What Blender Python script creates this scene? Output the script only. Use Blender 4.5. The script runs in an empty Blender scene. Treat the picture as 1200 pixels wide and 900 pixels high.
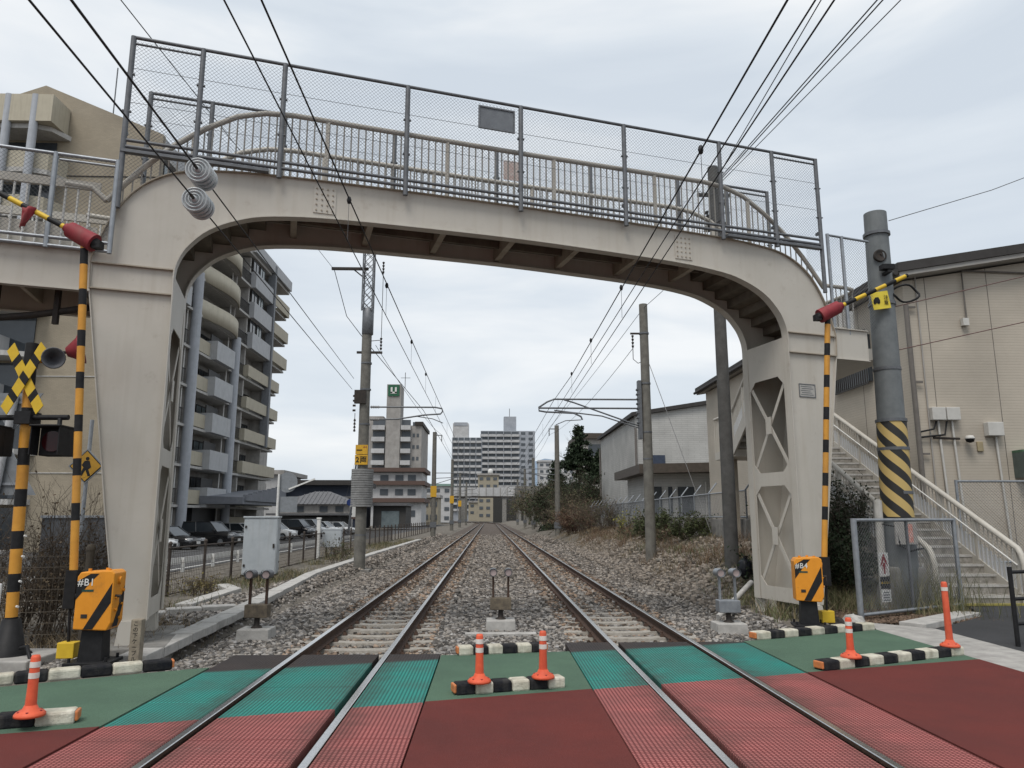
import bpy, math, random
import numpy as np
from mathutils import Vector, Matrix
R = math.radians
random.seed(7); rng = np.random.default_rng(7)
scene = bpy.context.scene
COL = scene.collection

# ---------------------------------------------------------------- camera
cam_d = bpy.data.cameras.new('camera'); cam = bpy.data.objects.new('camera', cam_d); COL.objects.link(cam)
cam.location = (0, 0, 1.68); cam.rotation_euler = (R(90 + 10.204), 0, R(-1.756))
cam_d.sensor_width = 36; cam_d.lens = 26.0; cam_d.clip_start = .05; cam_d.clip_end = 9000
scene.camera = cam

# ---------------------------------------------------------------- sky, sun, exposure
SUN_EL, SUN_AZ = R(60), R(205)
w = bpy.data.worlds.new('World'); scene.world = w; w.use_nodes = True
nt = w.node_tree; nt.nodes.clear(); N = nt.nodes.new; L = nt.links.new
out = N('ShaderNodeOutputWorld'); bg = N('ShaderNodeBackground'); bg.inputs[1].default_value = .1
sky = N('ShaderNodeTexSky'); sky.sky_type = 'NISHITA'; sky.sun_disc = False
sky.sun_elevation = SUN_EL; sky.sun_rotation = SUN_AZ; sky.air_density = 1.0; sky.dust_density = 3.0
tc = N('ShaderNodeTexCoord'); mp = N('ShaderNodeMapping'); mp.inputs['Scale'].default_value = (1.0, 1.0, 4.2)
mp.inputs['Location'].default_value = (.35, .1, .4)
cn = N('ShaderNodeTexNoise'); cn.inputs['Scale'].default_value = 2.1; cn.inputs['Detail'].default_value = 5; cn.inputs['Roughness'].default_value = .5
cn.inputs['Distortion'].default_value = .35
cr = N('ShaderNodeValToRGB'); e = cr.color_ramp
e.elements[0].position = .36; e.elements[0].color = (4.45, 4.9, 5.4, 1)
e.elements[1].position = .66; e.elements[1].color = (6.3, 6.45, 6.55, 1)
e2 = e.elements.new(.5); e2.color = (5.05, 5.45, 5.85, 1)
mx = N('ShaderNodeMix'); mx.data_type = 'RGBA'; mx.inputs[0].default_value = .93
L(tc.outputs['Generated'], mp.inputs[0]); L(mp.outputs[0], cn.inputs['Vector']); L(cn.outputs[0], cr.inputs[0])
L(sky.outputs[0], mx.inputs[6]); L(cr.outputs[0], mx.inputs[7]); L(mx.outputs[2], bg.inputs[0]); L(bg.outputs[0], out.inputs[0])
sl = bpy.data.lights.new('sun', 'SUN'); sl.energy = 1.5; sl.angle = R(25); sl.color = (1, .955, .90)
so = bpy.data.objects.new('sun', sl); COL.objects.link(so)
sd = Vector((math.sin(SUN_AZ) * math.cos(SUN_EL), math.cos(SUN_AZ) * math.cos(SUN_EL), math.sin(SUN_EL)))
so.rotation_euler = (-sd).to_track_quat('-Z', 'Y').to_euler(); so.location = (0, 0, 40)
scene.view_settings.view_transform = 'Standard'; scene.view_settings.look = 'None'
scene.view_settings.gamma = 1; scene.view_settings.use_curve_mapping = False; scene.view_settings.exposure = .6

# ---------------------------------------------------------------- materials
MATS = {}
def mat(name, col, rough=.7, col2=None, scale=6., bump=0., bscale=None, metal=0., streak=0., emit=0., dirt=None, spec=.3, detail=4, rust=0., grit=0.):
    """procedural paint/stone/metal: noise-varied colour, optional vertical rain streaks and fine relief"""
    if name in MATS: return MATS[name]
    m = bpy.data.materials.new(name); m.use_nodes = True; t = m.node_tree; b = t.nodes['Principled BSDF']; n = t.nodes.new; l = t.links.new
    b.inputs['Roughness'].default_value = rough; b.inputs['Metallic'].default_value = metal
    b.inputs['Specular IOR Level'].default_value = spec
    g = n('ShaderNodeNewGeometry')
    c2 = col2 if col2 else tuple(c * .78 for c in col)
    nz = n('ShaderNodeTexNoise'); nz.inputs['Scale'].default_value = scale; nz.inputs['Detail'].default_value = detail; nz.inputs['Roughness'].default_value = .65
    l(g.outputs['Position'], nz.inputs['Vector'])
    rp = n('ShaderNodeValToRGB'); rp.color_ramp.elements[0].position = .33; rp.color_ramp.elements[1].position = .67
    rp.color_ramp.elements[0].color = (*c2, 1); rp.color_ramp.elements[1].color = (*col, 1)
    l(nz.outputs[0], rp.inputs[0]); last = rp.outputs[0]
    if streak:
        mp = n('ShaderNodeMapping'); mp.inputs['Scale'].default_value = (5, 5, .35); l(g.outputs['Position'], mp.inputs[0])
        ns = n('ShaderNodeTexNoise'); ns.inputs['Scale'].default_value = 1.7; ns.inputs['Detail'].default_value = 5; l(mp.outputs[0], ns.inputs['Vector'])
        r2 = n('ShaderNodeValToRGB'); r2.color_ramp.elements[0].position = .5; r2.color_ramp.elements[1].position = .78
        r2.color_ramp.elements[0].color = (0, 0, 0, 1); r2.color_ramp.elements[1].color = (streak,) * 3 + (1,); l(ns.outputs[0], r2.inputs[0])
        mm = n('ShaderNodeMix'); mm.data_type = 'RGBA'; mm.inputs[7].default_value = (*(dirt or (.16, .13, .10)), 1)
        l(r2.outputs[0], mm.inputs[0]); l(last, mm.inputs[6]); last = mm.outputs[2]
    def overlay(sc, lo, hi, amt, colr, det=6):
        q = n('ShaderNodeTexNoise'); q.inputs['Scale'].default_value = sc; q.inputs['Detail'].default_value = det; q.inputs['Roughness'].default_value = .7; l(g.outputs['Position'], q.inputs['Vector'])
        r_ = n('ShaderNodeMapRange'); r_.inputs[1].default_value = lo; r_.inputs[2].default_value = hi; r_.inputs[4].default_value = amt; l(q.outputs[0], r_.inputs[0])
        x_ = n('ShaderNodeMix'); x_.data_type = 'RGBA'; x_.inputs[7].default_value = (*colr, 1); l(r_.outputs[0], x_.inputs[0]); l(last, x_.inputs[6]); return x_.outputs[2]
    if rust: last = overlay(3.1, .60, .72, rust, (.16, .085, .045)); last = overlay(11, .66, .72, rust, (.12, .06, .035))
    if grit:
        last = overlay(170, .52, .68, grit, tuple(min(1, c * 2.1 + .02) for c in col), 2); last = overlay(140, .55, .7, grit, tuple(c * .35 for c in col), 2); last = overlay(1.1, .48, .72, grit * .8, tuple(c * .55 + .012 for c in col))
    l(last, b.inputs['Base Color'])
    if bump:
        nb = n('ShaderNodeTexNoise'); nb.inputs['Scale'].default_value = bscale or scale * 6; nb.inputs['Detail'].default_value = 6
        l(g.outputs['Position'], nb.inputs['Vector'])
        bp = n('ShaderNodeBump'); bp.inputs['Strength'].default_value = bump; bp.inputs['Distance'].default_value = .02
        l(nb.outputs[0], bp.inputs['Height']); l(bp.outputs[0], b.inputs['Normal'])
    if emit: 
        b.inputs['Emission Color'].default_value = (*col, 1); b.inputs['Emission Strength'].default_value = emit
    MATS[name] = m
    return m
def mat_grid(name, col, joint, sx, sz, joint_w=.05, rough=.7, var=.12, bump=.4, offset=.5):
    """siding / tile too fine to build: brick texture in (horizontal run, height)"""
    if name in MATS: return MATS[name]
    m = bpy.data.materials.new(name); m.use_nodes = True; t = m.node_tree; b = t.nodes['Principled BSDF']; n = t.nodes.new; l = t.links.new
    b.inputs['Roughness'].default_value = rough
    g = n('ShaderNodeNewGeometry'); s = n('ShaderNodeSeparateXYZ'); l(g.outputs['Position'], s.inputs[0])
    a = n('ShaderNodeMath'); a.operation = 'ADD'; l(s.outputs[0], a.inputs[0]); l(s.outputs[1], a.inputs[1])
    c = n('ShaderNodeCombineXYZ'); l(a.outputs[0], c.inputs[0]); l(s.outputs[2], c.inputs[1])
    br = n('ShaderNodeTexBrick'); br.offset = offset; br.inputs['Scale'].default_value = 1
    br.inputs['Brick Width'].default_value = sx; br.inputs['Row Height'].default_value = sz
    br.inputs['Mortar Size'].default_value = joint_w * sz; br.inputs['Mortar Smooth'].default_value = .3
    br.inputs['Color1'].default_value = (*col, 1); br.inputs['Color2'].default_value = (*(x * (1 - var) for x in col), 1); br.inputs['Mortar'].default_value = (*joint, 1)
    l(c.outputs[0], br.inputs['Vector'])
    nz = n('ShaderNodeTexNoise'); nz.inputs['Scale'].default_value = .6; nz.inputs['Detail'].default_value = 5; l(g.outputs['Position'], nz.inputs['Vector'])
    mr = n('ShaderNodeMapRange'); mr.inputs[1].default_value = .3; mr.inputs[2].default_value = .7; mr.inputs[3].default_value = .82; mr.inputs[4].default_value = 1.08; l(nz.outputs[0], mr.inputs[0])
    mx = n('ShaderNodeMix'); mx.data_type = 'RGBA'; mx.blend_type = 'MULTIPLY'; mx.inputs[0].default_value = 1
    l(br.outputs[0], mx.inputs[6]); l(mr.outputs[0], mx.inputs[7]); l(mx.outputs[2], b.inputs['Base Color'])
    bp = n('ShaderNodeBump'); bp.invert = True; bp.inputs['Strength'].default_value = bump; bp.inputs['Distance'].default_value = .02
    l(br.outputs[1], bp.inputs['Height']); l(bp.outputs[0], b.inputs['Normal'])
    MATS[name] = m
    return m

def mat_attr(name, base, rough=.85, trans=0.):
    """colour from the per-face 'tint' attribute times a base"""
    if name in MATS: return MATS[name]
    m = bpy.data.materials.new(name); m.use_nodes = True; t = m.node_tree; b = t.nodes['Principled BSDF']; n = t.nodes.new; l = t.links.new
    b.inputs['Roughness'].default_value = rough; b.inputs['Specular IOR Level'].default_value = .25
    a = n('ShaderNodeAttribute'); a.attribute_name = 'tint'
    mx = n('ShaderNodeMix'); mx.data_type = 'RGBA'; mx.blend_type = 'MULTIPLY'; mx.inputs[0].default_value = 1
    mx.inputs[7].default_value = (*base, 1); l(a.outputs['Color'], mx.inputs[6]); l(mx.outputs[2], b.inputs['Base Color'])
    MATS[name] = m
    return m

CREAM = mat('cream_steel_paint', (.49, .463, .412), .5, (.45, .423, .372), 1.3, streak=.3, dirt=(.33, .28, .215), rust=.2)
CREAM_D = mat('cream_deck_plate', (.40, .355, .29), .6, (.30, .255, .2), 2.0, streak=.5, rust=.5)
GALV = mat('galvanised_steel', (.33, .35, .37), .42, (.24, .255, .275), 9, metal=.55)
GALV_D = mat('dull_galvanised_steel', (.155, .162, .172), .5, (.11, .115, .123), 8, metal=.3)
CONC = mat('concrete', (.40, .385, .36), .9, (.27, .26, .245), 4, bump=.35, bscale=60)
CONC_L = mat('pale_concrete', (.47, .455, .43), .88, (.33, .32, .30), 5, bump=.4, bscale=70)
CONC_D = mat('old_concrete', (.27, .26, .24), .92, (.15, .145, .135), 3, bump=.4, bscale=40, streak=.4)
POLE = mat('backlit_pole_concrete', (.175, .168, .148), .85, (.115, .11, .098), 5, bump=.2, bscale=50, streak=.25)  # concrete colour lowered to carry the backlit shade of the masts
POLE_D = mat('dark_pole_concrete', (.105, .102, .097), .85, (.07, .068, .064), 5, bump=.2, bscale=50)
BLACK = mat('black_paint', (.012, .012, .013), .55, (.02, .02, .021), 12, spec=.2)
IRON = mat('dark_iron', (.03, .028, .027), .65, (.05, .04, .033), 14, spec=.2)
WIRE = mat('wire_black', (.02, .02, .022), .6)
WIREG = mat('wire_grey', (.12, .12, .125), .5, metal=.3)
ORANGE = mat('gate_orange', (.74, .29, .026), .5, (.66, .25, .02), 5, streak=.3, dirt=(.30, .12, .03), rust=.3)
AMBER = mat('pole_amber', (.60, .29, .045), .5, (.52, .24, .035), 6, streak=.3, rust=.25)
YELLOW = mat('sign_yellow', (.66, .45, .035), .5, (.58, .38, .03), 8)
RED = mat('crossing_red', (.27, .034, .042), .65, (.20, .026, .034), 8, streak=.3)
ORED = mat('delineator_orange', (.72, .125, .055), .55, (.58, .085, .04), 10, streak=.4, dirt=(.25, .08, .05))
WHITE = mat('white_paint', (.70, .70, .68), .55, (.58, .57, .54), 7, streak=.15)
OFFW = mat('kerb_white_paint', (.62, .595, .50), .85, (.40, .37, .29), 7, bump=.35, bscale=50, rust=.0, grit=.0, streak=.55, dirt=(.12, .11, .095))
KBLK = mat('kerb_black_paint', (.012, .013, .017), .85, (.03, .029, .029), 12, spec=.12, bump=.35, bscale=50, rust=.0, streak=.5, dirt=(.10, .095, .085))
CABG = mat('cabinet_grey', (.42, .45, .47), .5, (.36, .39, .41), 3, streak=.2)
GLASS = mat('window_glass', (.035, .042, .05), .08, (.05, .058, .066), 1.2, spec=.6)
GLASSL = mat('pale_window_glass', (.20, .24, .25), .15, (.12, .15, .16), .8, spec=.6)
WOOD = mat('weathered_timber', (.17, .14, .10), .9, (.09, .075, .06), 12, bump=.3)

# ---------------------------------------------------------------- mesh builder
class MB:
    def __init__(s): s.v = []; s.f = []; s.m = []; s.sm = []; s.k = 0; s.smooth = False
    def mi(s, k): s.k = k; return s
    def add(s, vs, fs):
        o = len(s.v); s.v += [tuple(p) for p in vs]
        for f in fs: s.f.append(tuple(i + o for i in f)); s.m.append(s.k); s.sm.append(s.smooth)
        return s
    def box(s, c, d, rz=0, M=None, taper=1.):
        x, y, z = (k / 2 for k in d)
        vs = [Vector((sx * x * (taper if sz > 0 else 1), sy * y * (taper if sz > 0 else 1), sz * z)) for sz in (-1, 1) for sx, sy in ((-1, -1), (1, -1), (1, 1), (-1, 1))]
        if M is None: M = Matrix.Translation(c) @ Matrix.Rotation(rz, 4, 'Z')
        else: M = Matrix.Translation(c) @ M
        return s.add([M @ v for v in vs], [(3, 2, 1, 0), (4, 5, 6, 7), (0, 1, 5, 4), (1, 2, 6, 5), (2, 3, 7, 6), (3, 0, 4, 7)])
    def lohi(s, a, b): return s.box([(p + q) / 2 for p, q in zip(a, b)], [abs(q - p) for p, q in zip(a, b)])
    def cyl(s, a, b, r0, r1=None, n=10, caps=True):
        a = Vector(a); b = Vector(b); r1 = r0 if r1 is None else r1; d = (b - a)
        u = d.orthogonal().normalized() if abs(d.normalized().z) < .99 else Vector((1, 0, 0)); u = (u - d * (u.dot(d) / d.length_squared)).normalized(); w = d.normalized().cross(u)
        vs = []
        for p, r in ((a, r0), (b, r1)): vs += [p + (u * math.cos(2 * math.pi * i / n) + w * math.sin(2 * math.pi * i / n)) * r for i in range(n)]
        sm = s.smooth; s.smooth = n > 6
        s.add(vs, [(i, (i + 1) % n, n + (i + 1) % n, n + i) for i in range(n)]); s.smooth = False
        if caps: s.add(vs, [tuple(range(n - 1, -1, -1)), tuple(range(n, 2 * n))])
        s.smooth = sm
        return s
    def tube(s, pts, r, n=6, caps=True):
        pts = [Vector(p) for p in pts]; rings = []; up = None
        for i, p in enumerate(pts):
            t = (pts[min(i + 1, len(pts) - 1)] - pts[max(i - 1, 0)]).normalized()
            if up is None: up = t.orthogonal().normalized()
            up = (up - t * up.dot(t)).normalized(); w = t.cross(up); rr = r[i] if hasattr(r, '__len__') else r
            rings.append([p + (up * math.cos(2 * math.pi * k / n) + w * math.sin(2 * math.pi * k / n)) * rr for k in range(n)])
        vs = [q for g in rings for q in g]; fs = []
        for i in range(len(pts) - 1):
            for k in range(n): fs.append((i * n + k, i * n + (k + 1) % n, (i + 1) * n + (k + 1) % n, (i + 1) * n + k))
        sm = s.smooth; s.smooth = n > 4; s.add(vs, fs); s.smooth = False
        if caps: s.add(vs, [tuple(range(n - 1, -1, -1)), tuple(range((len(pts) - 1) * n, len(pts) * n))])
        s.smooth = sm
        return s
    def prism(s, poly, vec):
        """planar polygon (3-D points) swept along vec"""
        n = len(poly); vec = Vector(vec); a = [Vector(p) for p in poly]
        s.add(a + [p + vec for p in a], [tuple(range(n)), tuple(range(2 * n - 1, n - 1, -1))] + [((i + 1) % n, i, n + i, n + (i + 1) % n) for i in range(n)])
        return s
    def lathe(s, c, prof, n=16, axis=None):
        M = Matrix.Translation(c) @ ((axis.to_track_quat('Z', 'Y').to_matrix().to_4x4()) if axis is not None else Matrix())
        vs = [M @ Vector((r * math.cos(2 * math.pi * k / n), r * math.sin(2 * math.pi * k / n), z)) for r, z in prof for k in range(n)]
        fs = [(i * n + k, i * n + (k + 1) % n, (i + 1) * n + (k + 1) % n, (i + 1) * n + k) for i in range(len(prof) - 1) for k in range(n)]
        sm = s.smooth; s.smooth = True; s.add(vs, fs); s.smooth = sm
        return s
    def quad(s, a, b, c, d): return s.add([a, b, c, d], [(0, 1, 2, 3)])
    def mesh(s, mats, org=(0, 0, 0), name='m'):
        me = bpy.data.meshes.new(name); o = Vector(org)
        me.from_pydata([Vector(p) - o for p in s.v], [], s.f)
        for m in (mats if isinstance(mats, (list, tuple)) else [mats]): me.materials.append(m)
        me.polygons.foreach_set('material_index', s.m); me.polygons.foreach_set('use_smooth', s.sm); me.update()
        return me
    def build(s, name, mats, parent=None, bevel=0., local=False, fix=True):
        org = (0, 0, 0) if (parent is None or local) else WLOC[parent.name]
        me = s.mesh(mats, org, name)
        if fix:
            import bmesh
            bm = bmesh.new(); bm.from_mesh(me); bmesh.ops.recalc_face_normals(bm, faces=bm.faces); bm.to_mesh(me); bm.free()
        return place(name, me, parent, bevel=bevel)
WLOC = {}
def place(name, me, parent=None, loc=None, bevel=0.):
    o = bpy.data.objects.new(name, me); COL.objects.link(o)
    base = Vector((0, 0, 0))
    if parent is not None: o.parent = parent; base = WLOC.get(parent.name, Vector((0, 0, 0)))
    if loc is not None: o.location = Vector(loc)
    WLOC[o.name] = base + Vector(o.location)
    if bevel:
        b = o.modifiers.new('bevel', 'BEVEL'); b.width = bevel; b.segments = 2; b.limit_method = 'ANGLE'; b.angle_limit = R(40)
    return o
def thing(name, label, cat, loc=(0, 0, 0), group=None, rz=0):
    o = bpy.data.objects.new(name, None); COL.objects.link(o); o.location = loc; o.rotation_euler = (0, 0, rz); o.empty_display_size = .2
    WLOC[o.name] = Vector(loc)
    return tag(o, label, cat, group)
def tag(o, label=None, cat=None, group=None, kind=None):
    if label: o['label'] = label
    if cat: o['category'] = cat
    if group: o['group'] = group
    if kind: o['kind'] = kind
    return o
def struct(o): o['kind'] = 'structure'; return o
def stuff(o): o['kind'] = 'stuff'; return o
def copy_tree(o, parent=None):
    c = o.copy(); COL.objects.link(c); c.parent = parent
    for ch in o.children: copy_tree(ch, c)
    return c
def np_mesh(name, verts, faces, mats, tint=None, parent=None, smooth=False, midx=None):
    """big numpy mesh: verts (n,3), faces (m,3|4)"""
    k = faces.shape[1]; me = bpy.data.meshes.new(name)
    org = np.array(WLOC[parent.name]) if parent is not None else np.zeros(3)
    me.vertices.add(len(verts)); me.vertices.foreach_set('co', (verts - org).astype(np.float32).ravel())
    me.loops.add(faces.size); me.loops.foreach_set('vertex_index', faces.astype(np.int32).ravel())
    me.polygons.add(len(faces)); me.polygons.foreach_set('loop_start', np.arange(0, faces.size, k, dtype=np.int32))
    me.polygons.foreach_set('loop_total', np.full(len(faces), k, dtype=np.int32))
    for m in (mats if isinstance(mats, (list, tuple)) else [mats]): me.materials.append(m)
    if midx is not None: me.polygons.foreach_set('material_index', midx.astype(np.int32))
    if smooth: me.polygons.foreach_set('use_smooth', np.ones(len(faces), dtype=bool))
    me.update(calc_edges=True)
    if tint is not None:
        a = me.attributes.new('tint', 'FLOAT_COLOR', 'FACE')
        a.data.foreach_set('color', np.concatenate([tint, np.ones((len(tint), 1))], 1).astype(np.float32).ravel())
    return place(name, me, parent)
# ================================================================ ground
XL, XR = -1.835, 2.25          # track centres
def sstep(a, b, x):
    t = np.clip((x - a) / (b - a), 0, 1); return t * t * (3 - 2 * t)
def gz(x, y):
    x = np.asarray(x, float); y = np.asarray(y, float)
    z = np.full(np.broadcast(x, y).shape, -.09)
    trk = sstep(9, 10.5, y)
    z = z - .28 * trk * sstep(-4.7, -4.2, x) * (1 - sstep(4.3, 4.9, x))
    z = z - .07 * trk * (1 - sstep(-6.5, -5.5, x)) - .16 * sstep(12, 30, y) * (1 - sstep(-12, -9, x))
    bank = sstep(14.5, 18.5, y) * (sstep(4.8, 6.3, x) * .62 + sstep(6.2, 8.0, x) * .45) * (1 - sstep(8.1, 8.5, x) * (1 - sstep(22.8, 23.4, y)))
    z = z + bank * (1 - .55 * sstep(40, 90, y))
    z = z + sstep(22.8, 23.4, y) * sstep(8.2, 8.6, x) * .75 * (1 - sstep(75, 110, y))
    return z
xs = np.unique(np.round(np.concatenate([[-4000, -1500, -600, -250, -120, -70, -45, -30], np.arange(-24, -8, 1.), np.arange(-8, 12, .35), np.arange(12, 24, 1.), [30, 45, 80, 150, 300, 700, 1600, 4000]]), 3))
ys = np.unique(np.round(np.concatenate([[-600, -200, -60, -20, -8, -3, 2, 6], np.arange(8, 30, .4), np.arange(30, 80, 2.), np.arange(80, 300, 12.), [350, 500, 800, 1500, 3000, 6000]]), 3))
gx, gy = np.meshgrid(xs, ys); g_z = gz(gx, gy)
near = (np.abs(gx) < 14) & (gy > 12) & (gy < 70) & ((gx > 5) | (gx < -5))
g_z = g_z + near * (rng.random(gx.shape) - .5) * .05
gv = np.stack([gx, gy, g_z], -1).reshape(-1, 3); nx_, ny_ = len(xs), len(ys)
ii = np.arange((ny_ - 1) * nx_).reshape(ny_ - 1, nx_)[:, :-1].ravel()
gf = np.stack([ii, ii + 1, ii + nx_ + 1, ii + nx_], 1)
SOIL = mat('gravelly_soil', (.185, .165, .14), .95, (.085, .075, .06), 3.5, bump=.9, bscale=38)
struct(np_mesh('ground', gv, gf, SOIL, smooth=True))

# ---------------------------------------------------------------- road surfaces of the crossing
def asphalt(name, c, c2, sc=140, wear=None):
    m = mat(name, c, .92, c2, .9, bump=.5, bscale=sc, spec=.1, grit=.38); return m
REDA = asphalt('red_asphalt', (.142, .037, .032), (.108, .034, .031))
GREENA = asphalt('green_asphalt', (.092, .152, .106), (.076, .124, .090))
GREYA = asphalt('grey_asphalt', (.060, .061, .064), (.045, .046, .048))
def fr(x): return 7.45 + .29 * x            # red / green edge
FAR = [(-30, -2), (-9, 6.1), (-4.95, 8.0), (-3.54, 8.78), (-3.15, 8.95), (-.6, 9.62), (1.05, 9.85), (3.5, 10.55), (5.9, 11.55)]
def ff(x): return float(np.interp(x, [p[0] for p in FAR], [p[1] for p in FAR]))
def sheet(name, x0, x1, lo, hi, m, z=0., n=10, lab=None):
    b = MB(); xx = [x0 + (x1 - x0) * i / n for i in range(n + 1)]
    for a, c in zip(xx[:-1], xx[1:]): b.prism([(a, lo(a), z - .05), (c, lo(c), z - .05), (c, hi(c), z - .05), (a, hi(a), z - .05)], (0, 0, .05))
    bb = b.build(name, m, None); return struct(bb)
for x0, x1 in ((-9, -3.168), (-.582, 1.032), (3.518, 5.9)):
    sheet('road', x0, x1, lambda x: -7., fr, REDA, 0)
    sheet('green_walkway', x0, x1, fr, ff, GREENA, -.002)
sheet('road', -30, -9, lambda x: -12., lambda x: ff(x), REDA, -.004)
# concrete gutter strip and the dark footway asphalt on the right
b = MB(); b.prism([(5.9, -7, -.06), (6.78, -7, -.06), (6.80, 9.6, -.06), (6.86, 11.62, -.06), (6.2, 12.3, -.06), (5.9, 11.55, -.06)], (0, 0, .055)); struct(b.build('gutter_strip', CONC))
b = MB(); b.prism([(6.86, 11.62, -.06), (8.55, 13.05, -.06), (9.2, 14.4, -.06), (10.9, 14.6, -.06), (30, 14.0, -.06), (30, -7, -.06), (6.78, -7, -.06), (6.80, 9.6, -.06)], (0, 0, .052)); struct(b.build('footway', GREYA))
b = MB(); b.box((9.75, 14.72, -.0), (1.9, .28, .03)); struct(b.build('tactile_strip', mat('yellow_moss_strip', (.30, .26, .06), .9, (.17, .15, .06), 9)))
b = MB(); b.prism([(6.55, 12.1, -.06), (8.35, 13.45, -.06), (8.62, 13.2, -.06), (6.80, 11.78, -.06)], (0, 0, .10)); struct(b.build('kerb', CONC_L, bevel=.01))

# ---------------------------------------------------------------- rubber crossing panels
def panel_mat():
    m = bpy.data.materials.new('crossing_panel_rubber'); m.use_nodes = True; t = m.node_tree; b = t.nodes['Principled BSDF']; n = t.nodes.new; l = t.links.new
    b.inputs['Roughness'].default_value = .72; b.inputs['Specular IOR Level'].default_value = .1
    g = n('ShaderNodeNewGeometry'); s = n('ShaderNodeSeparateXYZ'); l(g.outputs['Position'], s.inputs[0])
    def M(op, a, c, d=None):
        k = n('ShaderNodeMath'); k.operation = op
        for i, q in enumerate((a, c, d)):
            if q is None: continue
            if isinstance(q, (int, float)): k.inputs[i].default_value = q
            else: l(q, k.inputs[i])
        return k.outputs[0]
    X, Y = s.outputs[0], s.outputs[1]
    d1 = M('SUBTRACT', Y, M('MULTIPLY_ADD', X, .29, 7.45)); d2 = M('SUBTRACT', Y, M('MULTIPLY_ADD', X, .265, 9.52))
    nz = n('ShaderNodeTexNoise'); nz.inputs['Scale'].default_value = 40; l(g.outputs['Position'], nz.inputs['Vector'])
    jit = M('MULTIPLY_ADD', nz.outputs[0], .05, -.025)
    teal = M('GREATER_THAN', M('ADD', d1, jit), 0.); dark = n('ShaderNodeMapRange'); dark.inputs[1].default_value = -.06; dark.inputs[2].default_value = .06; l(M('ADD', d2, jit), dark.inputs[0])
    k = 2 * math.pi / .036
    pat = M('MULTIPLY', M('MULTIPLY_ADD', M('SINE', M('MULTIPLY', X, k), 0), .5, .5), M('MULTIPLY_ADD', M('SINE', M('MULTIPLY', Y, k), 0), .5, .5))
    dot = n('ShaderNodeMapRange'); dot.inputs[1].default_value = .10; dot.inputs[2].default_value = .42; l(pat, dot.inputs[0])
    nw = n('ShaderNodeTexNoise'); nw.inputs['Scale'].default_value = 1.6; nw.inputs['Detail'].default_value = 6; l(g.outputs['Position'], nw.inputs['Vector'])
    wear = n('ShaderNodeMapRange'); wear.inputs[1].default_value = .32; wear.inputs[2].default_value = .72; wear.inputs[3].default_value = .6; wear.inputs[4].default_value = 1.; l(nw.outputs[0], wear.inputs[0])
    def mix(f, a, c):
        x = n('ShaderNodeMix'); x.data_type = 'RGBA'
        for i, q in ((0, f), (6, a), (7, c)):
            if isinstance(q, tuple): x.inputs[i].default_value = (*q, 1)
            else: l(q, x.inputs[i])
        return x.outputs[2]
    paint = mix(teal, (.50, .175, .16), (.05, .33, .28)); paint = mix(dark.outputs[0], paint, (.055, .05, .05))
    low = mix(teal, (.17, .042, .042), (.018, .125, .106)); low = mix(dark.outputs[0], low, (.028, .026, .026))
    c = mix(dot.outputs[0], low, paint); cc = mix(wear.outputs[0], (.07, .055, .05), c)
    # oily rust staining beside each rail, broken up by noise; pale scuffs
    ns = n('ShaderNodeTexNoise'); ns.inputs['Scale'].default_value = 5; ns.inputs['Detail'].default_value = 7; l(g.outputs['Position'], ns.inputs['Vector'])
    dmin = None
    for xr in (XL - .566, XL + .566, XR - .566, XR + .566):
        dd = M('ABSOLUTE', M('SUBTRACT', X, xr), 0); dmin = dd if dmin is None else M('MINIMUM', dmin, dd)
    st = n('ShaderNodeMapRange'); st.inputs[1].default_value = .30; st.inputs[2].default_value = .05; st.inputs[4].default_value = .42; l(M('ADD', dmin, M('MULTIPLY_ADD', ns.outputs[0], .5, -.25)), st.inputs[0])
    cc = mix(st.outputs[0], cc, (.05, .038, .032))
    sc_ = n('ShaderNodeTexNoise'); sc_.inputs['Scale'].default_value = 9; sc_.inputs['Detail'].default_value = 8; sc_.inputs['Roughness'].default_value = .75; l(g.outputs['Position'], sc_.inputs['Vector'])
    sr = n('ShaderNodeMapRange'); sr.inputs[1].default_value = .66; sr.inputs[2].default_value = .72; sr.inputs[4].default_value = .5; l(sc_.outputs[0], sr.inputs[0]); cc = mix(sr.outputs[0], cc, (.42, .36, .33)); l(cc, b.inputs['Base Color'])
    bp = n('ShaderNodeBump'); bp.inputs['Strength'].default_value = .5; bp.inputs['Distance'].default_value = .008; l(dot.outputs[0], bp.inputs['Height']); l(bp.outputs[0], b.inputs['Normal'])
    MATS['panel'] = m; return m
PAN = panel_mat()
deck = struct(bpy.data.objects.new('crossing_deck', None)); COL.objects.link(deck); WLOC[deck.name] = Vector((0, 0, 0))
tag(deck, 'rubber level crossing deck of red, teal and black studded panels between the rails', None)
for xc, yend in ((XL, 9.74), (XR, 10.55)):
    hw = .0325; rl, rr = xc - .566, xc + .566
    eL, eR = (-3.15, -.60) if xc < 0 else (1.05, 3.50)
    cols = [(eL, rl - hw - .012), (rl + hw + .062, rr - hw - .062), (rr + hw + .012, eR)]
    for ci, (a, c) in enumerate(cols):
        n = 12; h = .6 if ci == 1 else 1.2; y = yend; me = None
        while y > 2.2:
            bb = MB(); bb.lohi((-(c - a) / 2, -h / 2 + .003, -.12), ((c - a) / 2, h / 2 - .003, 0))
            if me is None:
                me = bb.mesh(PAN, name='panel')
            place('panel', me, deck, ((a + c) / 2, y - h / 2, -.006), bevel=.006); y -= h
    # ballast filler under the deck so no void shows in the flangeway
    bb = MB(); bb.lohi((eL - .03, 1, -.16), (eR + .03, yend - .02, -.122)); bb.build('flangeway_floor', IRON, deck)

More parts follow.
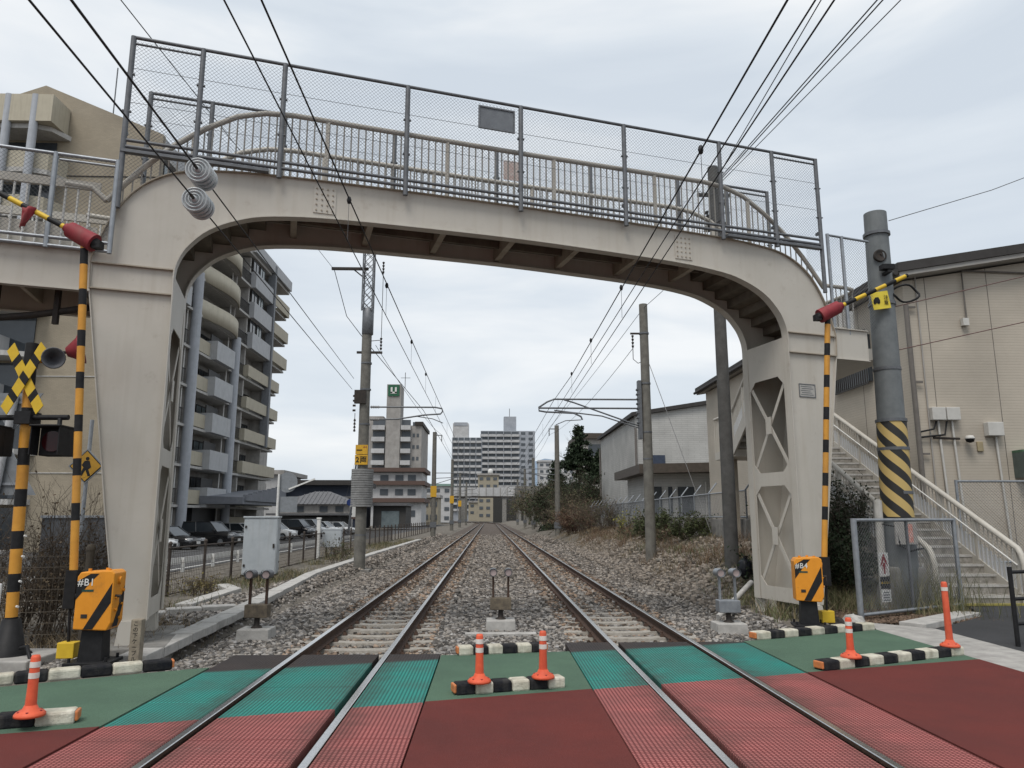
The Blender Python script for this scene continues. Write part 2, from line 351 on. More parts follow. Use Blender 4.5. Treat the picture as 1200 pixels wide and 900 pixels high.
# ---------------------------------------------------------------- tracks
STEEL = mat('worn_rail_head', (.62, .61, .60), .22, (.48, .47, .46), 30, metal=.95)
RUST = mat('rail_rust', (.085, .05, .034), .85, (.045, .03, .024), 25, bump=.3)
SLEEP = mat('sleeper_concrete', (.39, .365, .325), .9, (.26, .235, .20), 14, bump=.5, bscale=60)
def cpath(off):
    """centre line: straight, then bending left beyond the straight"""
    pts = [(off, y) for y in (-12, 2, 6, 9, 12, 20, 40, 80, 120, 160, 195)]
    Rr = 330; yc = 195
    for k in range(1, 14):
        a = k * .06; pts.append((off - (Rr + off) * (1 - math.cos(a)) * 1.0, yc + (Rr + off) * math.sin(a)))
    return pts
HEAD = [(-.0635, -.153), (.0635, -.153), (.0635, -.142), (.012, -.122), (.0085, -.045), (.0325, -.036), (.0325, -.005), (.026, 0), (-.026, 0), (-.0325, -.005), (-.0325, -.036), (-.0085, -.045), (-.012, -.122), (-.0635, -.142)]
def rail(off, parent):
    p = cpath(off); n = len(HEAD); vs = []; fs = []; mi = []
    for i, (x, y) in enumerate(p):
        a = p[max(i - 1, 0)]; c = p[min(i + 1, len(p) - 1)]; t = Vector((c[0] - a[0], c[1] - a[1])).normalized()
        for (u, z) in HEAD: vs.append((x + t.y * u, y - t.x * u, z))
    b = MB()
    for i in range(len(p) - 1):
        for k in range(n):
            b.k = 1 if k in (6, 7, 8) else 0
            b.add([vs[i * n + k], vs[i * n + (k + 1) % n], vs[(i + 1) * n + (k + 1) % n], vs[(i + 1) * n + k]], [(0, 1, 2, 3)])
    return b.build('rail', [RUST, STEEL], parent)
def sleeper_mesh():
    b = MB()
    prof = [(-1.0, -.172), (-.4, -.168), (-.25, -.182), (.25, -.182), (.4, -.168), (1.0, -.172)]
    for (a, za), (c, zc) in zip(prof[:-1], prof[1:]):
        w0, w1 = .10, .13
        b.add([(a, -w1, -.33), (a, w1, -.33), (a, w0, za), (a, -w0, za), (c, -w1, -.33), (c, w1, -.33), (c, w0, zc), (c, -w0, zc)],
              [(3, 2, 6, 7), (0, 3, 7, 4), (2, 1, 5, 6)] + ([(0, 1, 2, 3)] if a == -1 else []) + ([(7, 6, 5, 4)] if c == 1 else []))
    b.k = 1
    for s in (-.566, .566):
        for d in (-.1, .1):
            b.box((s + d, 0, -.142), (.075, .09, .045), taper=.6); b.cyl((s + d, 0, -.13), (s + d, 0, -.095), .014, n=6)
    return b.mesh([SLEEP, RUST], name='sleeper')
SLM = sleeper_mesh()
for xc, y0, lab in ((XL, 10.02, 'railway track on concrete sleepers beside the cable trough and grey cabinet'), (XR, 10.85, 'railway track on concrete sleepers beside the weedy bank')):
    t = thing('railway_track', lab, 'railway track', (xc, 12, -.2), 'two parallel railway tracks')
    rail(xc - .566, t); rail(xc + .566, t)
    for k in range(110):
        y = y0 + k * .6 + random.uniform(-.02, .02)
        place('sleeper', SLM, t, (random.uniform(-.015, .015), y - 12, .2 + random.uniform(-.012, .004)))

# ---------------------------------------------------------------- ballast
BALM = mat('ballast_bed', (.125, .10, .082), .95, (.05, .04, .033), 5, bump=1., bscale=30, detail=12)
def bz(x, y):
    z = np.full(np.shape(x), -.235) + 0 * y
    z = z - .16 * sstep(4.0, 5.0, x) - .14 * (1 - sstep(-4.7, -3.9, x))
    for xc in (XL, XR): z = z + (.055 * sstep(12.2, 17, y)) * (np.abs(x - xc) < .5) + (.045 * sstep(12.2, 16, y)) * (np.abs(x - xc) > .63) * (np.abs(x - xc) < 1.1)
    for xc in (XL, XR): z = z + .03 * np.exp(-((np.abs(x - xc) - 1.2) / .35) ** 2) - .03 * np.exp(-((x - xc) / .5) ** 2)
    return z
def bstart(x): return np.where(x < -3.15, 9.2, np.where(x < -.6, 9.74, np.where(x < 1.05, 9.85, np.where(x < 3.5, 10.5, 10.75))))
bx = np.arange(-4.9, 5.3, .2); by = np.concatenate([np.arange(8.9, 30, .25), np.arange(30, 200, 5.)])
mx_, my_ = np.meshgrid(bx, by); mz = bz(mx_, my_) + (rng.random(mx_.shape) - .5) * .035 * (my_ < 30)
bv = np.stack([mx_, np.maximum(my_, bstart(mx_) - .15), mz], -1).reshape(-1, 3); n1 = len(bx)
ii = np.arange((len(by) - 1) * n1).reshape(len(by) - 1, n1)[:, :-1].ravel()
bed = struct(np_mesh('ballast_bed', bv, np.stack([ii, ii + 1, ii + n1 + 1, ii + n1], 1), BALM, smooth=True))
# curved far bed
b = MB(); p = cpath((XL + XR) / 2)[10:]
for (a, c) in zip(p[:-1], p[1:]):
    t = Vector((c[0] - a[0], c[1] - a[1])).normalized(); nn = Vector((t.y, -t.x))
    b.quad((a[0] - nn.x * 5, a[1] - nn.y * 5, -.24), (a[0] + nn.x * 5, a[1] + nn.y * 5, -.24), (c[0] + nn.x * 5, c[1] + nn.y * 5, -.24), (c[0] - nn.x * 5, c[1] - nn.y * 5, -.24))
struct(b.build('ballast_bed', BALM))
def stones(P, size, name, tints):
    n = len(P)
    cube = np.array([[-1, -1, -1], [1, -1, -1], [1, 1, -1], [-1, 1, -1], [-1, -1, 1], [1, -1, 1], [1, 1, 1], [-1, 1, 1]], float) * .5
    q = np.array([[3, 2, 1, 0], [4, 5, 6, 7], [0, 1, 5, 4], [1, 2, 6, 5], [2, 3, 7, 6], [3, 0, 4, 7]])
    V = cube[None] * (1 + (rng.random((n, 8, 3)) - .5) * .95) * np.array([1.15, 1., .75])
    a = rng.random(n) * 6.28; c, s = np.cos(a), np.sin(a); b_ = (rng.random(n) - .5) * 1.4; cb, sb = np.cos(b_), np.sin(b_)
    x = V[..., 0] * c[:, None] - V[..., 1] * s[:, None]; y = V[..., 0] * s[:, None] + V[..., 1] * c[:, None]; z = V[..., 2]
    y2 = y * cb[:, None] - z * sb[:, None]; z2 = y * sb[:, None] + z * cb[:, None]
    V = np.stack([x, y2, z2], -1) * size[:, None, None] + P[:, None, :]
    F = (q[None] + 8 * np.arange(n)[:, None, None]).reshape(-1, 4)
    return stuff(np_mesh(name, V.reshape(-1, 3), F, mat_attr('ballast_stone', (1, 1, 1), .92), np.repeat(tints, 6, 0)))
Ps = []; Ss = []
for (y0, y1, den, s0, s1, xa, xb) in ((9.2, 13, 760, .030, .055, -6.2, 4.9), (13, 18, 470, .036, .062, -6.4, 5.0), (18, 26, 230, .045, .07, -5.6, 5.2), (26, 40, 95, .06, .095, -5.4, 5.2), (40, 80, 40, .07, .12, -5.4, 5.2)):
    n = int((y1 - y0) * (xb - xa) * den); x = rng.uniform(xa, xb, n); y = rng.uniform(y0, y1, n)
    keep = y > bstart(x) + .02
    for xc, yy0 in ((XL, 10.02), (XR, 10.85)):
        onsl = (np.abs(x - xc) < 1.0) & (np.abs((y - yy0 + .3) % .6 - .3) < .115) & (y > yy0 - .2)
        keep &= ~(onsl & (rng.random(n) < np.interp(y, [10, 12.5, 16, 22], [.93, .85, .45, .1])))
        keep &= ~((np.abs(np.abs(x - xc) - .566) < .085))
    keep &= ~((x < -4.3) & (rng.random(n) < .35))
    x, y = x[keep], y[keep]; base = np.where((x > -4.9) & (x < 5.2), bz(x, y), gz(x, y))
    base = np.maximum(base, gz(x, y) - .02)
    Ps.append(np.stack([x, y, base + rng.uniform(-.012, .03, len(x))], -1)); Ss.append(rng.uniform(s0, s1, len(x)))
P = np.concatenate(Ps); S = np.concatenate(Ss); v = .06 + .36 * rng.random(len(P)) ** 1.5; hue = rng.random((len(P), 1))
T = v[:, None] * (np.array([[1.0, .97, .94]]) * hue + np.array([[1.0, .90, .79]]) * (1 - hue))
rusty = (np.minimum(np.abs(np.abs(P[:, 0] - XL) - .566), np.abs(np.abs(P[:, 0] - XR) - .566)) < .45) & (rng.random(len(P)) < .55)
T *= np.stack([np.interp(P[:, 1], [9, 14, 24], [1, .95, .82]), np.interp(P[:, 1], [9, 14, 24], [1, .94, .77]), np.interp(P[:, 1], [9, 14, 24], [1, .93, .72])], 1)
T[rusty] *= np.array([.95, .76, .62])
tag(stones(P, S, 'ballast_stones', T), 'grey crushed stone ballast around the sleepers', 'ballast')

# ---------------------------------------------------------------- cable troughs
def trough(label, pts, wd=.34, hg=.13, seg=.6):
    t = thing('cable_trough', label, 'cable trough', (pts[0][0], pts[0][1], -.2)); P = [Vector((a, c)) for a, c in pts]
    for a, c in zip(P[:-1], P[1:]):
        d = c - a; n = max(1, round(d.length / seg)); u = d.normalized(); rz = math.atan2(u.y, u.x); k = d.length / n
        me = MB().box((0, 0, 0), (k - .012, wd, hg)).mesh(CONC_L, name='trough_lid')
        for i in range(n):
            q = a + u * (k * (i + .5)); o = place('trough_lid', me, t, (q.x - pts[0][0], q.y - pts[0][1], .2 + float(gz(min(q.x, -4.75), q.y)) + hg * .4 + random.uniform(-.008, .008)), bevel=.012); o.rotation_euler.z = rz + random.uniform(-.008, .008)
    return t
trough('long pale concrete cable trough running beside the ballast', [(-4.33, 9.55), (-4.62, 14.7), (-5.35, 23.2), (-5.45, 34), (-5.3, 58)])
trough('short concrete cable trough crossing the gravel behind the pale bridge leg', [(-6.5, 14.1), (-4.85, 14.9)])
trough('bent concrete cable trough leading towards the big grey cabinet', [(-6.05, 15.4), (-6.25, 19.0), (-7.0, 20.3)])
# ================================================================ footbridge over the tracks
BA = Vector((.9654, .2607, 0)); BN = Vector((-.2607, .9654, 0)); BO = Vector((.44, 11.815, 0)); BW = 1.3
def B(s, t, z): return BO + BA * s + BN * t + Vector((0, 0, z - .0145 * s))
fb = thing('footbridge', 'cream steel arched footbridge spanning both railway tracks', 'footbridge', B(0, 0, 0))
TOP = [(0, 6.85), (2, 6.84), (3.9, 6.80), (4.7, 6.745), (5.2, 6.66), (5.55, 6.50), (5.82, 6.27), (6.02, 5.97), (6.16, 5.65), (6.25, 5.35), (6.30, 5.13), (6.28, 4.75)]
ARCH = [(0, 6.28), (1, 6.27), (2.9, 6.225), (3.9, 6.14), (4.4, 6.01), (4.8, 5.80), (5.06, 5.53), (5.18, 5.30), (5.225, 5.08), (5.22, 4.75)]
def leg_out(z): return float(np.interp(z, [.25, 1.6, 4.75], [5.58, 5.80, 6.28]))
def smooth(pts, n=4):
    """Catmull-Rom through (s,z)"""
    P = [pts[0]] + list(pts) + [pts[-1]]; o = []
    for i in range(1, len(P) - 2):
        for k in range(n):
            t = k / n; a, b_, c, d = (np.array(P[i + j], float) for j in (-1, 0, 1, 2))
            o.append(tuple(.5 * (2 * b_ + (c - a) * t + (2 * a - 5 * b_ + 4 * c - d) * t * t + (3 * b_ - a - 3 * c + d) * t ** 3)))
    return o + [pts[-1]]
topR = smooth(TOP, 4); archR = smooth(ARCH, 4)
outline = topR + [(leg_out(1.6), 1.6), (5.58, .25), (5.20, .25)] + archR[::-1]
outlineL = [(-s, z) for s, z in outline]
def band(b, pts, t0, t1, th, closed=False):
    """strip of plate following (s,z) points, from t0 to t1, thickness th"""
    for (s0, z0), (s1, z1) in zip(pts[:-1], pts[1:]):
        d = Vector((s1 - s0, z1 - z0)).normalized(); nx, nz = -d.y * th, d.x * th
        b.prism([B(s0, t0, z0), B(s1, t0, z1), B(s1 + nx, t0, z1 + nz), B(s0 + nx, t0, z0 + nz)], BN * (t1 - t0))
for t, nm in ((0, 'near_girder'), (BW, 'far_girder')):
    b = MB()
    full = outline[:-1] + [(-s, z) for s, z in outline[::-1]][1:-1] if False else None
    # right and left halves as quads strips between top and arch, then the legs
    for sg in (1, -1):
        n = 44; ta = np.array(topR); aa = np.array(archR)
        def res(A, n):
            d = np.r_[0, np.cumsum(np.hypot(*np.diff(A, axis=0).T))]; u = np.linspace(0, d[-1], n); return list(zip(np.interp(u, d, A[:, 0]), np.interp(u, d, A[:, 1])))
        T_, A_ = res(ta, n), res(aa, n)
        for k in range(n - 1):
            q = [A_[k], A_[k + 1], T_[k + 1], T_[k]]
            b.prism([B(sg * s, t - .009, z) for s, z in q], BN * .018)
        zz = [4.75, 3.9, 2.9, 1.9, 1.2, .25]
        for za, zb in zip(zz[:-1], zz[1:]):
            b.prism([B(sg * s, t - .009, z) for s, z in ((5.22 - .0044 * (4.75 - za), za), (leg_out(za), za), (leg_out(zb), zb), (5.22 - .0044 * (4.75 - zb), zb))], BN * .018)
    # weld the strips into one smooth plate
    import bmesh
    me = b.mesh([CREAM], WLOC[fb.name], nm); bm = bmesh.new(); bm.from_mesh(me); bmesh.ops.remove_doubles(bm, verts=bm.verts, dist=.0005)
    seen = {}
    for f in list(bm.faces):
        seen.setdefault(frozenset(v.index for v in f.verts), []).append(f)
    kill = [f for g in seen.values() if len(g) > 1 for f in g]; bmesh.ops.delete(bm, geom=kill, context='FACES'); bmesh.ops.recalc_face_normals(bm, faces=bm.faces); bm.to_mesh(me); bm.free()
    gd = place(nm, me, fb)
    # flanges along the arch, the leg edges and the top edge
    for sg in (1, -1):
        b = MB(); ins, outs = (-.07, .012) if t == 0 else (-.012, .07)
        band(b, [(sg * s, z) for s, z in archR] + [(sg * 5.2, .25)], t + (-.075 if t == 0 else -.10), t + (.10 if t == 0 else .075), .016 * -sg)
        b.build('arch_flange', CREAM, gd)
        b = MB(); band(b, [(sg * s, z) for s, z in topR], t - .06, t + .06, .014 * sg); b.build('top_flange', CREAM_D, gd)
        b = MB(); band(b, [(sg * leg_out(z), z) for z in (4.74, 1.6, .25)], t - .05, t + .05, .014 * sg); b.build('leg_flange', CREAM, gd)
    if t == 0:
        for sg in (1, -1):
            for z in (5.125, 4.75):
                b = MB(); s0, s1 = 5.235, (6.29 if z > 5 else 6.275); b.prism([B(sg * s0, -.06, z), B(sg * s1, -.06, z), B(sg * s1, -.06, z + .018), B(sg * s0, -.06, z + .018)], BN * .05); b.build('stiffener', CREAM_D, gd)
            b = MB(); c = 3.15 * sg; b.prism([B(c - .17, -.024, 6.30), B(c + .17, -.024, 6.30), B(c + .17, -.024, 6.74), B(c - .17, -.024, 6.74)], BN * .014); sp = b.build('splice_plate', CREAM, gd)
            bl = MB().cyl((0, 0, 0), -BN * .016, .016, .013, 6).mesh(CREAM_D, name='bolt')
            for i in range(4):
                for j in range(5):
                    place('bolt', bl, sp, B(c - .125 + i * .083, -.022, 6.345 + j * .088) - WLOC[sp.name])
        b = MB(); b.prism([B(5.42, -.016, 3.93), B(5.78, -.016, 3.93), B(5.78, -.016, 4.18), B(5.42, -.016, 4.18)], BN * .006); np_ = b.build('name_plate', mat('plate_grey', (.40, .39, .36), .5, (.33, .32, .30), 20), gd)
        b = MB()
        for (s0, z0, s1, z1) in ((5.42, 3.93, 5.78, 3.945), (5.42, 4.165, 5.78, 4.18), (5.42, 3.945, 5.435, 4.165), (5.765, 3.945, 5.78, 4.165)):
            b.prism([B(s0, -.022, z0), B(s1, -.022, z0), B(s1, -.022, z1), B(s0, -.022, z1)], BN * .008)
        for k in range(5): b.prism([B(5.46 + .02 * (k % 2), -.018, 3.97 + k * .038), B(5.73 - .03 * (k % 3), -.018, 3.97 + k * .038), B(5.73 - .03 * (k % 3), -.018, 3.982 + k * .038), B(5.46 + .02 * (k % 2), -.018, 3.982 + k * .038)], BN * .003)
        b.build('plate_lettering', GALV_D, np_)
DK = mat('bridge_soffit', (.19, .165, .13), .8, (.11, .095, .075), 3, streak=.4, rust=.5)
b = MB(); b.prism([B(-4.05, .02, 6.56), B(4.05, .02, 6.56), B(4.05, .02, 6.60), B(-4.05, .02, 6.60)], BN * (BW - .04)); b.build('deck', DK, fb)
for s in (-3.6, -2.4, -1.2, 0, 1.2, 2.4, 3.6):
    b = MB(); b.prism([B(s - .05, .012, 6.32), B(s + .05, .012, 6.32), B(s + .05, .012, 6.558), B(s - .05, .012, 6.558)], BN * (BW - .024)); b.build('cross_beam', CREAM_D, fb)
for t in (.42, .88):
    b = MB(); b.prism([B(-4.0, t, 6.44), B(4.0, t, 6.44), B(4.0, t, 6.557), B(-4.0, t, 6.557)], BN * .05); b.build('stringer', DK, fb)
# stair flights from the deck down to the landings
nst = 8
for sg in (1, -1):
    for k in range(nst):
        s0 = sg * (4.05 + k * .27); s1 = s0 + sg * .29; zt = 6.60 - (k + 1) * .166
        b = MB(); b.prism([B(s0, .012, zt - .035), B(s1, .012, zt - .035), B(s1, .012, zt), B(s0, .012, zt)], BN * (BW - .024))
        b.prism([B(s0, .012, zt), B(s0 + sg * .02, .012, zt), B(s0 + sg * .02, .012, zt + .164), B(s0, .012, zt + .164)], BN * (BW - .024)); b.build('step', DK, fb)
# leg bracing: inner face frame with X braces, outer face closed plate
for sg in (1, -1):
    fr_ = None; b = MB(); s = sg * 5.21; th = BA * (.014 * sg)
    def face(t0, z0, t1, z1, bb): bb.prism([B(s, t0, z0), B(s, t1, z0), B(s, t1, z1), B(s, t0, z1)], th)
    b = MB(); face(.01, .25, .13, 5.05, b); face(BW - .13, .25, BW - .01, 5.05, b)
    for z0, z1 in ((.25, .50), (2.33, 2.58), (4.35, 5.05)): face(.13, z0, BW - .13, z1, b)
    for z0, z1 in ((.50, 2.33), (2.58, 4.35)):     # chamfered corners
        for ta, tb in ((.13, .30), (BW - .13, BW - .30)):
            b.prism([B(s, ta, z0), B(s, tb, z0), B(s, ta, z0 + .17)], th); b.prism([B(s, ta, z1), B(s, tb, z1), B(s, ta, z1 - .17)], th)
    frm = b.build('leg_frame', CREAM, fb)
    for z0, z1 in ((.50, 2.33), (2.58, 4.35)):
        for ta, tb in ((.13, BW - .13), (BW - .13, .13)):
            b = MB(); p, q = B(s, ta, z0 + .08), B(s, tb, z1 - .08); d = (q - p).normalized(); wv = d.cross(BA).normalized() * .035
            off = BA * (.016 * sg) * (1 if ta < tb else 2); b.prism([p - wv + off, p + wv + off, q + wv + off, q - wv + off], BA * (.012 * sg)); b.build('brace', CREAM, frm)
        b = MB(); c = (z0 + z1) / 2; b.prism([B(s, BW / 2 - .08, c - .16), B(s, BW / 2 + .08, c - .16), B(s, BW / 2 + .08, c + .16), B(s, BW / 2 - .08, c + .16)], BA * (-.012 * sg)); b.build('gusset', CREAM, frm)
    b = MB()
    for za, zb in ((.25, 1.6), (1.6, 5.1)):
        b.prism([B(sg * leg_out(za) - .02 * sg, .01, za), B(sg * leg_out(za) - .02 * sg, BW - .01, za), B(sg * leg_out(zb) - .02 * sg, BW - .01, zb), B(sg * leg_out(zb) - .02 * sg, .01, zb)], BA * (.012 * sg))
    b.build('leg_plate', CREAM, fb)
    for t in (0, BW):
        b = MB(); c = sg * 5.39
        for ds, k in ((-.13, 1), (.13, 1)): b.prism([B(c + ds - .008, t - .13, -.15), B(c + ds - .008, t + .13, -.15), B(c + ds - .008, t + .04, .26), B(c + ds - .008, t - .04, .26)], BA * .016)
        b.prism([B(c - .155, t - .15, -.12), B(c + .155, t - .15, -.12), B(c + .12, t - .12, .249), B(c - .12, t - .12, .249)], BN * .3)
        b.build('foot', CREAM, fb)
    b = MB(); b.box(B(sg * 5.4, BW / 2, -.22), (1.0, 2.1, .34), rz=math.atan2(BA.y, BA.x)); b.build('footing', CONC_D, fb, bevel=.02)

# ---- railings (cream) on both edges
def rail_z(s):
    a = abs(s); return float(np.interp(a, [0, 3.7, 4.1, 4.5, 5.0, 5.35, 5.7, 5.95, 6.2], [7.88, 7.90, 7.86, 7.74, 7.42, 7.12, 6.76, 6.44, 6.1]))
def topz(s): 
    a = abs(s); return float(np.interp(a, [p[0] for p in topR[:40]], [p[1] for p in topR[:40]]))
for t in (.05, BW - .05):
    rl = thing_part = MB().tube([B(s, t, rail_z(s)) for s in np.linspace(-6.2, 6.2, 60)], .042, 8).build('handrail', CREAM, fb)
    bal = {}
    for s in np.arange(-6.0, 6.01, .115):
        zb, zt = topz(s) + .0, rail_z(s)
        h = round(zt - zb, 2)
        if h not in bal: bal[h] = MB().cyl((0, 0, 0), (0, 0, h), .0125, n=6, caps=False).mesh(mat('backlit_baluster_cream', (.36, .345, .315), .5, (.30, .285, .26), 6), name='baluster')  # cream darkened in its colour for balusters backlit by the sky
        place('baluster', bal[h], rl, B(s, t, zb) - WLOC[rl.name])
    for s in (-5.1, -3.15, -1.2, .7, 2.65, 4.6):
        MB().box(B(s, t, (topz(s) + rail_z(s)) / 2 - .02), (.06, .05, rail_z(s) - topz(s))).build('rail_post', CREAM, fb)
# ---- chain-link throwing fence
MESHM = mat('chain_link_wire', (.17, .18, .195), .5, (.12, .13, .14), 10, metal=.2)
def chain(fn, s0, s1, z0, z1, r=.0023, pitch=.062):
    """diagonal wires of a chain-link panel clipped to s0..s1, z0..z1; fn(s,z)->world"""
    b = MB(); H = z1 - z0
    for sg in (1, -1):
        for c in np.arange(s0 - H, s1 + H, pitch):
            pts = []
            # line s = c + sg*(z-z0)
            za, zb = z0, z1
            sa, sb = (c, c + H) if sg > 0 else (c + H, c)
            sa, sb = (c, c + H); 
            if sg < 0: sa, sb = c + H, c
            lo, hi = 0., 1.
            d = sb - sa
            for lim, s_ in ((s0, 1), (s1, -1)):
                if s_ * (sa - lim) < 0:
                    if s_ * (sb - lim) <= 0: lo = 2; break
                    lo = max(lo, (lim - sa) / d)
                elif s_ * (sb - lim) < 0: hi = min(hi, (lim - sa) / d)
            if hi - lo < .02: continue
            b.cyl(fn(sa + d * lo, za + H * lo), fn(sa + d * hi, za + H * hi), r, n=3, caps=False)
    return b
POSTS = [-6.02, -5.05, -3.85, -1.91, .04, 1.98, 3.93, 5.08, 6.08]
for t, nm, sgn in ((-.12, 'near_fence', -1), (BW + .12, 'far_fence', 1)):
    fn = lambda s, z, t=t: B(s, t, z)
    ff_ = chain(fn, -6.0, 6.06, 7.0, 8.60).build('fence_mesh', MESHM, fb, fix=False); stuff(ff_)
    for s in POSTS:
        z0 = 6.74 if abs(s) < 5.9 else (5.95 if s < 0 else 5.95)
        o = MB().cyl(B(s, t, z0), B(s, t, 8.66), .041, n=8); o.box(B(s, t + .07 * -sgn, 7.15), (.05, .10, .05), rz=math.atan2(BA.y, BA.x)); 
        for z in (7.45, 8.05): o.box(B(s, t, z), (.12, .05, .02), rz=math.atan2(BA.y, BA.x))
        po = o.build('fence_post', GALV_D, fb)
    for z, r in ((8.65, .028), (7.0, .026), (6.90, .028)):
        MB().tube([B(-6.02, t, z), B(6.08, t, z)], r, 6).build('fence_rail', GALV_D, fb)
    for z in (7.6, 8.15): MB().tube([B(-6.02, t, z), B(6.08, t, z)], .004, 4).build('fence_wire', GALV_D, fb)
    for sg in (1, -1):
        MB().tube([B(sg * 5.07, t, 8.55), B(sg * 6.05, t, 8.55)], .018, 6).build('fence_rail', GALV_D, fb)
        MB().prism([B(sg * 4.0, t - .05, 6.80), B(sg * 6.05, t - .05, 6.80), B(sg * 6.05, t - .05, 6.845), B(sg * 4.0, t - .05, 6.845)], BN * .1).build('fence_bearer', GALV_D, fb)
        stuff(chain(fn, min(sg * 5.72, sg * 6.05), max(sg * 5.72, sg * 6.05), 6.36, 6.80).build('fence_mesh', MESHM, fb, fix=False))
# notices tied to the fence
b = MB(); b.prism([B(-.70, -.16, 8.13), B(-.10, -.16, 8.13), B(-.10, -.16, 8.50), B(-.70, -.16, 8.50)], BN * .012); sg_ = b.build('notice_board', mat('notice_back_grey', (.17, .185, .20), .45, (.13, .14, .155), 5), fb)
b = MB()
for (s0, z0, s1, z1) in ((-.72, 8.11, -.08, 8.135), (-.72, 8.495, -.08, 8.52), (-.72, 8.135, -.695, 8.495), (-.105, 8.135, -.08, 8.495)): b.prism([B(s0, -.175, z0), B(s1, -.175, z0), B(s1, -.175, z1), B(s0, -.175, z1)], BN * .03)
b.build('notice_frame', GALV_D, sg_)
MB().prism([B(.17, BW + .08, 8.03), B(.47, BW + .08, 8.03), B(.47, BW + .08, 8.42), B(.17, BW + .08, 8.42)], BN * .012).build('notice_board', mat('faded_notice', (.52, .47, .44), .6, (.42, .30, .27), 9), fb)

# ---- landings
def landing(sg, s1, tdep):
    s0 = 6.28
    for t in (-.02, tdep):
        b = MB(); b.prism([B(sg * s0, t - .01, 4.70), B(sg * s1, t - .01, 4.70), B(sg * s1, t - .01, 5.30), B(sg * s0, t - .01, 5.30)], BN * .02)
        for z in (4.70, 5.29): b.prism([B(sg * s0, t - .05, z), B(sg * s1, t - .05, z), B(sg * s1, t - .05, z + .014), B(sg * s0, t - .05, z + .014)], BN * .1)
        b.build('landing_girder', CREAM, fb)
    b = MB(); b.prism([B(sg * (s0 - .1), .0, 5.20), B(sg * s1, .0, 5.20), B(sg * s1, .0, 5.25), B(sg * (s0 - .1), .0, 5.25)], BN * tdep); b.build('landing_deck', DK, fb)
    for s in np.arange(s0 + .25, s1, .75):
        MB().prism([B(sg * s, 0, 4.85), B(sg * (s + .06), 0, 4.85), B(sg * (s + .06), 0, 5.198), B(sg * s, 0, 5.198)], BN * tdep).build('cross_beam', CREAM_D, fb)
landing(-1, 10.2, 1.5)
# left landing: fence, railing with kick panels, brace under the deck
for s in (-6.06, -6.85, -8.3, -9.8):
    o = MB().cyl(B(s, -.13, 5.25), B(s, -.13, 6.66), .036, n=8); o.build('fence_post', GALV, fb)
for z, a, c in ((6.64, -9.8, -6.06), (5.40, -9.8, -6.06), (6.56, -6.8, -6.06), (5.28, -9.8, -6.06)): MB().tube([B(a, -.13, z), B(c, -.13, z)], .026 if z != 6.56 else .018, 6).build('fence_rail', GALV, fb)
stuff(chain(lambda s, z: B(s, -.13, z), -9.8, -6.1, 5.42, 6.62).build('fence_mesh', MESHM, fb, fix=False))
for t in (.06, 1.42):
    MB().prism([B(-10.2, t, 6.24), B(-6.3, t, 6.24), B(-6.3, t, 6.36), B(-10.2, t, 6.36)], BN * .05).build('handrail', CREAM, fb)
    me = MB().box((0, 0, 0), (.022, .022, .9)).mesh(WHITE, name='baluster')
    for s in np.arange(-10.1, -6.35, .16): place('baluster', me, fb, B(s, t + .02, 5.78) - WLOC[fb.name])
    MB().prism([B(-10.2, t + .06, 5.32), B(-6.3, t + .06, 5.32), B(-6.3, t + .06, 5.70), B(-10.2, t + .06, 5.70)], BN * .015).build('kick_panel', CREAM, fb)
MB().tube([B(-6.35, .3, 4.55), B(-7.0, .35, 4.40), B(-8.4, .4, 4.15), B(-10, .4, 4.0)], .05, 8).build('drain_pipe', IRON, fb)
for s in (-6.75, -7.5, -8.6): MB().box(B(s, .3, 4.52), (.07, .06, .5)).build('pipe_hanger', IRON, fb)
MB().prism([B(-8.6, .2, 3.2), B(-8.3, .2, 3.2), B(-8.3, .2, 4.75), B(-8.6, .2, 4.75)], BN * .25).build('landing_column', CREAM_D, fb)

for t in (.06, BW - .05): MB().tube([B(-6.75, t + .02, 6.30), B(-6.4, t + .01, 6.28), B(-6.2, t, 6.10)], .042, 8).build('handrail', CREAM, fb)
# right landing with rounded railing, then two flights down
landing(1, 7.05, 1.9)
pts = [(6.25, .05), (6.7, .05), (6.9, .1), (7.02, .25), (7.05, .5), (7.05, 1.9)]
MB().tube([B(s, t, 6.16) for s, t in pts], .04, 8).build('handrail', CREAM, fb)
me = MB().cyl((0, 0, 0), (0, 0, .9), .011, n=6, caps=False).mesh(mat('backlit_baluster_cream', (.47, .44, .385)), name='baluster')
for (sa, ta), (sc, tc_) in zip(pts[:-1], pts[1:]):
    n = max(1, int(math.hypot(sc - sa, tc_ - ta) / .11))
    for k in range(n): place('baluster', me, fb, B(sa + (sc - sa) * k / n, ta + (tc_ - ta) * k / n, 5.26) - WLOC[fb.name])
MB().tube([B(s, t, 5.33) for s, t in pts], .03, 6).build('toe_rail', CREAM, fb)
b = MB()
for (sa, ta), (sc, tc_) in zip(pts[:-1], pts[1:]): b.prism([B(sa, ta + .02, 5.30), B(sc, tc_ + .02, 5.30), B(sc, tc_ + .02, 5.72), B(sa, ta + .02, 5.72)], BA * -.01 + BN * .01)
b.build('kick_panel', WHITE, fb)
for s, z1 in ((6.33, 7.2), (6.66, 7.19)):
    MB().cyl(B(s, .0, 5.2), B(s, .0, z1), .034, n=8).build('fence_post', GALV, fb)
MB().tube([B(6.33, 0, 7.18), B(7.3, 0, 7.16)], .024, 6).build('fence_rail', GALV, fb)
stuff(chain(lambda s, z: B(s, 0, z), 6.35, 7.3, 5.3, 7.16).build('fence_mesh', MESHM, fb, fix=False))
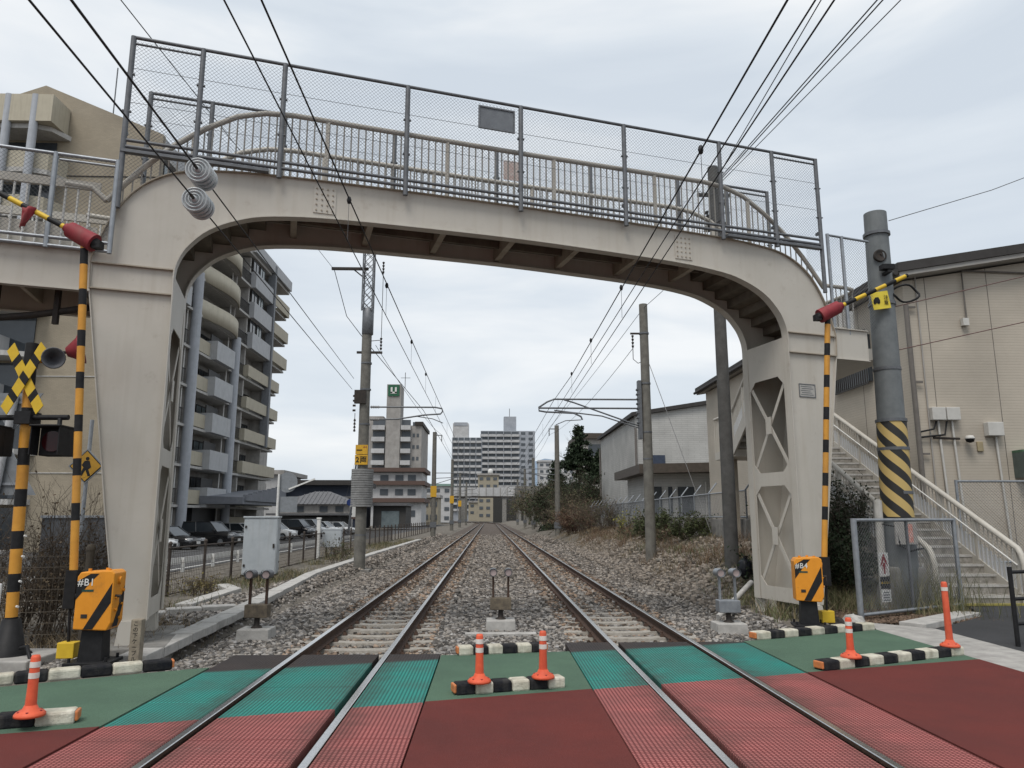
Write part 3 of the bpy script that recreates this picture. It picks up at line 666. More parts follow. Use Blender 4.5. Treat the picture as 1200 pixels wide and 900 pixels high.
# ---- flight from the landing, mid landing and lower flight (parallel with the track)
STEP = mat('stair_tread_concrete', (.33, .31, .28), .9, (.16, .15, .13), 7, bump=.3, streak=.3)
def flight(p_low, p_high, width_vec, nst, kick=True, ends=True):
    """p_low/p_high: left edge points at tread level; width_vec across"""
    pl, ph, wv = Vector(p_low), Vector(p_high), Vector(width_vec); run = Vector((ph.x - pl.x, ph.y - pl.y, 0)); rise = ph.z - pl.z; d = (ph - pl)
    u = run.normalized()
    for k in range(nst):
        a = pl + run * (k / nst); zt = pl.z + rise * (k + 1) / nst; h = rise / nst; rl = run.length / nst
        b = MB(); q = [Vector((a.x, a.y, zt - h - .05)), Vector((a.x, a.y, zt - h - .05)) + u * (rl + .03), Vector((a.x, a.y, zt)) + u * (rl + .03), Vector((a.x, a.y, zt))]
        b.prism(q, wv); b.build('step', STEP, fb)
        b = MB(); q = [Vector((a.x, a.y, zt - .045)) - u * .012, Vector((a.x, a.y, zt - .045)), Vector((a.x, a.y, zt + .004)), Vector((a.x, a.y, zt + .004)) - u * .012]; b.prism(q, wv); b.build('nosing', CONC_L, fb)
    for side in (0, 1):
        o = wv * side; n = wv.normalized() * (.05 if side else -.05)
        b = MB(); q = [pl + o + Vector((0, 0, -.22)), ph + o + Vector((0, 0, -.22)), ph + o + Vector((0, 0, .22)), pl + o + Vector((0, 0, .22))]; b.prism(q, n); st = b.build('stair_stringer', CREAM, fb)
        hr = [pl + o + n * .5 + Vector((0, 0, 1.08)), ph + o + n * .5 + Vector((0, 0, 1.08))]
        if ends: hr = [pl + o + n * .5 - u * .14 + Vector((0, 0, .0)), pl + o + n * .5 - u * .13 + Vector((0, 0, .78)), pl + o + n * .5 - u * .07 + Vector((0, 0, .97))] + hr
        b = MB().tube(hr, .058, 8); rl_ = b.build('handrail', CREAM, fb)
        MB().tube([p + Vector((0, 0, -.32)) + n * -.9 for p in hr[-2:]], .017, 6).build('grab_rail', WHITE, rl_)
        nb = int(run.length / .13); me = MB().cyl((0, 0, .2), (0, 0, 1.06), .014, n=5, caps=False).mesh(CREAM, name='baluster')
        for k in range(nb): place('baluster', me, rl_, pl + d * ((k + .5) / nb) + o + n * .5 - WLOC[rl_.name])
        pm = MB().box((0, 0, .38), (.012 if abs(u.y) > .7 else .10, .10 if abs(u.y) > .7 else .012, .38)).mesh(mat('frosted_panel', (.60, .61, .62), .4, (.52, .53, .54), 4), name='kick_panel')
        for k in range(nb): place('kick_panel', pm, rl_, pl + d * ((k + .5) / nb) + o + n * (.5 if side else .5) - WLOC[rl_.name])
        for k in range(0, nb, 9): MB().box(pl + d * ((k + .5) / nb) + o + n * .5 + Vector((0, 0, .62)), (.07, .07, .9)).build('rail_post', CREAM, rl_)
Y0, Y1, ZM = 14.75, 22.2, 3.74
flight((8.75, Y0, -.02), (8.75, Y1, ZM), (1.75, 0, 0), 21)
MB().lohi((7.35, Y1, ZM - .25), (10.5, Y1 + 1.7, ZM)).build('mid_landing', CREAM, fb)
q1 = B(6.25, 1.9, 0); flight((7.4, Y1 - .1, ZM), (7.2, 18.9, 5.25), (1.1, 0, 0), 9, ends=False)
MB().lohi((6.85, 15.3, 5.0), (8.55, 18.9, 5.25)).build('upper_landing', CREAM, fb)
for (a, c) in (((7.36, Y1 + 1.68), (10.5, Y1 + 1.68)), ((7.38, Y1), (7.38, Y1 + 1.68))):
    MB().tube([(*a, ZM + 1.08), (*c, ZM + 1.08)], .045, 8).build('handrail', CREAM, fb); n = int(math.hypot(a[0] - c[0], a[1] - c[1]) / .13)
    me = MB().cyl((0, 0, 0), (0, 0, 1.06), .010, n=5, caps=False).mesh(CREAM, name='baluster')
    for k in range(n): place('baluster', me, fb, Vector((a[0] + (c[0] - a[0]) * k / n, a[1] + (c[1] - a[1]) * k / n, ZM)) - WLOC[fb.name])
for p in ((7.8, Y1 + 1.3), (10.3, Y1 + 1.3)):
    zt = ZM - .2 if p[1] > 20 else (5.0 if p[0] < 9 else ZM * (p[1] - Y0) / (Y1 - Y0) - .2)
    MB().box((p[0], p[1], zt / 2), (.2, .2, zt)).build('stair_column', CREAM_D, fb)
b = MB().prism([(8.8, 14.7, -.1), (8.8, Y1, -.1), (8.8, Y1, .05), (8.8, 14.9, .05)], (1.65, 0, 0)); b.build('stair_base', CONC_D, fb)
# ================================================================ kerbs, delineators
def kerb(label, p0, p1, n, first=0, dep=.175, h=.112, ends=(True, True), z0=0.):
    """black and white blocks along the front edge p0->p1"""
    p0, p1 = Vector((*p0, 0)), Vector((*p1, 0)); u = (p1 - p0).normalized(); nv = Vector((-u.y, u.x, 0)); k = (p1 - p0).length / n; rz = math.atan2(u.y, u.x)
    t = thing('kerb_strip', label, 'kerb', p0 + Vector((0, 0, z0)), 'black and white kerb strips on the crossing')
    for i in range(n):
        b = MB(); c = u * (k * (i + .5)) + nv * (dep / 2)
        b.prism([(-k / 2 + .002, -dep / 2, 0), (k / 2 - .002, -dep / 2, 0), (k / 2 - .002, dep / 2, 0), (-k / 2 + .002, dep / 2, 0)], (0, 0, h))
        me = b.mesh(OFFW if (i + first) % 2 == 0 else KBLK, name='kerb_block')
        o = place('kerb_block', me, t, c + Vector((0, 0, -.01)), bevel=.022); o.rotation_euler.z = rz
    for e, on in ((0, ends[0]), (1, ends[1])):
        if on:
            b = MB(); b.box((0, 0, h * .48), (.03, dep * .8, h * .72)); me = b.mesh(mat('worn_orange_reflector', (.62, .20, .06), .5, (.42, .16, .07), 20), name='end_reflector')
            o = place('end_reflector', me, t, (p1 - p0) * e + nv * (dep / 2) + u * (.008 if e else -.008), bevel=.012); o.rotation_euler.z = rz
    return t
kerb('long striped kerb below the crossing gate box marked B1', (-7.2, 6.85), (-3.54, 8.84), 14, 0, ends=(False, True))
kerb('striped kerb carrying one delineator near the crossbuck warning post', (-6.2, 5.75), (-3.42, 6.62), 10, 1, ends=(False, True))
kerb('short striped kerb carrying two delineators between the tracks', (-.30, 7.50), (.78, 7.81), 6, 1, ends=(True, False), dep=.175)
kerb('bare striped kerb at the ballast edge between the tracks', (-.36, 9.58), (.74, 9.80), 6, 0)
kerb('striped kerb below the crossing gate box marked B4', (3.74, 10.62), (5.86, 11.50), 9, 0, ends=(True, False))
kerb('striped kerb carrying a short and a tall delineator', (3.74, 8.52), (5.90, 9.42), 10, 1, ends=(True, False))
def delineator(label, x, y, h, z=.099):
    t = thing('delineator_post', label, 'delineator', (x, y, z), 'orange delineator posts on the kerbs')
    MB().lathe((0, 0, 0), [(.0, 0), (.115, 0), (.115, .018), (.10, .035), (.06, .055), (.045, .085), (.0, .085)], 20).build('base', ORED, t, local=True)
    MB().lathe((0, 0, 0), [(.043, .07), (.038, h * .5), (.036, h - .02), (.028, h), (0, h)], 16).build('tube', ORED, t, local=True)
    me = MB().lathe((0, 0, 0), [(.0395, 0), (.0395, .045)], 16).mesh(mat('reflective_white_band', (.72, .70, .66), .35, (.60, .56, .5), 14), name='reflective_band')
    for k in ((.62, .80) if h < .7 else (.22, .86)): place('reflective_band', me, t, (0, 0, h * k))
    for a in range(6): 
        o = MB().cyl((.085 * math.cos(a), .085 * math.sin(a), .028), (.085 * math.cos(a), .085 * math.sin(a), .045), .011, n=6).build('bolt', RED, t, local=True)
    return t
delineator('orange delineator post on the kerb near the crossbuck warning post', -3.70, 6.47, .47)
delineator('orange delineator on the middle kerb, on its end towards the grey cabinet', -.085, 7.60, .45)
delineator('orange delineator on the middle kerb, on its end towards the weedy bank', .55, 7.78, .45)
delineator('short orange delineator on the kerb in front of the gate box marked B4', 4.15, 8.76, .44)
delineator('tall orange delineator on the kerb in front of the chain link fence', 5.73, 9.44, .78)

# ================================================================ text helper (flat print)
def text(body, size, parent, loc, rot, m, name='lettering', ext=.001, align='CENTER', bold=0.):
    cu = bpy.data.curves.new(name, 'FONT'); cu.body = body; cu.size = size; cu.extrude = ext; cu.align_x = align; cu.align_y = 'CENTER'; cu.offset = bold; cu.resolution_u = 3; cu.space_character = 1.12
    o = bpy.data.objects.new(name, cu); COL.objects.link(o); dg = bpy.context.evaluated_depsgraph_get()
    me = bpy.data.meshes.new_from_object(o.evaluated_get(dg)); bpy.data.objects.remove(o); me.materials.clear(); me.materials.append(m)
    q = place(name, me, parent, loc); q.rotation_euler = rot
    return q
FRONT = (math.pi / 2, 0, 0)

# ================================================================ crossing gates
def striped(b, pts_r, segs, n=12):
    """segs: list of (length, material index) along straight line a->c"""
    a, c, r = pts_r; d = (Vector(c) - Vector(a)); L_ = d.length; u = d.normalized(); p = 0
    for ln, k in segs:
        q = min(p + ln, L_); b.k = k; b.cyl(Vector(a) + u * p, Vector(a) + u * q, r, n=n, caps=(p == 0 or q >= L_)); p = q
        if p >= L_: break
def gate(label, x, y, rz, num, boom_dx, elbow_z, arm_end, side, lean):
    """machine box on a pedestal, vertical boom with a folded outer arm; side=-1 boom left of the box, +1 right"""
    t = thing('crossing_gate', label, 'crossing gate', (x, y, 0.02))
    rot = Matrix.Rotation(rz, 4, 'Z')
    b = MB(); 
    for z, wd, dp in ((0, .46, .40), (.035, .46, .40)): pass
    b.box((0, 0, .02), (.50, .42, .04)); b.box((0, 0, .21), (.27, .24, .36), taper=.86)
    for sx in (-1, 1):
        for sy in (-1, 1): b.cyl((sx * .2, sy * .16, .04), (sx * .2, sy * .16, .085), .02, n=6)
    o = b.build('pedestal', BLACK, t, local=True, bevel=.008); o.rotation_euler.z = rz
    b = MB(); w2 = .21
    prof = [(-.24, .38), (.22, .36), (.27, .46), (.27, 1.10), (.22, 1.14), (-.20, 1.12), (-.24, 1.06)] 
    b.prism([(px, -w2, pz) for px, pz in prof], (0, 2 * w2, 0)); o = b.build('machine_box', ORANGE, t, local=True, bevel=.015); o.rotation_euler.z = rz; mb = o; o.scale = (.80, .80, .86); o.location.z = .07
    # black stripes, door edge, number
    for poly in ([(-.235, 1.0), (-.06, 1.1), (.06, 1.1), (-.06, .98), (-.235, .76)], [(-.10, .38), (.03, .38), (.25, .72), (.25, .98)]):
        b = MB(); b.prism([(px, -w2 - .003, pz) for px, pz in poly], (0, .002, 0)); b.build('black_stripe', BLACK, mb, local=True)
    b = MB(); b.prism([(.272, -.15, .40), (.272, .02, .40), (.272, .18, .72), (.272, .18, .92)], (.002, 0, 0)); b.build('black_stripe', BLACK, mb, local=True)
    text(num, .13, mb, (-.11, -w2 - .006, .985), FRONT, WHITE, bold=.0012)
    b = MB(); b.box((-.08, -w2 - .003, .88), (.16, .004, .028)); b.build('small_plate', mat('green_plate', (.02, .07, .055), .5), mb, local=True)
    b = MB(); b.box((-.10, -w2 - .004, .55), (.085, .006, .05)); b.build('name_plate', IRON, mb, local=True)
    for (yy, zz, r_) in ((-.02, 1.0, .05), (.12, .86, .022), (-.10, .62, .022), (.05, .5, .022), (-.12, .78, .018), (.1, .68, .018)):
        MB().cyl((.265, yy, zz), (.30, yy, zz), r_, n=10).build('knob', ORANGE, mb, local=True)
    for (xx, yy) in ((-.12, -.1), (.05, .08), (.15, -.1)): MB().cyl((xx, yy, 1.12), (xx, yy, 1.16), .025, n=8).build('knob', ORANGE, mb, local=True)
    b = MB(); b.cyl((.26, -.12, .80), (.35, -.12, .80), .02, n=8); b.cyl((.34, -.12, .80), (.34, -.12, .72), .015, n=6); b.build('crank_stub', IRON, mb, local=True)
    # boom carrier with counterweight
    bx = side * boom_dx; b = MB()
    b.cyl((0, .12, .74), (bx, .12, .74), .05, n=10); b.box((bx, .12, .82), (.13, .10, .44)); b.cyl((bx, .12, .62), (bx - side * .02, .12, .22), .018, n=8)
    for k in range(3): b.cyl((bx - .07, .12, .70 + .1 * k), (bx - .085, .12, .70 + .1 * k), .02, n=6)
    b.build('boom_carrier', BLACK, t, local=True)
    b = MB(); b.box((bx - side * .03, .12, .13), (.20, .15, .18)); b.build('counterweight', YELLOW, t, local=True, bevel=.01)
    a = Vector((bx, .12, 1.0)); c = Vector((bx + lean, .12, elbow_z)); b = MB(); cyc = [(.62, 0)]
    for k in range(20): cyc += [(.21, 1), (.33, 0)]
    striped(b, (a, c, .046), cyc); bo = b.build('boom', [AMBER, BLACK], t, local=True)
    # elbow sleeve and the folded arm
    ae = Vector(arm_end) ; d = (ae - c).normalized(); s0 = c - d * .16 + Vector((0, -.02, .05)); b = MB(); b.cyl(s0, s0 + d * .37, .122, .108, 16); b.cyl(s0 + d * .40, s0 + d * .44, .06, .06, 10); b.build('elbow_sleeve', RED, t, local=True)
    b = MB(); b.cyl(s0 - d * .06, s0 + d * .02, .065, .08, 10); b.box(s0 - d * .05, (.10, .12, .10)); b.build('elbow_hinge', BLACK, t, local=True)
    b = MB(); cyc = []
    for k in range(14): cyc += [(.20, 0), (.20, 1)]
    striped(b, (s0 + d * .3, ae, .036), cyc, 10); arm = b.build('folded_arm', [YELLOW, BLACK], t, local=True)
    return t, s0, d
t, s0, d = gate('orange crossing gate box marked B1 with raised striped boom by the marker post', -4.56, 9.12, R(4), '#B1', .39, 5.16, (-2.25, .12, 6.03), -1, -.29)
b = MB(); p = s0 + d * 1.0
def flag(t, p, w_, h_, nm='warning_flag'):
    b = MB(); vs = []; n = 6
    for i in range(n + 1):
        for j in range(n + 1):
            u, v = i / n, j / n; wv = w_ * (1 - .75 * v * v); vs.append((p.x - wv / 2 + wv * u - .05 * v, p.y + .035 * math.sin(u * 7 + v * 3), p.z - h_ * v * (1 - .25 * u)))
    fs = [(i * (n + 1) + j, (i + 1) * (n + 1) + j, (i + 1) * (n + 1) + j + 1, i * (n + 1) + j + 1) for i in range(n) for j in range(n)]
    b.smooth = True; b.add(vs, fs); o = b.build(nm, RED, t, local=True); m = o.modifiers.new('thick', 'SOLIDIFY'); m.thickness = .006
    return o
flag(t, p + Vector((.02, -.05, -.02)), .17, .30)
gate('orange crossing gate box marked B4 with raised striped boom by the fence panel', 4.96, 11.76, R(-14), '#B4', .36, 5.0, (2.15, .12, 5.72), 1, .36)

# ================================================================ level crossing warning post
wp = thing('warning_post', 'orange and black striped warning post with crossbuck, horn and signal lamps', 'warning post', (-5.86, 9.65, 0.0))
b = MB(); a = Vector((0, 0, .25)); c = Vector((-.13, 0, 3.62)); cyc = []
for k in range(12): cyc += [(.22, 1), (.30, 0)]
striped(b, (a, c, .068), cyc, 14); b.build('post', [AMBER, BLACK], wp, local=True)
MB().lathe((0, 0, 0), [(.0, 0), (.26, 0), (.26, .03), (.17, .12), (.10, .45), (.0, .45)], 20).build('base', BLACK, wp, local=True)
MB().box((0, 0, -.04), (1.0, .9, .14)).build('plinth', CONC, wp, local=True, bevel=.02)
MB().cyl((-.135, 0, 3.60), (-.14, 0, 3.92), .085, .078, 14).build('cap', BLACK, wp, local=True)
cb = MB(); cbo = None
cc = Vector((-.12, -.13, 3.44))
for k, (ang, yo) in enumerate(((64, 0.), (-61, .022))):
    b = MB(); Ln, Wd = .94, .125; n = 7; u = Vector((math.cos(R(ang)), 0, math.sin(R(ang)))); v = Vector((-u.z, 0, u.x))
    if u.z < 0: u = -u; v = -v
    cuts = np.r_[0, np.cumsum([.165, .09, .165, .10, .165, .09, .165])]; cuts = cuts / cuts[-1] * Ln - Ln / 2
    for i in range(n):
        x0, x1 = cuts[i], cuts[i + 1]; b.k = i % 2; sk = .03 * (1 if k == 0 else -1)
        b.prism([cc + Vector((0, yo, 0)) + u * (x0 - sk) + v * (-Wd / 2), cc + Vector((0, yo, 0)) + u * (x1 - sk) + v * (-Wd / 2), cc + Vector((0, yo, 0)) + u * (x1 + sk) + v * (Wd / 2), cc + Vector((0, yo, 0)) + u * (x0 + sk) + v * (Wd / 2)], (0, .012, 0))
    b.build('crossbuck_board', [YELLOW, BLACK], wp, local=True)
b = MB(); b.lathe((.10, .0, 3.72), [(.03, 0), (.04, .08), (.07, .17), (.135, .27), (.14, .275), (.125, .275), (.065, .17), (.0, .09)], 18, Vector((.62, -.75, -.12))); b.build('horn_speaker', mat('horn_grey', (.10, .105, .115), .5), wp, local=True)
b = MB(); b.cyl((-.11, -.02, 3.66), (.12, .0, 3.72), .03, n=8); b.build('horn_bracket', AMBER, wp, local=True)
b = MB(); b.cyl((-.95, -.06, 2.93), (.46, -.06, 2.94), .035, n=8); b.box((-.08, -.02, 2.93), (.2, .24, .16)); b.build('lamp_arm', BLACK, wp, local=True)
for x in (-.42, .36):
    b = MB(); b.box((x, -.07, 2.62), (.34, .20, .36)); b.box((x, -.22, 2.80), (.38, .34, .025)); b.cyl((x, -.07, 2.80), (x, -.07, 2.93), .03, n=8); lm = b.build('signal_lamp', BLACK, wp, local=True, bevel=.015)
    MB().cyl((x, -.171, 2.62), (x, -.19, 2.62), .13, n=20).build('lens', mat('dark_red_lens', (.045, .006, .008), .12), lm, local=True)
    b = MB(); b.prism([(x - .18, -.18, 2.80), (x - .165, -.18, 2.80), (x - .165, -.18, 2.44), (x - .18, -.18, 2.44)], (0, -.18, 0)); b.prism([(x + .165, -.18, 2.80), (x + .18, -.18, 2.80), (x + .18, -.18, 2.44), (x + .165, -.18, 2.44)], (0, -.18, 0)); b.build('hood', BLACK, lm, local=True)
b = MB(); b.lathe((.40, .03, 3.84), [(.0, -.10), (.06, -.10), (.16, .05), (.20, .08), (.0, .0)], 16, Vector((.9, .3, .3))); b.build('beacon', RED, wp, local=True)
b = MB(); b.tube([(-.05, 0, 3.75), (.15, .02, 3.80), (.34, .03, 3.82)], .02, 6); b.build('beacon_bracket', IRON, wp, local=True)
for z in (.6, .9, 1.2, 1.45): MB().cyl((.07, -.05, z), (.10, -.07, z), .015, n=8).build('reflector', WHITE, wp, local=True)
b = MB(); b.tube([(.2, -.1, .12), (.35, -.22, .16), (.45, -.3, .02), (.5, -.34, -.12)], .022, 6); b.build('cable', BLACK, wp, local=True)

# ================================================================ obstacle detectors on plinths
def detector(label, x, y, post_h, col, z=-.28):
    t = thing('obstacle_detector', label, 'detector', (x, y, z), 'twin-headed obstacle detectors in the ballast')
    MB().box((0, 0, .11), (.52, .46, .26), taper=.94).build('plinth', CONC_L, t, local=True, bevel=.015)
    MB().lathe((0, 0, .22), [(.09, 0), (.09, .03), (.045, .06), (.04, .22)], 12).build('pedestal', IRON, t, local=True)
    MB().box((0, 0, .50), (.36, .22, .20)).build('junction_box', col, t, local=True, bevel=.012)
    for sx in (-1, 1):
        b = MB(); b.box((sx * .13, 0, .60 + post_h / 2), (.035, .05, post_h)); b.build('bracket', RUST if col != GALV else GALV, t, local=True)
        h = MB(); h.cyl((sx * .13, -.11, .62 + post_h), (sx * .13, .12, .62 + post_h), .068, n=14); h.cyl((sx * .13, -.15, .63 + post_h), (sx * .13, -.10, .63 + post_h), .075, n=14, caps=False)
        ho = h.build('sensor_head', GALV_D if col != GALV else GALV, t, local=True)
        MB().cyl((sx * .13, -.112, .62 + post_h), (sx * .13, -.116, .62 + post_h), .055, n=14).build('lens', mat('pale_rose_lens', (.42, .34, .33), .2), ho, local=True)
    return t
detector('rusty twin-headed obstacle detector on a plinth in front of the big grey cabinet', -3.66, 12.3, .44, WOOD)
MB  # noqa
detector('twin-headed obstacle detector standing between the two tracks', .21, 13.2, .40, WOOD)
detector('galvanised twin-headed obstacle detector near the gate box marked B4', 4.0, 12.7, .42, GALV)
b = MB().box((.2, 12.45, -.20), (1.15, .16, .09)); tag(b.build('concrete_slab', CONC_L, bevel=.01), 'flat concrete strip lying in the ballast before the middle detector', 'slab')
b = MB(); b.tube([(4.2, 13.95, -.12), (5.25, 15.1, .40)], .05, 8); tag(b.build('conduit_pipe', CONC_L), 'pale plastic conduit pipe rising behind the galvanised detector', 'pipe')

# kilometre / warning stake in front of the left leg
t = thing('marker_post', 'small weathered concrete marker post with vertical black characters', 'marker post', (-4.12, 9.2, -.05))
MB().box((0, 0, .27), (.125, .11, .56)).build('stake', mat('stake_concrete', (.30, .26, .20), .9, (.20, .17, .13), 12, bump=.3), t, local=True, bevel=.012)
for k, ch in enumerate('この下ケーブル'): text(ch, .062, t, (0, -.0565, .50 - k * .066), FRONT, BLACK)

# ================================================================ cabinets
def cabinet(label, x, y, z, w_, d_, h_, rz=0, leg=False, group=None):
    t = thing('trackside_cabinet', label, 'cabinet', (x, y, z), group, rz)
    if leg: 
        MB().box((0, 0, .3), (.14, .12, .62)).build('leg', CONC, t, local=True); zb = .60
    else:
        for sx in (-1, 1): MB().box((sx * w_ * .35, 0, .12), (w_ * .16, d_ * .9, .28)).build('foot', IRON, t, local=True)
        MB().box((0, 0, .265), (w_ * 1.06, d_ * 1.05, .05)).build('base_frame', IRON, t, local=True); zb = .29
    o = MB().box((0, 0, zb + h_ / 2), (w_, d_, h_)).build('cabinet_body', CABG, t, local=True, bevel=.012)
    MB().box((0, 0, zb + h_ + .02), (w_ * 1.07, d_ * 1.08, .05)).build('roof', CABG, t, local=True, bevel=.01)
    MB().box((-.0, -d_ / 2 - .006, zb + h_ / 2), (w_ * .94, .012, h_ * .94)).build('door', CABG, t, local=True, bevel=.004)
    for z_ in (.16, .84): MB().box((-w_ * .44, -d_ / 2 - .02, zb + h_ * z_), (.05, .03, .07)).build('hinge', IRON, t, local=True)
    MB().box((w_ * .40, -d_ / 2 - .025, zb + h_ * .5), (.05, .03, .12)).build('handle', IRON, t, local=True)
    MB().box((w_ / 2 + .006, 0, zb + h_ * .5), (.012, d_ * .92, h_ * .94)).build('side_door', CABG, t, local=True)
    for k in range(4): MB().box((w_ / 2 + .016, d_ * .2, zb + h_ * (.2 + .2 * k)), (.02, .05, .05)).build('latch', IRON, t, local=True)
    return t
cabinet('large pale grey trackside cabinet behind the rusty twin-headed detector', -6.75, 22.7, -.25, .95, .75, 1.62, R(10))
cabinet('small pale grey trackside cabinet on a concrete leg by the lattice-topped mast', -7.3, 35.5, -.30, .85, .55, .80, R(5), leg=True)
t = thing('white_post', 'white square concrete post beside the small leg-mounted cabinet', 'post', (-7.75, 34.6, -.3)); MB().box((0, 0, .95), (.16, .16, 1.9)).build('shaft', WHITE, t, local=True, bevel=.02); MB().box((0, 0, 1.92), (.20, .20, .08)).build('cap', WHITE, t, local=True, bevel=.02)
# ================================================================ catenary masts and poles
def cone_pole(b, x0, z0, x1, z1, r0, r1, n=18, seg=6):
    pts = [(x0 + (x1 - x0) * k / seg, 0, z0 + (z1 - z0) * k / seg) for k in range(seg + 1)]
    b.tube(pts, [r0 + (r1 - r0) * k / seg for k in range(seg + 1)], n); return b
def insulator(b, a, c, n=5, r=.06):
    a, c = Vector(a), Vector(c); d = (c - a)
    b.cyl(a, c, r * .3, n=6)
    for k in range(n):
        p = a + d * ((k + .5) / n); u = d.normalized() * (d.length / n * .3); b.cyl(p - u, p + u, r, r * .6, 10)
def bands(t, b0, zs, r):
    for z in zs: MB().cyl((b0(z), 0, z - .03), (b0(z), 0, z + .03), r, n=16).build('steel_band', GALV_D, t, local=True)

# left mast with lattice extension
t = thing('catenary_mast', 'concrete catenary mast with a lattice steel top and corrugated guard', 'catenary mast', (-4.62, 27.3, -.25), 'catenary masts along the line')
cone_pole(MB(), 0, 0, -.02, 8.9, .205, .18).build('pole', POLE, t, local=True)
MB().lathe((0, 0, 8.7), [(.19, -.0), (.215, .02), (.215, 1.0), (.19, 1.02)], 16).build('sleeve', GALV_D, t, local=True)
b = MB(); h0, h1 = 9.6, 12.05
for sx in (-1, 1):
    for sy in (-1, 1): b.box((sx * .19 - .03, sy * .19, (h0 + h1) / 2), (.05, .05, h1 - h0))
for k in range(6):
    z0, z1 = h0 + (h1 - h0) * k / 6, h0 + (h1 - h0) * (k + 1) / 6
    for sy in (-1, 1):
        b.cyl((-.22, sy * .19, z0), (.16, sy * .19, z1), .013, n=5); b.cyl((.16, sy * .19, z0), (-.22, sy * .19, z1), .013, n=5)
    for sx in (-.22, .16): b.cyl((sx, -.19, z0 if k % 2 else z1), (sx, .19, z1 if k % 2 else z0), .013, n=5)
b.build('lattice_top', GALV_D, t, local=True)
b = MB(); b.box((-.75, 0, 11.30), (1.4, .10, .10)); b.cyl((-.62, 0, 11.28), (-.15, 0, 10.9), .025, n=6); b.build('top_arm', IRON, t, local=True)
b = MB(); b.box((.10, 0, 8.02), (.95, .09, .08)); b.build('middle_arm', IRON, t, local=True)
b = MB(); insulator(b, (.52, 0, 11.6), (.52, 0, 11.1), 4, .05); b.cyl((.52, 0, 11.1), (.52, 0, 8.6), .012, n=5); insulator(b, (.52, 0, 8.6), (.52, 0, 8.1), 4, .05); b.cyl((-.0, 0, 8.45), (.52, 0, 8.5), .014, n=5); b.build('insulator_string', IRON, t, local=True)
b = MB(); b.tube([(.2, 0, 5.95), (2.6, 0, 5.95), (2.85, 0, 5.90), (2.88, 0, 5.80), (2.8, 0, 5.70), (2.2, 0, 5.66), (1.2, 0, 5.50), (.2, 0, 5.48)], .03, 8); b.tube([(2.75, 0, 5.70), (1.9, 0, 5.62)], .022, 6); b.tube([(1.95, 0, 5.60), (2.5, 0, 5.52), (2.9, 0, 5.36)], .016, 6); b.build('cantilever_bracket', GALV_D, t, local=True)
b = MB(); insulator(b, (.22, 0, 5.95), (.55, 0, 5.95), 5, .06); insulator(b, (.22, 0, 5.48), (.55, 0, 5.48), 5, .06); b.build('bracket_insulator', mat('porcelain', (.30, .29, .28), .3), t, local=True)
b = MB(); b.box((-.15, -.2, 6.3), (.42, .14, .5)); 
for k in range(4): b.cyl((-.32, -.15, 5.8 + .18 * k), (-.42, -.15, 5.8 + .18 * k), .04, n=8)
b.cyl((-.33, -.16, 5.0), (-.33, -.16, 5.7), .012, n=5); insulator(b, (-.33, -.16, 5.0), (-.33, -.16, 5.5), 4, .05); b.build('tension_fittings', IRON, t, local=True)
b = MB()
for k in range(16): b.cyl((0, 0, 2.30 + k * .085), (0, 0, 2.30 + k * .085 + .07), .40 - .0 * k, n=18)
b.build('corrugated_guard', mat('guard_grey', (.26, .26, .255), .6, (.18, .18, .178), 6), t, local=True)
SIGNY = mat('amber_sign', (.62, .36, .03), .5, (.52, .29, .03), 9)
b = MB().box((-.02, -.26, 3.98), (.46, .02, .36)); s1 = b.build('sign_plate', SIGNY, t, local=True); text('2両', .26, s1, (-.02, -.275, 3.97), FRONT, BLACK, bold=.006)
b = MB().box((-.02, -.255, 4.35), (.44, .02, .34)); s2 = b.build('sign_plate', SIGNY, t, local=True); MB().box((-.10, -.27, 4.33), (.2, .01, .035)).build('sign_mark', BLACK, s2, local=True); text('44', .13, s2, (.10, -.268, 4.43), FRONT, RED); 
bands(t, lambda z: 0, (1.3, 5.3, 6.6, 7.6), .205)
MB().box((0, 0, .0), (.8, .8, .2)).build('footing', CONC_D, t, local=True)

# right mast
t = thing('catenary_mast', 'plain concrete catenary mast with a looped bracket on the weedy bank', 'catenary mast', (5.60, 26.0, .1), 'catenary masts along the line')
cone_pole(MB(), 0, -.3, 0, 9.25, .185, .15).build('pole', POLE, t, local=True)
b = MB(); b.box((-.24, 0, 5.35), (.12, .26, 2.1))
for k in range(8): b.cyl((-.30, -.14, 4.9 + .17 * k), (-.30, .14, 4.9 + .17 * k), .045, n=8)
b.build('insulator_rack', GALV_D, t, local=True)
b = MB(); b.tube([(-.3, 0, 5.72), (-3.3, 0, 5.72), (-3.55, 0, 5.62), (-3.85, 0, 5.42), (-3.84, 0, 5.30), (-3.6, 0, 5.26), (-2.6, 0, 5.22), (-2.35, 0, 5.10), (-2.3, 0, 4.98)], .032, 8)
b.tube([(-3.84, 0, 5.40), (-.3, 0, 5.40)], .032, 8); b.tube([(-2.95, 0, 5.70), (-2.6, 0, 5.60), (-.3, 0, 4.78)], .028, 8); b.tube([(-3.3, 0, 5.32), (-1.6, 0, 5.12), (-.3, 0, 4.70)], .024, 8)
b.tube([(-2.35, 0, 4.98), (-2.9, 0, 4.95), (-3.25, 0, 4.80)], .016, 6); b.build('cantilever_bracket', GALV_D, t, local=True)
b = MB(); b.box((-.25, 0, 8.15), (.5, .06, .06)); insulator(b, (-.42, 0, 8.1), (-.42, 0, 7.6), 4, .05); b.tube([(-.42, 0, 7.6), (-.42, 0, 7.2), (-.25, 0, 7.05), (0, 0, 7.15)], .014, 5); b.build('top_bracket', IRON, t, local=True)
bands(t, lambda z: 0, (3.6, 4.55, 6.3, 8.15), .18)
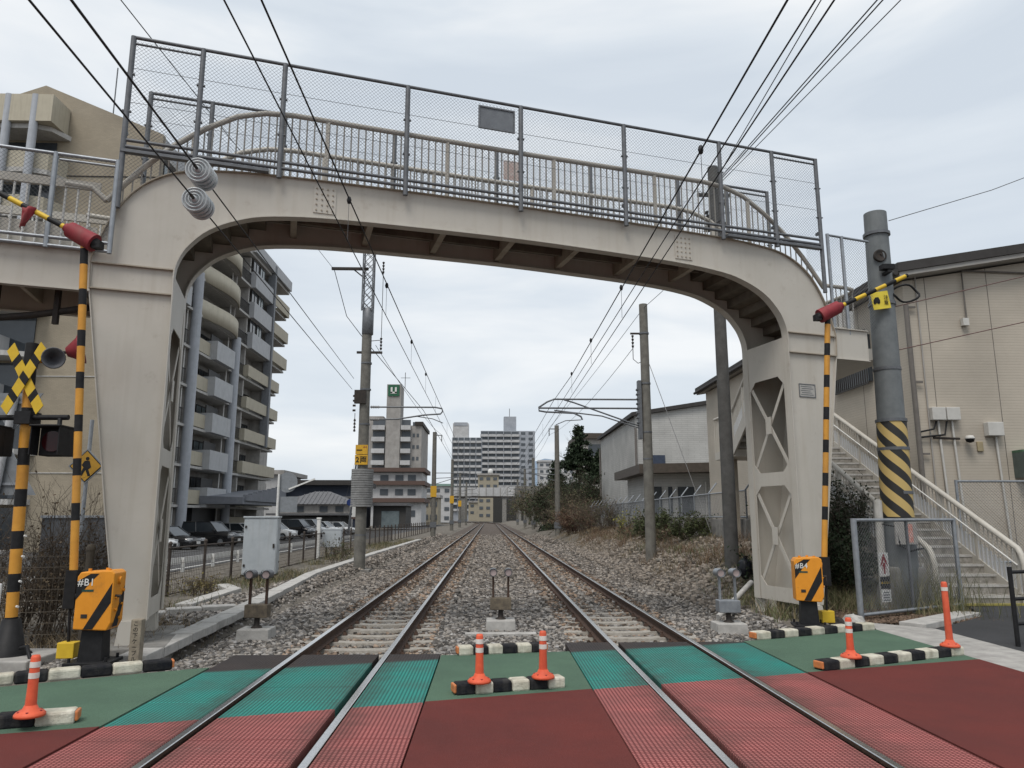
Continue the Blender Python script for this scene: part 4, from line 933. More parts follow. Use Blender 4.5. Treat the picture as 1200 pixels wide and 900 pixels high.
b = MB(); b.cyl((.1, -.22, 7.0), (2.6, .8, .3), .012, n=5); b.build('stay_wire', mat('stay_grey', (.40, .40, .40), .5), t, local=True)

# smaller masts further along
def far_mast(label, x, y, h, side, sign=False):
    t = thing('catenary_mast', label, 'catenary mast', (x, y, -.2), 'catenary masts along the line')
    cone_pole(MB(), 0, 0, 0, h, .24, .19, 12, 3).build('pole', POLE, t, local=True)
    b = MB(); s = -side
    b.tube([(0, 0, 5.9), (s * 3.0, 0, 5.9), (s * 3.3, 0, 5.7), (s * 3.0, 0, 5.55), (0, 0, 5.4)], .035, 6); b.tube([(s * .2, 0, 4.9), (s * 2.4, 0, 5.6)], .03, 6); b.build('cantilever_bracket', GALV_D, t, local=True)
    b = MB(); b.box((s * .35, 0, h - .3), (.7, .07, .07)); insulator(b, (s * .65, 0, h - .35), (s * .65, 0, h - .9), 4, .06); b.build('top_bracket', IRON, t, local=True)
    if sign: MB().box((0, -.26, 4.2), (.55, .02, 1.0)).build('sign_plate', SIGNY, t, local=True)
    MB().box((0, 0, 1.2), (.56, .5, .5)).build('collar', GALV_D, t, local=True)
LM = ['nearer', 'second', 'third', 'fourth']
far_mast('dark concrete catenary mast with amber plate, next along the fence after the lattice-topped mast', -5.1, 69, 9.7, -1, True)
far_mast('catenary mast with amber plate, second along the fence after the lattice-topped mast', -5.0, 101, 9.6, -1, True)
far_mast('catenary mast with amber plate, third along the fence after the lattice-topped mast', -5.1, 131, 9.6, -1, True)
far_mast('slender catenary mast just before the white rail overbridge, fence side', -5.0, 165, 9.5, -1)
far_mast('concrete catenary mast beside the dark conifer', 5.75, 62.8, 9.6, 1)
far_mast('catenary mast along the wooded bank, first past the dark conifer', 5.8, 98, 9.6, 1)
far_mast('catenary mast along the wooded bank, second past the dark conifer', 5.8, 121, 9.6, 1)
far_mast('slender catenary mast along the wooded bank just before the overbridge', 5.8, 152, 9.5, 1)

# dark pole behind the right leg
t = thing('utility_pole', 'tall dark concrete utility pole on the weedy bank behind the footbridge', 'utility pole', (5.98, 18.5, .3), 'utility poles')
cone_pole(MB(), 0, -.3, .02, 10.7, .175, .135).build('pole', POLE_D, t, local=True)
b = MB(); b.box((.02, 0, 9.9), (.9, .08, .08)); b.box((.02, 0, 9.0), (.5, .5, .10)); insulator(b, (-.25, -.1, 9.4), (-.1, -.1, 9.0), 4, .07); insulator(b, (.3, -.1, 9.9), (.3, -.1, 9.5), 3, .06); b.build('top_fittings', IRON, t, local=True)

# grey pole with hazard stripes on the right
PG = mat('grey_pole_coating', (.17, .183, .187), .6, (.125, .136, .14), 3.5, streak=.35, dirt=(.10, .11, .11))
t = thing('utility_pole', 'thick grey utility pole wrapped with black and yellow hazard stripes', 'utility pole', (7.93, 14.35, 0.), 'utility poles')
cone_pole(MB(), 0, -.1, .10, 7.92, .285, .22, 24, 8).build('pole', PG, t, local=True)
def hazard():
    m = bpy.data.materials.new('hazard_wrap'); m.use_nodes = True; tr = m.node_tree; bs = tr.nodes['Principled BSDF']; n = tr.nodes.new; l = tr.links.new; bs.inputs['Roughness'].default_value = .6
    tc = n('ShaderNodeTexCoord'); s = n('ShaderNodeSeparateXYZ'); l(tc.outputs['Object'], s.inputs[0])
    an = n('ShaderNodeMath'); an.operation = 'ARCTAN2'; l(s.outputs[1], an.inputs[0]); l(s.outputs[0], an.inputs[1])
    k = n('ShaderNodeMath'); k.operation = 'MULTIPLY_ADD'; k.inputs[1].default_value = .2546; l(an.outputs[0], k.inputs[0]); l(s.outputs[2], k.inputs[2])
    k2 = n('ShaderNodeMath'); k2.operation = 'MULTIPLY'; k2.inputs[1].default_value = 1 / .40; l(k.outputs[0], k2.inputs[0])
    fr2 = n('ShaderNodeMath'); fr2.operation = 'FRACT'; l(k2.outputs[0], fr2.inputs[0]); gt = n('ShaderNodeMath'); gt.operation = 'GREATER_THAN'; gt.inputs[1].default_value = .5; l(fr2.outputs[0], gt.inputs[0])
    mx = n('ShaderNodeMix'); mx.data_type = 'RGBA'; mx.inputs[6].default_value = (.018, .017, .016, 1); mx.inputs[7].default_value = (.50, .36, .13, 1); l(gt.outputs[0], mx.inputs[0]); l(mx.outputs[2], bs.inputs['Base Color'])
    return m
b = MB(); b.tube([(.0, 0, 1.68), (.045, 0, 3.55)], [.292, .275], 32, caps=False); b.build('hazard_wrap', hazard(), t, local=True)
bands(t, lambda z: .0125 * z, (2.15, 3.0, 3.56), .292); bands(t, lambda z: .0125 * z, (4.6, 5.95, 7.45), .262)
b = MB(); b.tube([(.02, -.02, 6.95), (.02, -.25, 6.95)], .02, 6); b.lathe((.0, -.2, 6.92), [(.0, -.06), (.10, -.06), (.13, .0), (.13, .05), (.10, .03), (.0, .03)], 18, Vector((.05, -1, .05))); b.build('round_lamp', IRON, t, local=True)
b = MB(); b.box((.05, -.35, 6.63), (.24, .16, .10)); b.box((.05, -.3, 6.52), (.08, .3, .05)); b.build('lamp_bracket', BLACK, t, local=True)
b = MB(); b.prism([(-.10, -.33, 6.15), (.06, -.37, 6.23), (.06, -.37, 6.25)], (0, .01, 0)); b = MB(); b.box((0.0, -.31, 5.95), (.46, .012, .46), M=Matrix.Rotation(R(-8), 4, 'Y')); s = b.build('yellow_sign', mat('bright_sign_yellow', (.72, .58, .06), .5, (.62, .48, .05), 7), t, local=True)
b = MB(); b.prism([(-.19, -.325, 5.86), (-.02, -.325, 5.88), (-.02, -.325, 5.95), (-.06, -.325, 6.03), (-.14, -.325, 6.02), (-.19, -.325, 5.94)], (0, .006, 0)); b.cyl((-.16, -.325, 5.86), (-.16, -.319, 5.86), .025, n=10); b.cyl((-.06, -.325, 5.87), (-.06, -.319, 5.87), .025, n=10); b.build('car_pictogram', BLACK, s, local=True)
text('注', .13, s, (.14, -.325, 6.02), FRONT, BLACK); s.scale = (.78, 1, .78); s.location = (-.12, 0, 1.31); text('意', .13, s, (.14, -.325, 5.88), FRONT, BLACK)
pts = []
for k in range(28): a = k / 27 * 6.28 * 1.15; pts.append((.5 + .27 * math.cos(a), -.15 + .05 * math.sin(3 * a), 6.15 + .17 * math.sin(a)))
MB().tube(pts, .022, 6).build('cable_coil', BLACK, t, local=True)
b = MB(); b.cyl((-.45, -.10, 0), (-.42, -.10, 2.0), .075, .075, 12); b.build('cable_riser', mat('riser_plastic', (.52, .51, .48), .5, (.42, .41, .38), 6, streak=.3), t, local=True)
b = MB(); b.tube([(-.42, -.2, 1.55), (-.25, -.34, 1.5), (-.2, -.36, 1.15), (0, -.34, 1.05), (.3, -.25, 1.1)], .018, 6); b.build('slack_cable', BLACK, t, local=True)
b = MB().box((-.06, -.34, 1.38), (.42, .05, .42)); pb = b.build('meter_box', CONC, t, local=True, bevel=.01); MB().box((.0, -.368, 1.38), (.12, .006, .34)).build('red_notice', mat('notice_red', (.50, .12, .09), .5, (.60, .45, .40), 30), pb, local=True)
b = MB(); b.box((0, 0, .3), (.95, .6, .9), taper=.7); b.build('concrete_collar', CONC_D, t, local=True, bevel=.03)

# ================================================================ overhead wires
def wire(label, pts, r=.0070, m=WIRE, sag=0., knots=None, name='overhead_wire', grp='overhead wires'):
    P = []
    for a, c in zip(pts[:-1], pts[1:]):
        a, c = Vector(a), Vector(c); n = max(2, int((c - a).length / 2.5)) if sag else 1
        for k in range(n):
            t = k / n; q = a.lerp(c, t); q.z -= sag * 4 * t * (1 - t); P.append(q)
    P.append(Vector(pts[-1])); b = MB().tube(P, r, 6)
    for kp in (knots or []): b.lathe(kp, [(0, -.05), (.02, -.045), (.032, 0), (.02, .045), (0, .05)], 8)
    return tag(b.build(name, m), label, 'wire', grp)
wire('contact wire over the track beside the cable trough', [(-1.84, -6, 5.17), (-1.84, 27.3, 5.2), (-1.7, 69, 5.2), (-1.95, 101, 5.2), (-1.8, 190, 5.2)])
wire('messenger wire above the track beside the cable trough', [(-1.84, -6, 5.72), (-1.84, 27.3, 5.80), (-1.8, 69, 5.9), (-1.84, 101, 5.9), (-1.84, 190, 5.9)], .0095, knots=[(-1.84, y, 5.735) for y in (9.1, 12.7, 17, 21)])
wire('lower of two contact wires over the track beside the bank', [(2.25, -6, 5.07), (2.25, 10, 5.0), (2.25, 26, 4.93), (2.4, 62.8, 5.1), (2.2, 98, 5.1), (2.25, 190, 5.1)])
wire('upper of two contact wires over the track beside the bank', [(2.25, -6, 5.22), (2.25, 26, 5.22), (2.2, 62.8, 5.3), (2.3, 98, 5.3), (2.25, 190, 5.3)])
wire('messenger wire above the track beside the weedy bank', [(2.25, -6, 5.58), (2.25, 20, 5.52), (2.25, 26, 5.72), (2.25, 62.8, 5.9), (2.25, 98, 5.9), (2.25, 190, 5.9)], .0095, knots=[(2.25, y, 5.56) for y in (7.3, 12.15, 16, 19.9)])
for x, ys_, z0, z1, lab in ((-1.84, (9.1, 12.7, 17, 21, 25, 32, 38), 5.18, 5.73, 'left'), (2.25, (7.3, 12.15, 16, 19.9, 24, 31), 5.02, 5.56, 'right')):
    for y in ys_: wire('thin dropper between the messenger and contact wire over the track beside the %s' % ('cable trough' if lab == 'left' else 'bank'), [(x, y, z0), (x, y, z1)], .0035, WIREG, name='dropper', grp='droppers of the %s overhead line' % lab)
# tensioned wires with disc insulators, left
INSM = mat('insulator_glaze', (.46, .49, .50), .25, (.38, .41, .42), 6, spec=.5)
for (pf, pi, lab, wh) in (((-5.05, 27.2, 6.75), (-2.89, 7.0, 5.05), 'upper', 0), ((-5.1, 27.2, 6.35), (-2.90, 7.0, 4.74), 'lower', 1)):
    pf, pi = Vector(pf), Vector(pi); d = (pf - pi).normalized(); far_end = pi - d * 8.5
    wire('%s anchored wire running from the lattice-topped mast to a disc insulator' % lab, [pf, pi + d * .16], .0075)
    wire('%s thick anchored wire coming off the disc insulator over the road' % lab, [pi - d * .16, far_end], .0095 if wh == 0 else .0075)
    t = thing('disc_insulator', '%s of two ribbed grey disc insulators hanging before the arch shoulder above gate box B1' % lab, 'insulator', pi, 'disc insulators')
    for k in range(4):
        b = MB().lathe((d * (-.14 + .085 * k)), [(.0, -.035), (.028, -.035), (.032, .006), (.045, .006), (.047, -.016), (.057, -.016), (.06, .008), (.075, .008), (.077, -.012), (.088, -.012), (.091, .01), (.106, .01), (.108, -.004), (.12, -.002), (.124, .014), (.12, .03), (.07, .05), (.035, .06), (.03, .075), (0, .075)], 24, d); b.build('disc', INSM, t, local=True)
    MB().cyl(-d * .26, d * .28, .016, n=8).build('pin', IRON, t, local=True)
wire('high cable rising from the lattice mast arm across the bridge fence', [(-5.97, 27.3, 11.0), (-5.3, 9.5, 8.95), (-4.6, -6, 8.6)], .008, sag=0)
wire('twisted feeder dropping from the lattice mast arm', [(-5.97, 27.3, 11.0), (-5.45, 27.4, 9.2), (-4.75, 27.6, 8.3), (-3.6, 40, 7.4), (-3.3, 69, 6.7)], .014)
wire('feeder wire from the lattice mast to the masts along the fence', [(-4.3, 27.3, 8.05), (-4.4, 69, 9.2), (-4.4, 101, 9.2), (-4.4, 190, 9.2)], .010, sag=.4)
wire('feeder wire from the plain bank mast to the masts by the bank', [(5.18, 26, 7.7), (5.1, 62.8, 8.6), (5.1, 98, 8.6), (5.1, 190, 8.6)], .010, sag=.5)
wire('cable from the dark pole to the plain bank mast', [(5.95, 18.5, 9.2), (5.6, 26, 9.2), (5.1, 62.8, 9.2)], .010, sag=.15)
for k, (nx_e, lab) in enumerate(((992, 'first'), (1060, 'second'), (1068, 'third'), (1090, 'fourth'))):
    ee = {992: (5.35, 10.6, 9.95), 1060: (6.28, 10.6, 9.98), 1068: (6.38, 10.6, 9.99), 1090: (6.68, 10.6, 10.0)}[nx_e]
    a = Vector((5.98, 18.4, 10.5 - .06 * k)); e_ = Vector(ee); d = (e_ - a); wire('%s of four cables fanning from the dark pole top over the bridge fence' % lab, [a, a + d * 2.4], .010 if k not in (1, 2) else .013)
wire('thin wire leaving the top of the grey pole', [(8.28, 14.3, 7.75), (16, 15.5, 11.0)], .008, WIREG, sag=.2)
wire('upper reddish service cable from the grey pole past the eaves', [(8.25, 14.3, 5.9), (15.0, 16, 8.0)], .010, mat('reddish_cable', (.14, .075, .065), .6), sag=.1)
wire('lower reddish service cable from the grey pole across the siding', [(8.25, 14.3, 5.0), (15.0, 16, 6.9)], .010, mat('reddish_cable', (.14, .075, .065)), sag=.1)
# ================================================================ left: street, car park, apartment block
ROADM = mat('street_asphalt', (.085, .085, .086), .9, (.06, .06, .061), 1.2, bump=.3, bscale=80)
b = MB(); b.prism([(-17.6, 14, -.36), (-11.6, 14, -.36), (-11.4, 60, -.36), (-9.5, 100, -.36), (-8.5, 200, -.36), (-15.5, 200, -.36), (-17, 100, -.36)], (0, 0, .08)); struct(b.build('street', ROADM))
b = MB(); b.prism([(-45, 14, -.36), (-17.6, 14, -.36), (-17, 100, -.36), (-45, 100, -.36)], (0, 0, .072)); struct(b.build('car_park', mat('car_park_asphalt', (.10, .10, .10), .9, (.075, .075, .075), 1., bump=.3)))
for y in np.arange(20, 60, 8.):
    b = MB().box((-14.5, y, -.276), (.12, 4.2, .006)); struct(b.build('lane_marking', WHITE))
b = MB().box((-11.95, 40, -.276), (.14, 60, .006)); struct(b.build('edge_line', WHITE))
# low white guard fence along the street
t = thing('guard_rail', 'low white guard rail along the street beyond the brown post fence', 'guard rail', (-11.2, 40, -.3))
for z in (.42,): MB().box((0, 0, z), (.06, 44, .22)).build('rail_beam', WHITE, t, local=True, bevel=.01)
me = MB().box((0, 0, .26), (.10, .10, .52)).mesh(WHITE, name='post')
for y in np.arange(-21, 22, 3.): place('post', me, t, (.08, y, 0))
# brown post and wire fence along the railway land
FENB = mat('brown_fence_paint', (.075, .06, .05), .7, (.05, .04, .034), 9)
t = thing('post_fence', 'brown post and mesh fence between the railway and the street', 'fence', (-7.6, 30, -.25))
me = MB().cyl((0, 0, 0), (0, 0, 1.28), .04, n=8).lathe((0, 0, 1.28), [(.045, 0), (.055, .03), (.03, .07), (0, .08)], 8).mesh(FENB, name='post')
ysf = list(np.arange(16.2, 110, 2.15))
for y in ysf: place('post', me, t, (random.uniform(-.03, .03) - .05 * max(0, (y - 60) / 50) * -20 * .0, y - 30, 0))
for z in (1.2, .12): MB().tube([(0, ysf[0] - 30, z), (0, ysf[-1] - 30, z)], .02, 5).build('rail', FENB, t, local=True)
b = MB()
for y in np.arange(16.2, 60, .11): b.cyl((0, y - 30, .12), (0, y - 30, 1.2), .004, n=3, caps=False)
for z in np.arange(.22, 1.2, .12): b.cyl((0, 16.2 - 30, z), (0, 30, z), .004, n=3, caps=False)
stuff(b.build('fence_mesh', FENB, t, local=True, fix=False))

# near-left mesh fence behind the warning post
t = thing('mesh_fence', 'brown wire mesh fence with round posts behind the warning post and gate box', 'fence', (-6.6, 10.6, -.05))
FP = mat('fence_post_brown', (.10, .085, .065), .8, (.07, .058, .045), 10)
fa, fb2 = Vector((-5.45, 10.55, 0)), Vector((-9.5, 9.6, 0)); du = (fb2 - fa)
for k in (0, .5, 1.): p = fa + du * k; q = p - WLOC[t.name]; MB().cyl((q.x, q.y, 0), (q.x, q.y, 1.28), .052, n=12).lathe((q.x, q.y, 1.28), [(.06, 0), (.065, .04), (.04, .08), (0, .09)], 12).build('post', FP, t, local=True)
b = MB()
for k in np.linspace(0, 1, 60): q = fa + du * k - WLOC[t.name]; b.cyl((q.x, q.y, .05), (q.x, q.y, 1.2), .0035, n=3, caps=False)
for z in np.arange(.05, 1.25, .145): a, c = fa - WLOC[t.name], fb2 - WLOC[t.name]; b.cyl((a.x, a.y, z), (c.x, c.y, z), .0045, n=3, caps=False)
stuff(b.build('mesh_wires', FP, t, local=True, fix=False))

# ---- apartment block
TILE = mat_grid('tan_wall_tile', (.31, .265, .195), (.23, .195, .145), .21, .075, .10, var=.10, bump=.2)
BEIGE = mat('beige_panel', (.46, .42, .33), .7, (.41, .372, .29), 1.5, streak=.25)
BLUEG = mat('blue_grey_panel', (.43, .437, .445), .55, (.37, .376, .385), 2, streak=.2)
COLG = mat('column_blue_grey', (.42, .44, .475), .55, (.36, .38, .41), 2.5, streak=.2)
BACK = mat('recess_wall', (.42, .40, .375), .8, (.29, .28, .265), 2, streak=.2)
SLAB = mat('slab_edge', (.50, .49, .47), .8, (.40, .39, .37), 3, streak=.3)
FRAME = mat('dark_bronze_frame', (.035, .033, .032), .5)
t = thing('apartment_block', 'tall tan and grey apartment block with curved balconies beyond the car park', 'apartment block', (-30, 60, -.3)); ap = t
ZG, SH, NF = -.3, 2.82, 9; XF = -23.0
b = MB(); b.lohi((-46, 44.2, ZG), (XF, 77.5, ZG + SH * NF)); b.build('wall', BACK, t)
prof = [(-46, ZG), (-20.7, ZG), (-20.7, 25.5), (-28.35, 28.75), (-37, 25.4), (-46, 24.6)]
b = MB(); b.prism([(x, 43.9, z) for x, z in prof], (0, .35, 0)); gw = b.build('gable_wall', TILE, t)
for z in (4.2, 9.9, 15.5, 22.6): MB().box((-27, 43.88, z), (12.6, .05, .05)).build('string_course', SLAB if z < 20 else IRON, gw)
MB().box((-21.7, 43.87, 12), (.05, .05, 24)).build('downpipe', SLAB, gw)
for (x, z0) in ((-24.3, 25.2), (-22.6, 24.6), (-25.5, 23.6), (-22.9, 21.6)): pass
# balcony stack on the gable end
for f in range(NF + 1):
    z = ZG + SH * f
    b = MB(); pts = [(-36, 43.9), (-36, 42.3), (-27.9, 42.3), (-26.9, 42.7), (-26.4, 43.9)]; b.prism([(x, y, z - .15) for x, y in pts], (0, 0, .3)); b.build('balcony_slab', SLAB, t)
    if f < NF:
        m = BEIGE if f >= 6 else BLUEG; b = MB()
        P = pts if f >= 6 else [(-36, 43.9), (-36, 42.3), (-28.6, 42.3), (-28.6, 43.9)]
        for (a, c) in zip(P[:-1], P[1:]):
            u = Vector((c[0] - a[0], c[1] - a[1], 0)).normalized(); nv = Vector((-u.y, u.x, 0)) * .12
            b.prism([(a[0], a[1], z + .15), (c[0], c[1], z + .15), (c[0], c[1], z + 1.2), (a[0], a[1], z + 1.2)], nv)
        b.build('balcony_parapet', m, t)
        MB().lohi((-35.5, 43.80, z + .2), (-27.2, 43.88, z + 2.5)).build('window', GLASS, t)
for x in (-29.3, -27.7): MB().cyl((x, 42.15, 14.5), (x, 42.15, 27.0), .24, n=16).build('column', COLG, t)
MB().prism([(-36, 42.0, 25.25), (-26.6, 42.0, 25.25), (-26.6, 42.0, 27.0), (-36, 42.0, 27.0)], (0, 1.85, 0)).build('balcony_hood', BEIGE, t)
MB().cyl((-27.3, 50, 26), (-27.3, 50, 34), .05, n=6).build('roof_mast', GALV_D, t)
# east face
def par(y0, y1, z, m, out=1.35, h=1.12, nm='balcony_parapet', z0=.12):
    b = MB(); b.lohi((XF + out - .12, y0, z + z0), (XF + out, y1, z + h)); b.lohi((XF + .15, y0, z + z0), (XF + out - .12, y0 + .12, z + h)); b.lohi((XF + .15, y1 - .12, z + z0), (XF + out - .12, y1, z + h)); return b.build(nm, m, t)
WMs = {}
def win(y0, y1, z0, z1, x=XF, gl=GLASS):
    k = (round(y1 - y0, 2), round(z1 - z0, 2), gl.name)
    if k not in WMs:
        w_, h_ = y1 - y0, z1 - z0; b = MB(); b.k = 0; b.box((0, 0, 0), (.04, w_ - .08, h_ - .08)); b.k = 1
        for (yy, zz, dy, dz) in ((0, h_ / 2, w_, .08), (0, -h_ / 2, w_, .08), (w_ / 2, 0, .08, h_), (-w_ / 2, 0, .08, h_), (0, 0, .06, h_)): b.box((.02, yy, zz), (.07, dy, dz))
        WMs[k] = b.mesh([gl, FRAME], name='window')
    return place('window', WMs[k], t, (x + .03 + 30, (y0 + y1) / 2 - 60, (z0 + z1) / 2 + .3))
def bars(y0, y1, z, out=1.32):
    b = MB(); b.box((XF + out, (y0 + y1) / 2, z + 1.1), (.06, y1 - y0, .05)); b.box((XF + out, (y0 + y1) / 2, z + .2), (.05, y1 - y0, .04))
    for y in np.arange(y0 + .06, y1, .16): b.cyl((XF + out, y, z + .2), (XF + out, y, z + 1.1), .018, n=4, caps=False)
    return b.build('balcony_railing', FRAME, t)
for f in range(NF):
    z = ZG + SH * f
    b = MB(); b.lohi((XF, 44.9, z - .16), (XF + 1.42, 74.3 if f < 6 else 76.6, z + .02)); b.build('balcony_slab', SLAB, t)
    for y0, y1, a, c in ((46.4, 48.2, .25, 2.2), (49.6, 51.6, .25, 2.2), (54.2, 55.6, .8, 2.2), (58.0, 60.2, .25, 2.2), (62.6, 63.8, .25, 2.1), (66.0, 67.4, .9, 2.0), (68.9, 70.4, .9, 2.0), (72.2, 74.4, .25, 2.2)): win(y0, y1, z + a, z + c, XF, GLASSL if random.random() < .35 else GLASS)
    for y in (53.0, 61.7, 64.9, 71.0): MB().lohi((XF, y - .08, z), (XF + 1.25, y + .08, z + SH - .16)).build('party_screen', BACK, t)
    MB().lohi((XF + .2, 67.6, z + .03), (XF + .75, 68.5, z + .75)).build('air_conditioner', OFFW, t)
    for y in (60.9, 65.2, 52.4): MB().cyl((XF + 1.15, y, z), (XF + 1.15, y, z + SH - .16), .05, n=6).build('drainpipe', WHITE, t)
    if f < 6:
        if f: par(45, 50.2, z, BEIGE)
        else: par(45, 49.6, z, BEIGE)
        bars(50.2, 52.4, z); par(53.5, 56.6, z, BEIGE)
        if f: 
            b = MB(); b.lohi((XF + .15, 56.6, z - .12), (XF + 1.9, 60.6, z + 1.35)); b.build('bay_box', BLUEG, t); MB().lohi((XF + 1.0, 57.4, z + 1.36), (XF + 1.08, 59.8, z + 2.1)).build('clothes_rack', FRAME, t)
            bars(62.3, 64.6, z)
        par(64.6, 74.2, z, BEIGE, out=1.75 if f else 1.4)
    else:
        b = MB(); b.lohi((XF + .15, 46, z - .12), (XF + 1.7, 51.6, z + 1.3)); b.build('bay_box', BLUEG, t); win(46.6, 48.4, z + 1.4, z + 2.6, XF + 1.2, GLASSL); win(49.0, 51.0, z + 1.4, z + 2.6, XF + 1.2)
        bars(51.6, 53.4, z)
        pts = [Vector((XF + 1.3 + .75 * math.sin(math.pi * (k / 14) ** 1.5) ** .9, 53.4 + 9.1 * k / 14)) for k in range(15)]
        b = MB(); b.smooth = True
        b.add([(p.x, p.y, z - .14) for p in pts] + [(p.x, p.y, z + 1.22) for p in pts], [(k, k + 1, k + 16, k + 15) for k in range(14)])
        cbl = b.build('curved_balcony', BEIGE, t, fix=False); md = cbl.modifiers.new('thick', 'SOLIDIFY'); md.thickness = .13
        b = MB(); b.prism([(XF, 53.4, z - .12)] + [(p.x - .1, p.y, z - .12) for p in pts] + [(XF, 62.5, z - .12)], (0, 0, .13)); b.build('curved_slab', SLAB, t)
        bars(62.5, 65.0, z)
        b = MB(); b.lohi((XF + .15, 65.0, z - .12), (XF + 1.8, 70.4, z + 1.35)); b.build('bay_box', BLUEG, t); win(65.4, 67.0, z + 1.45, z + 2.6, XF + 1.3, GLASS); win(67.4, 68.8, z + 1.45, z + 2.6, XF + 1.3, GLASSL)
        par(71, 76.5, z, BEIGE, out=1.75, h=1.25)
for y, zt in ((53.0, ZG + SH * 7), (61.7, ZG + SH * 6)): MB().cyl((XF + 1.55, y, ZG), (XF + 1.55, y, zt), .36, n=20).build('column', COLG, t)
MB().lohi((XF + 1.2, 70.5, ZG + SH * 3), (XF + 1.9, 70.95, ZG + SH * NF + 1)).build('pilaster', mat('pilaster_grey', (.20, .21, .225), .6), t)
MB().lohi((-45, 44.5, ZG + SH * NF), (XF + 1.5, 77, ZG + SH * NF + .25)).build('roof_slab', SLAB, t)
MB().lohi((XF + 1.2, 64.5, ZG + SH * NF + .25), (XF + 1.85, 76.6, ZG + SH * NF + 1.25)).build('roof_parapet', BLUEG, t); MB().lohi((XF + .9, 46, ZG + SH * NF + .25), (XF + 1.5, 64.5, ZG + SH * NF + 1.25)).build('roof_parapet', BLUEG, t)
# entrance canopy with stepped top
CAN = mat('canopy_grey', (.19, .20, .225), .6, (.15, .16, .18), 2)
b = MB(); b.add([(XF + 1.4, 56.5, 2.65), (XF + 4.6, 56.5, 2.65), (XF + 4.6, 56.5, 3.15), (XF + 1.4, 56.5, 3.25), (XF + 1.4, 68, 2.65), (XF + 4.6, 68, 2.65), (XF + 4.6, 68, 4.0), (XF + 1.4, 68, 4.1)], [(0, 1, 2, 3), (7, 6, 5, 4), (0, 4, 5, 1), (1, 5, 6, 2), (2, 6, 7, 3), (3, 7, 4, 0)]); cn_ = b.build('entrance_canopy', CAN, t)
for k in range(9): MB().lohi((XF + 4.45, 57 + k * 1.2, 2.9), (XF + 4.75, 58.2 + k * 1.2, 3.35 + k * .13)).build('canopy_step', CAN, cn_)
MB().lohi((XF + .1, 56.6, ZG), (XF + .9, 61.3, 2.6)).build('entrance', mat('entrance_dark', (.03, .03, .032), .4), t)
MB().lohi((XF + 1.35, 62.6, ZG), (XF + 1.55, 71.8, ZG + 2.0)).build('garden_wall', BEIGE, t)
# signs on the street lamp
t = thing('lamp_post', 'white lamp post carrying grey backs of road signs before the apartment block', 'lamp post', (-13.0, 46.5, -.3)); 
MB().cyl((0, 0, 0), (0, 0, 4.6), .09, .075, 12).build('shaft', WHITE, t, local=True)
SB = mat('sign_back_grey', (.22, .235, .25), .5)
MB().cyl((.5, .1, 4.1), (.5, .13, 4.1), .62, n=24).build('sign_disc', SB, t, local=True); MB().box((.55, .1, 2.75), (1.25, .03, .95)).build('sign_board', SB, t, local=True); 
MB().box((1.4, .1, 4.0), (1.7, .10, .09), M=Matrix.Rotation(R(-22), 4, 'Y')).build('lamp_arm', WHITE, t, local=True)

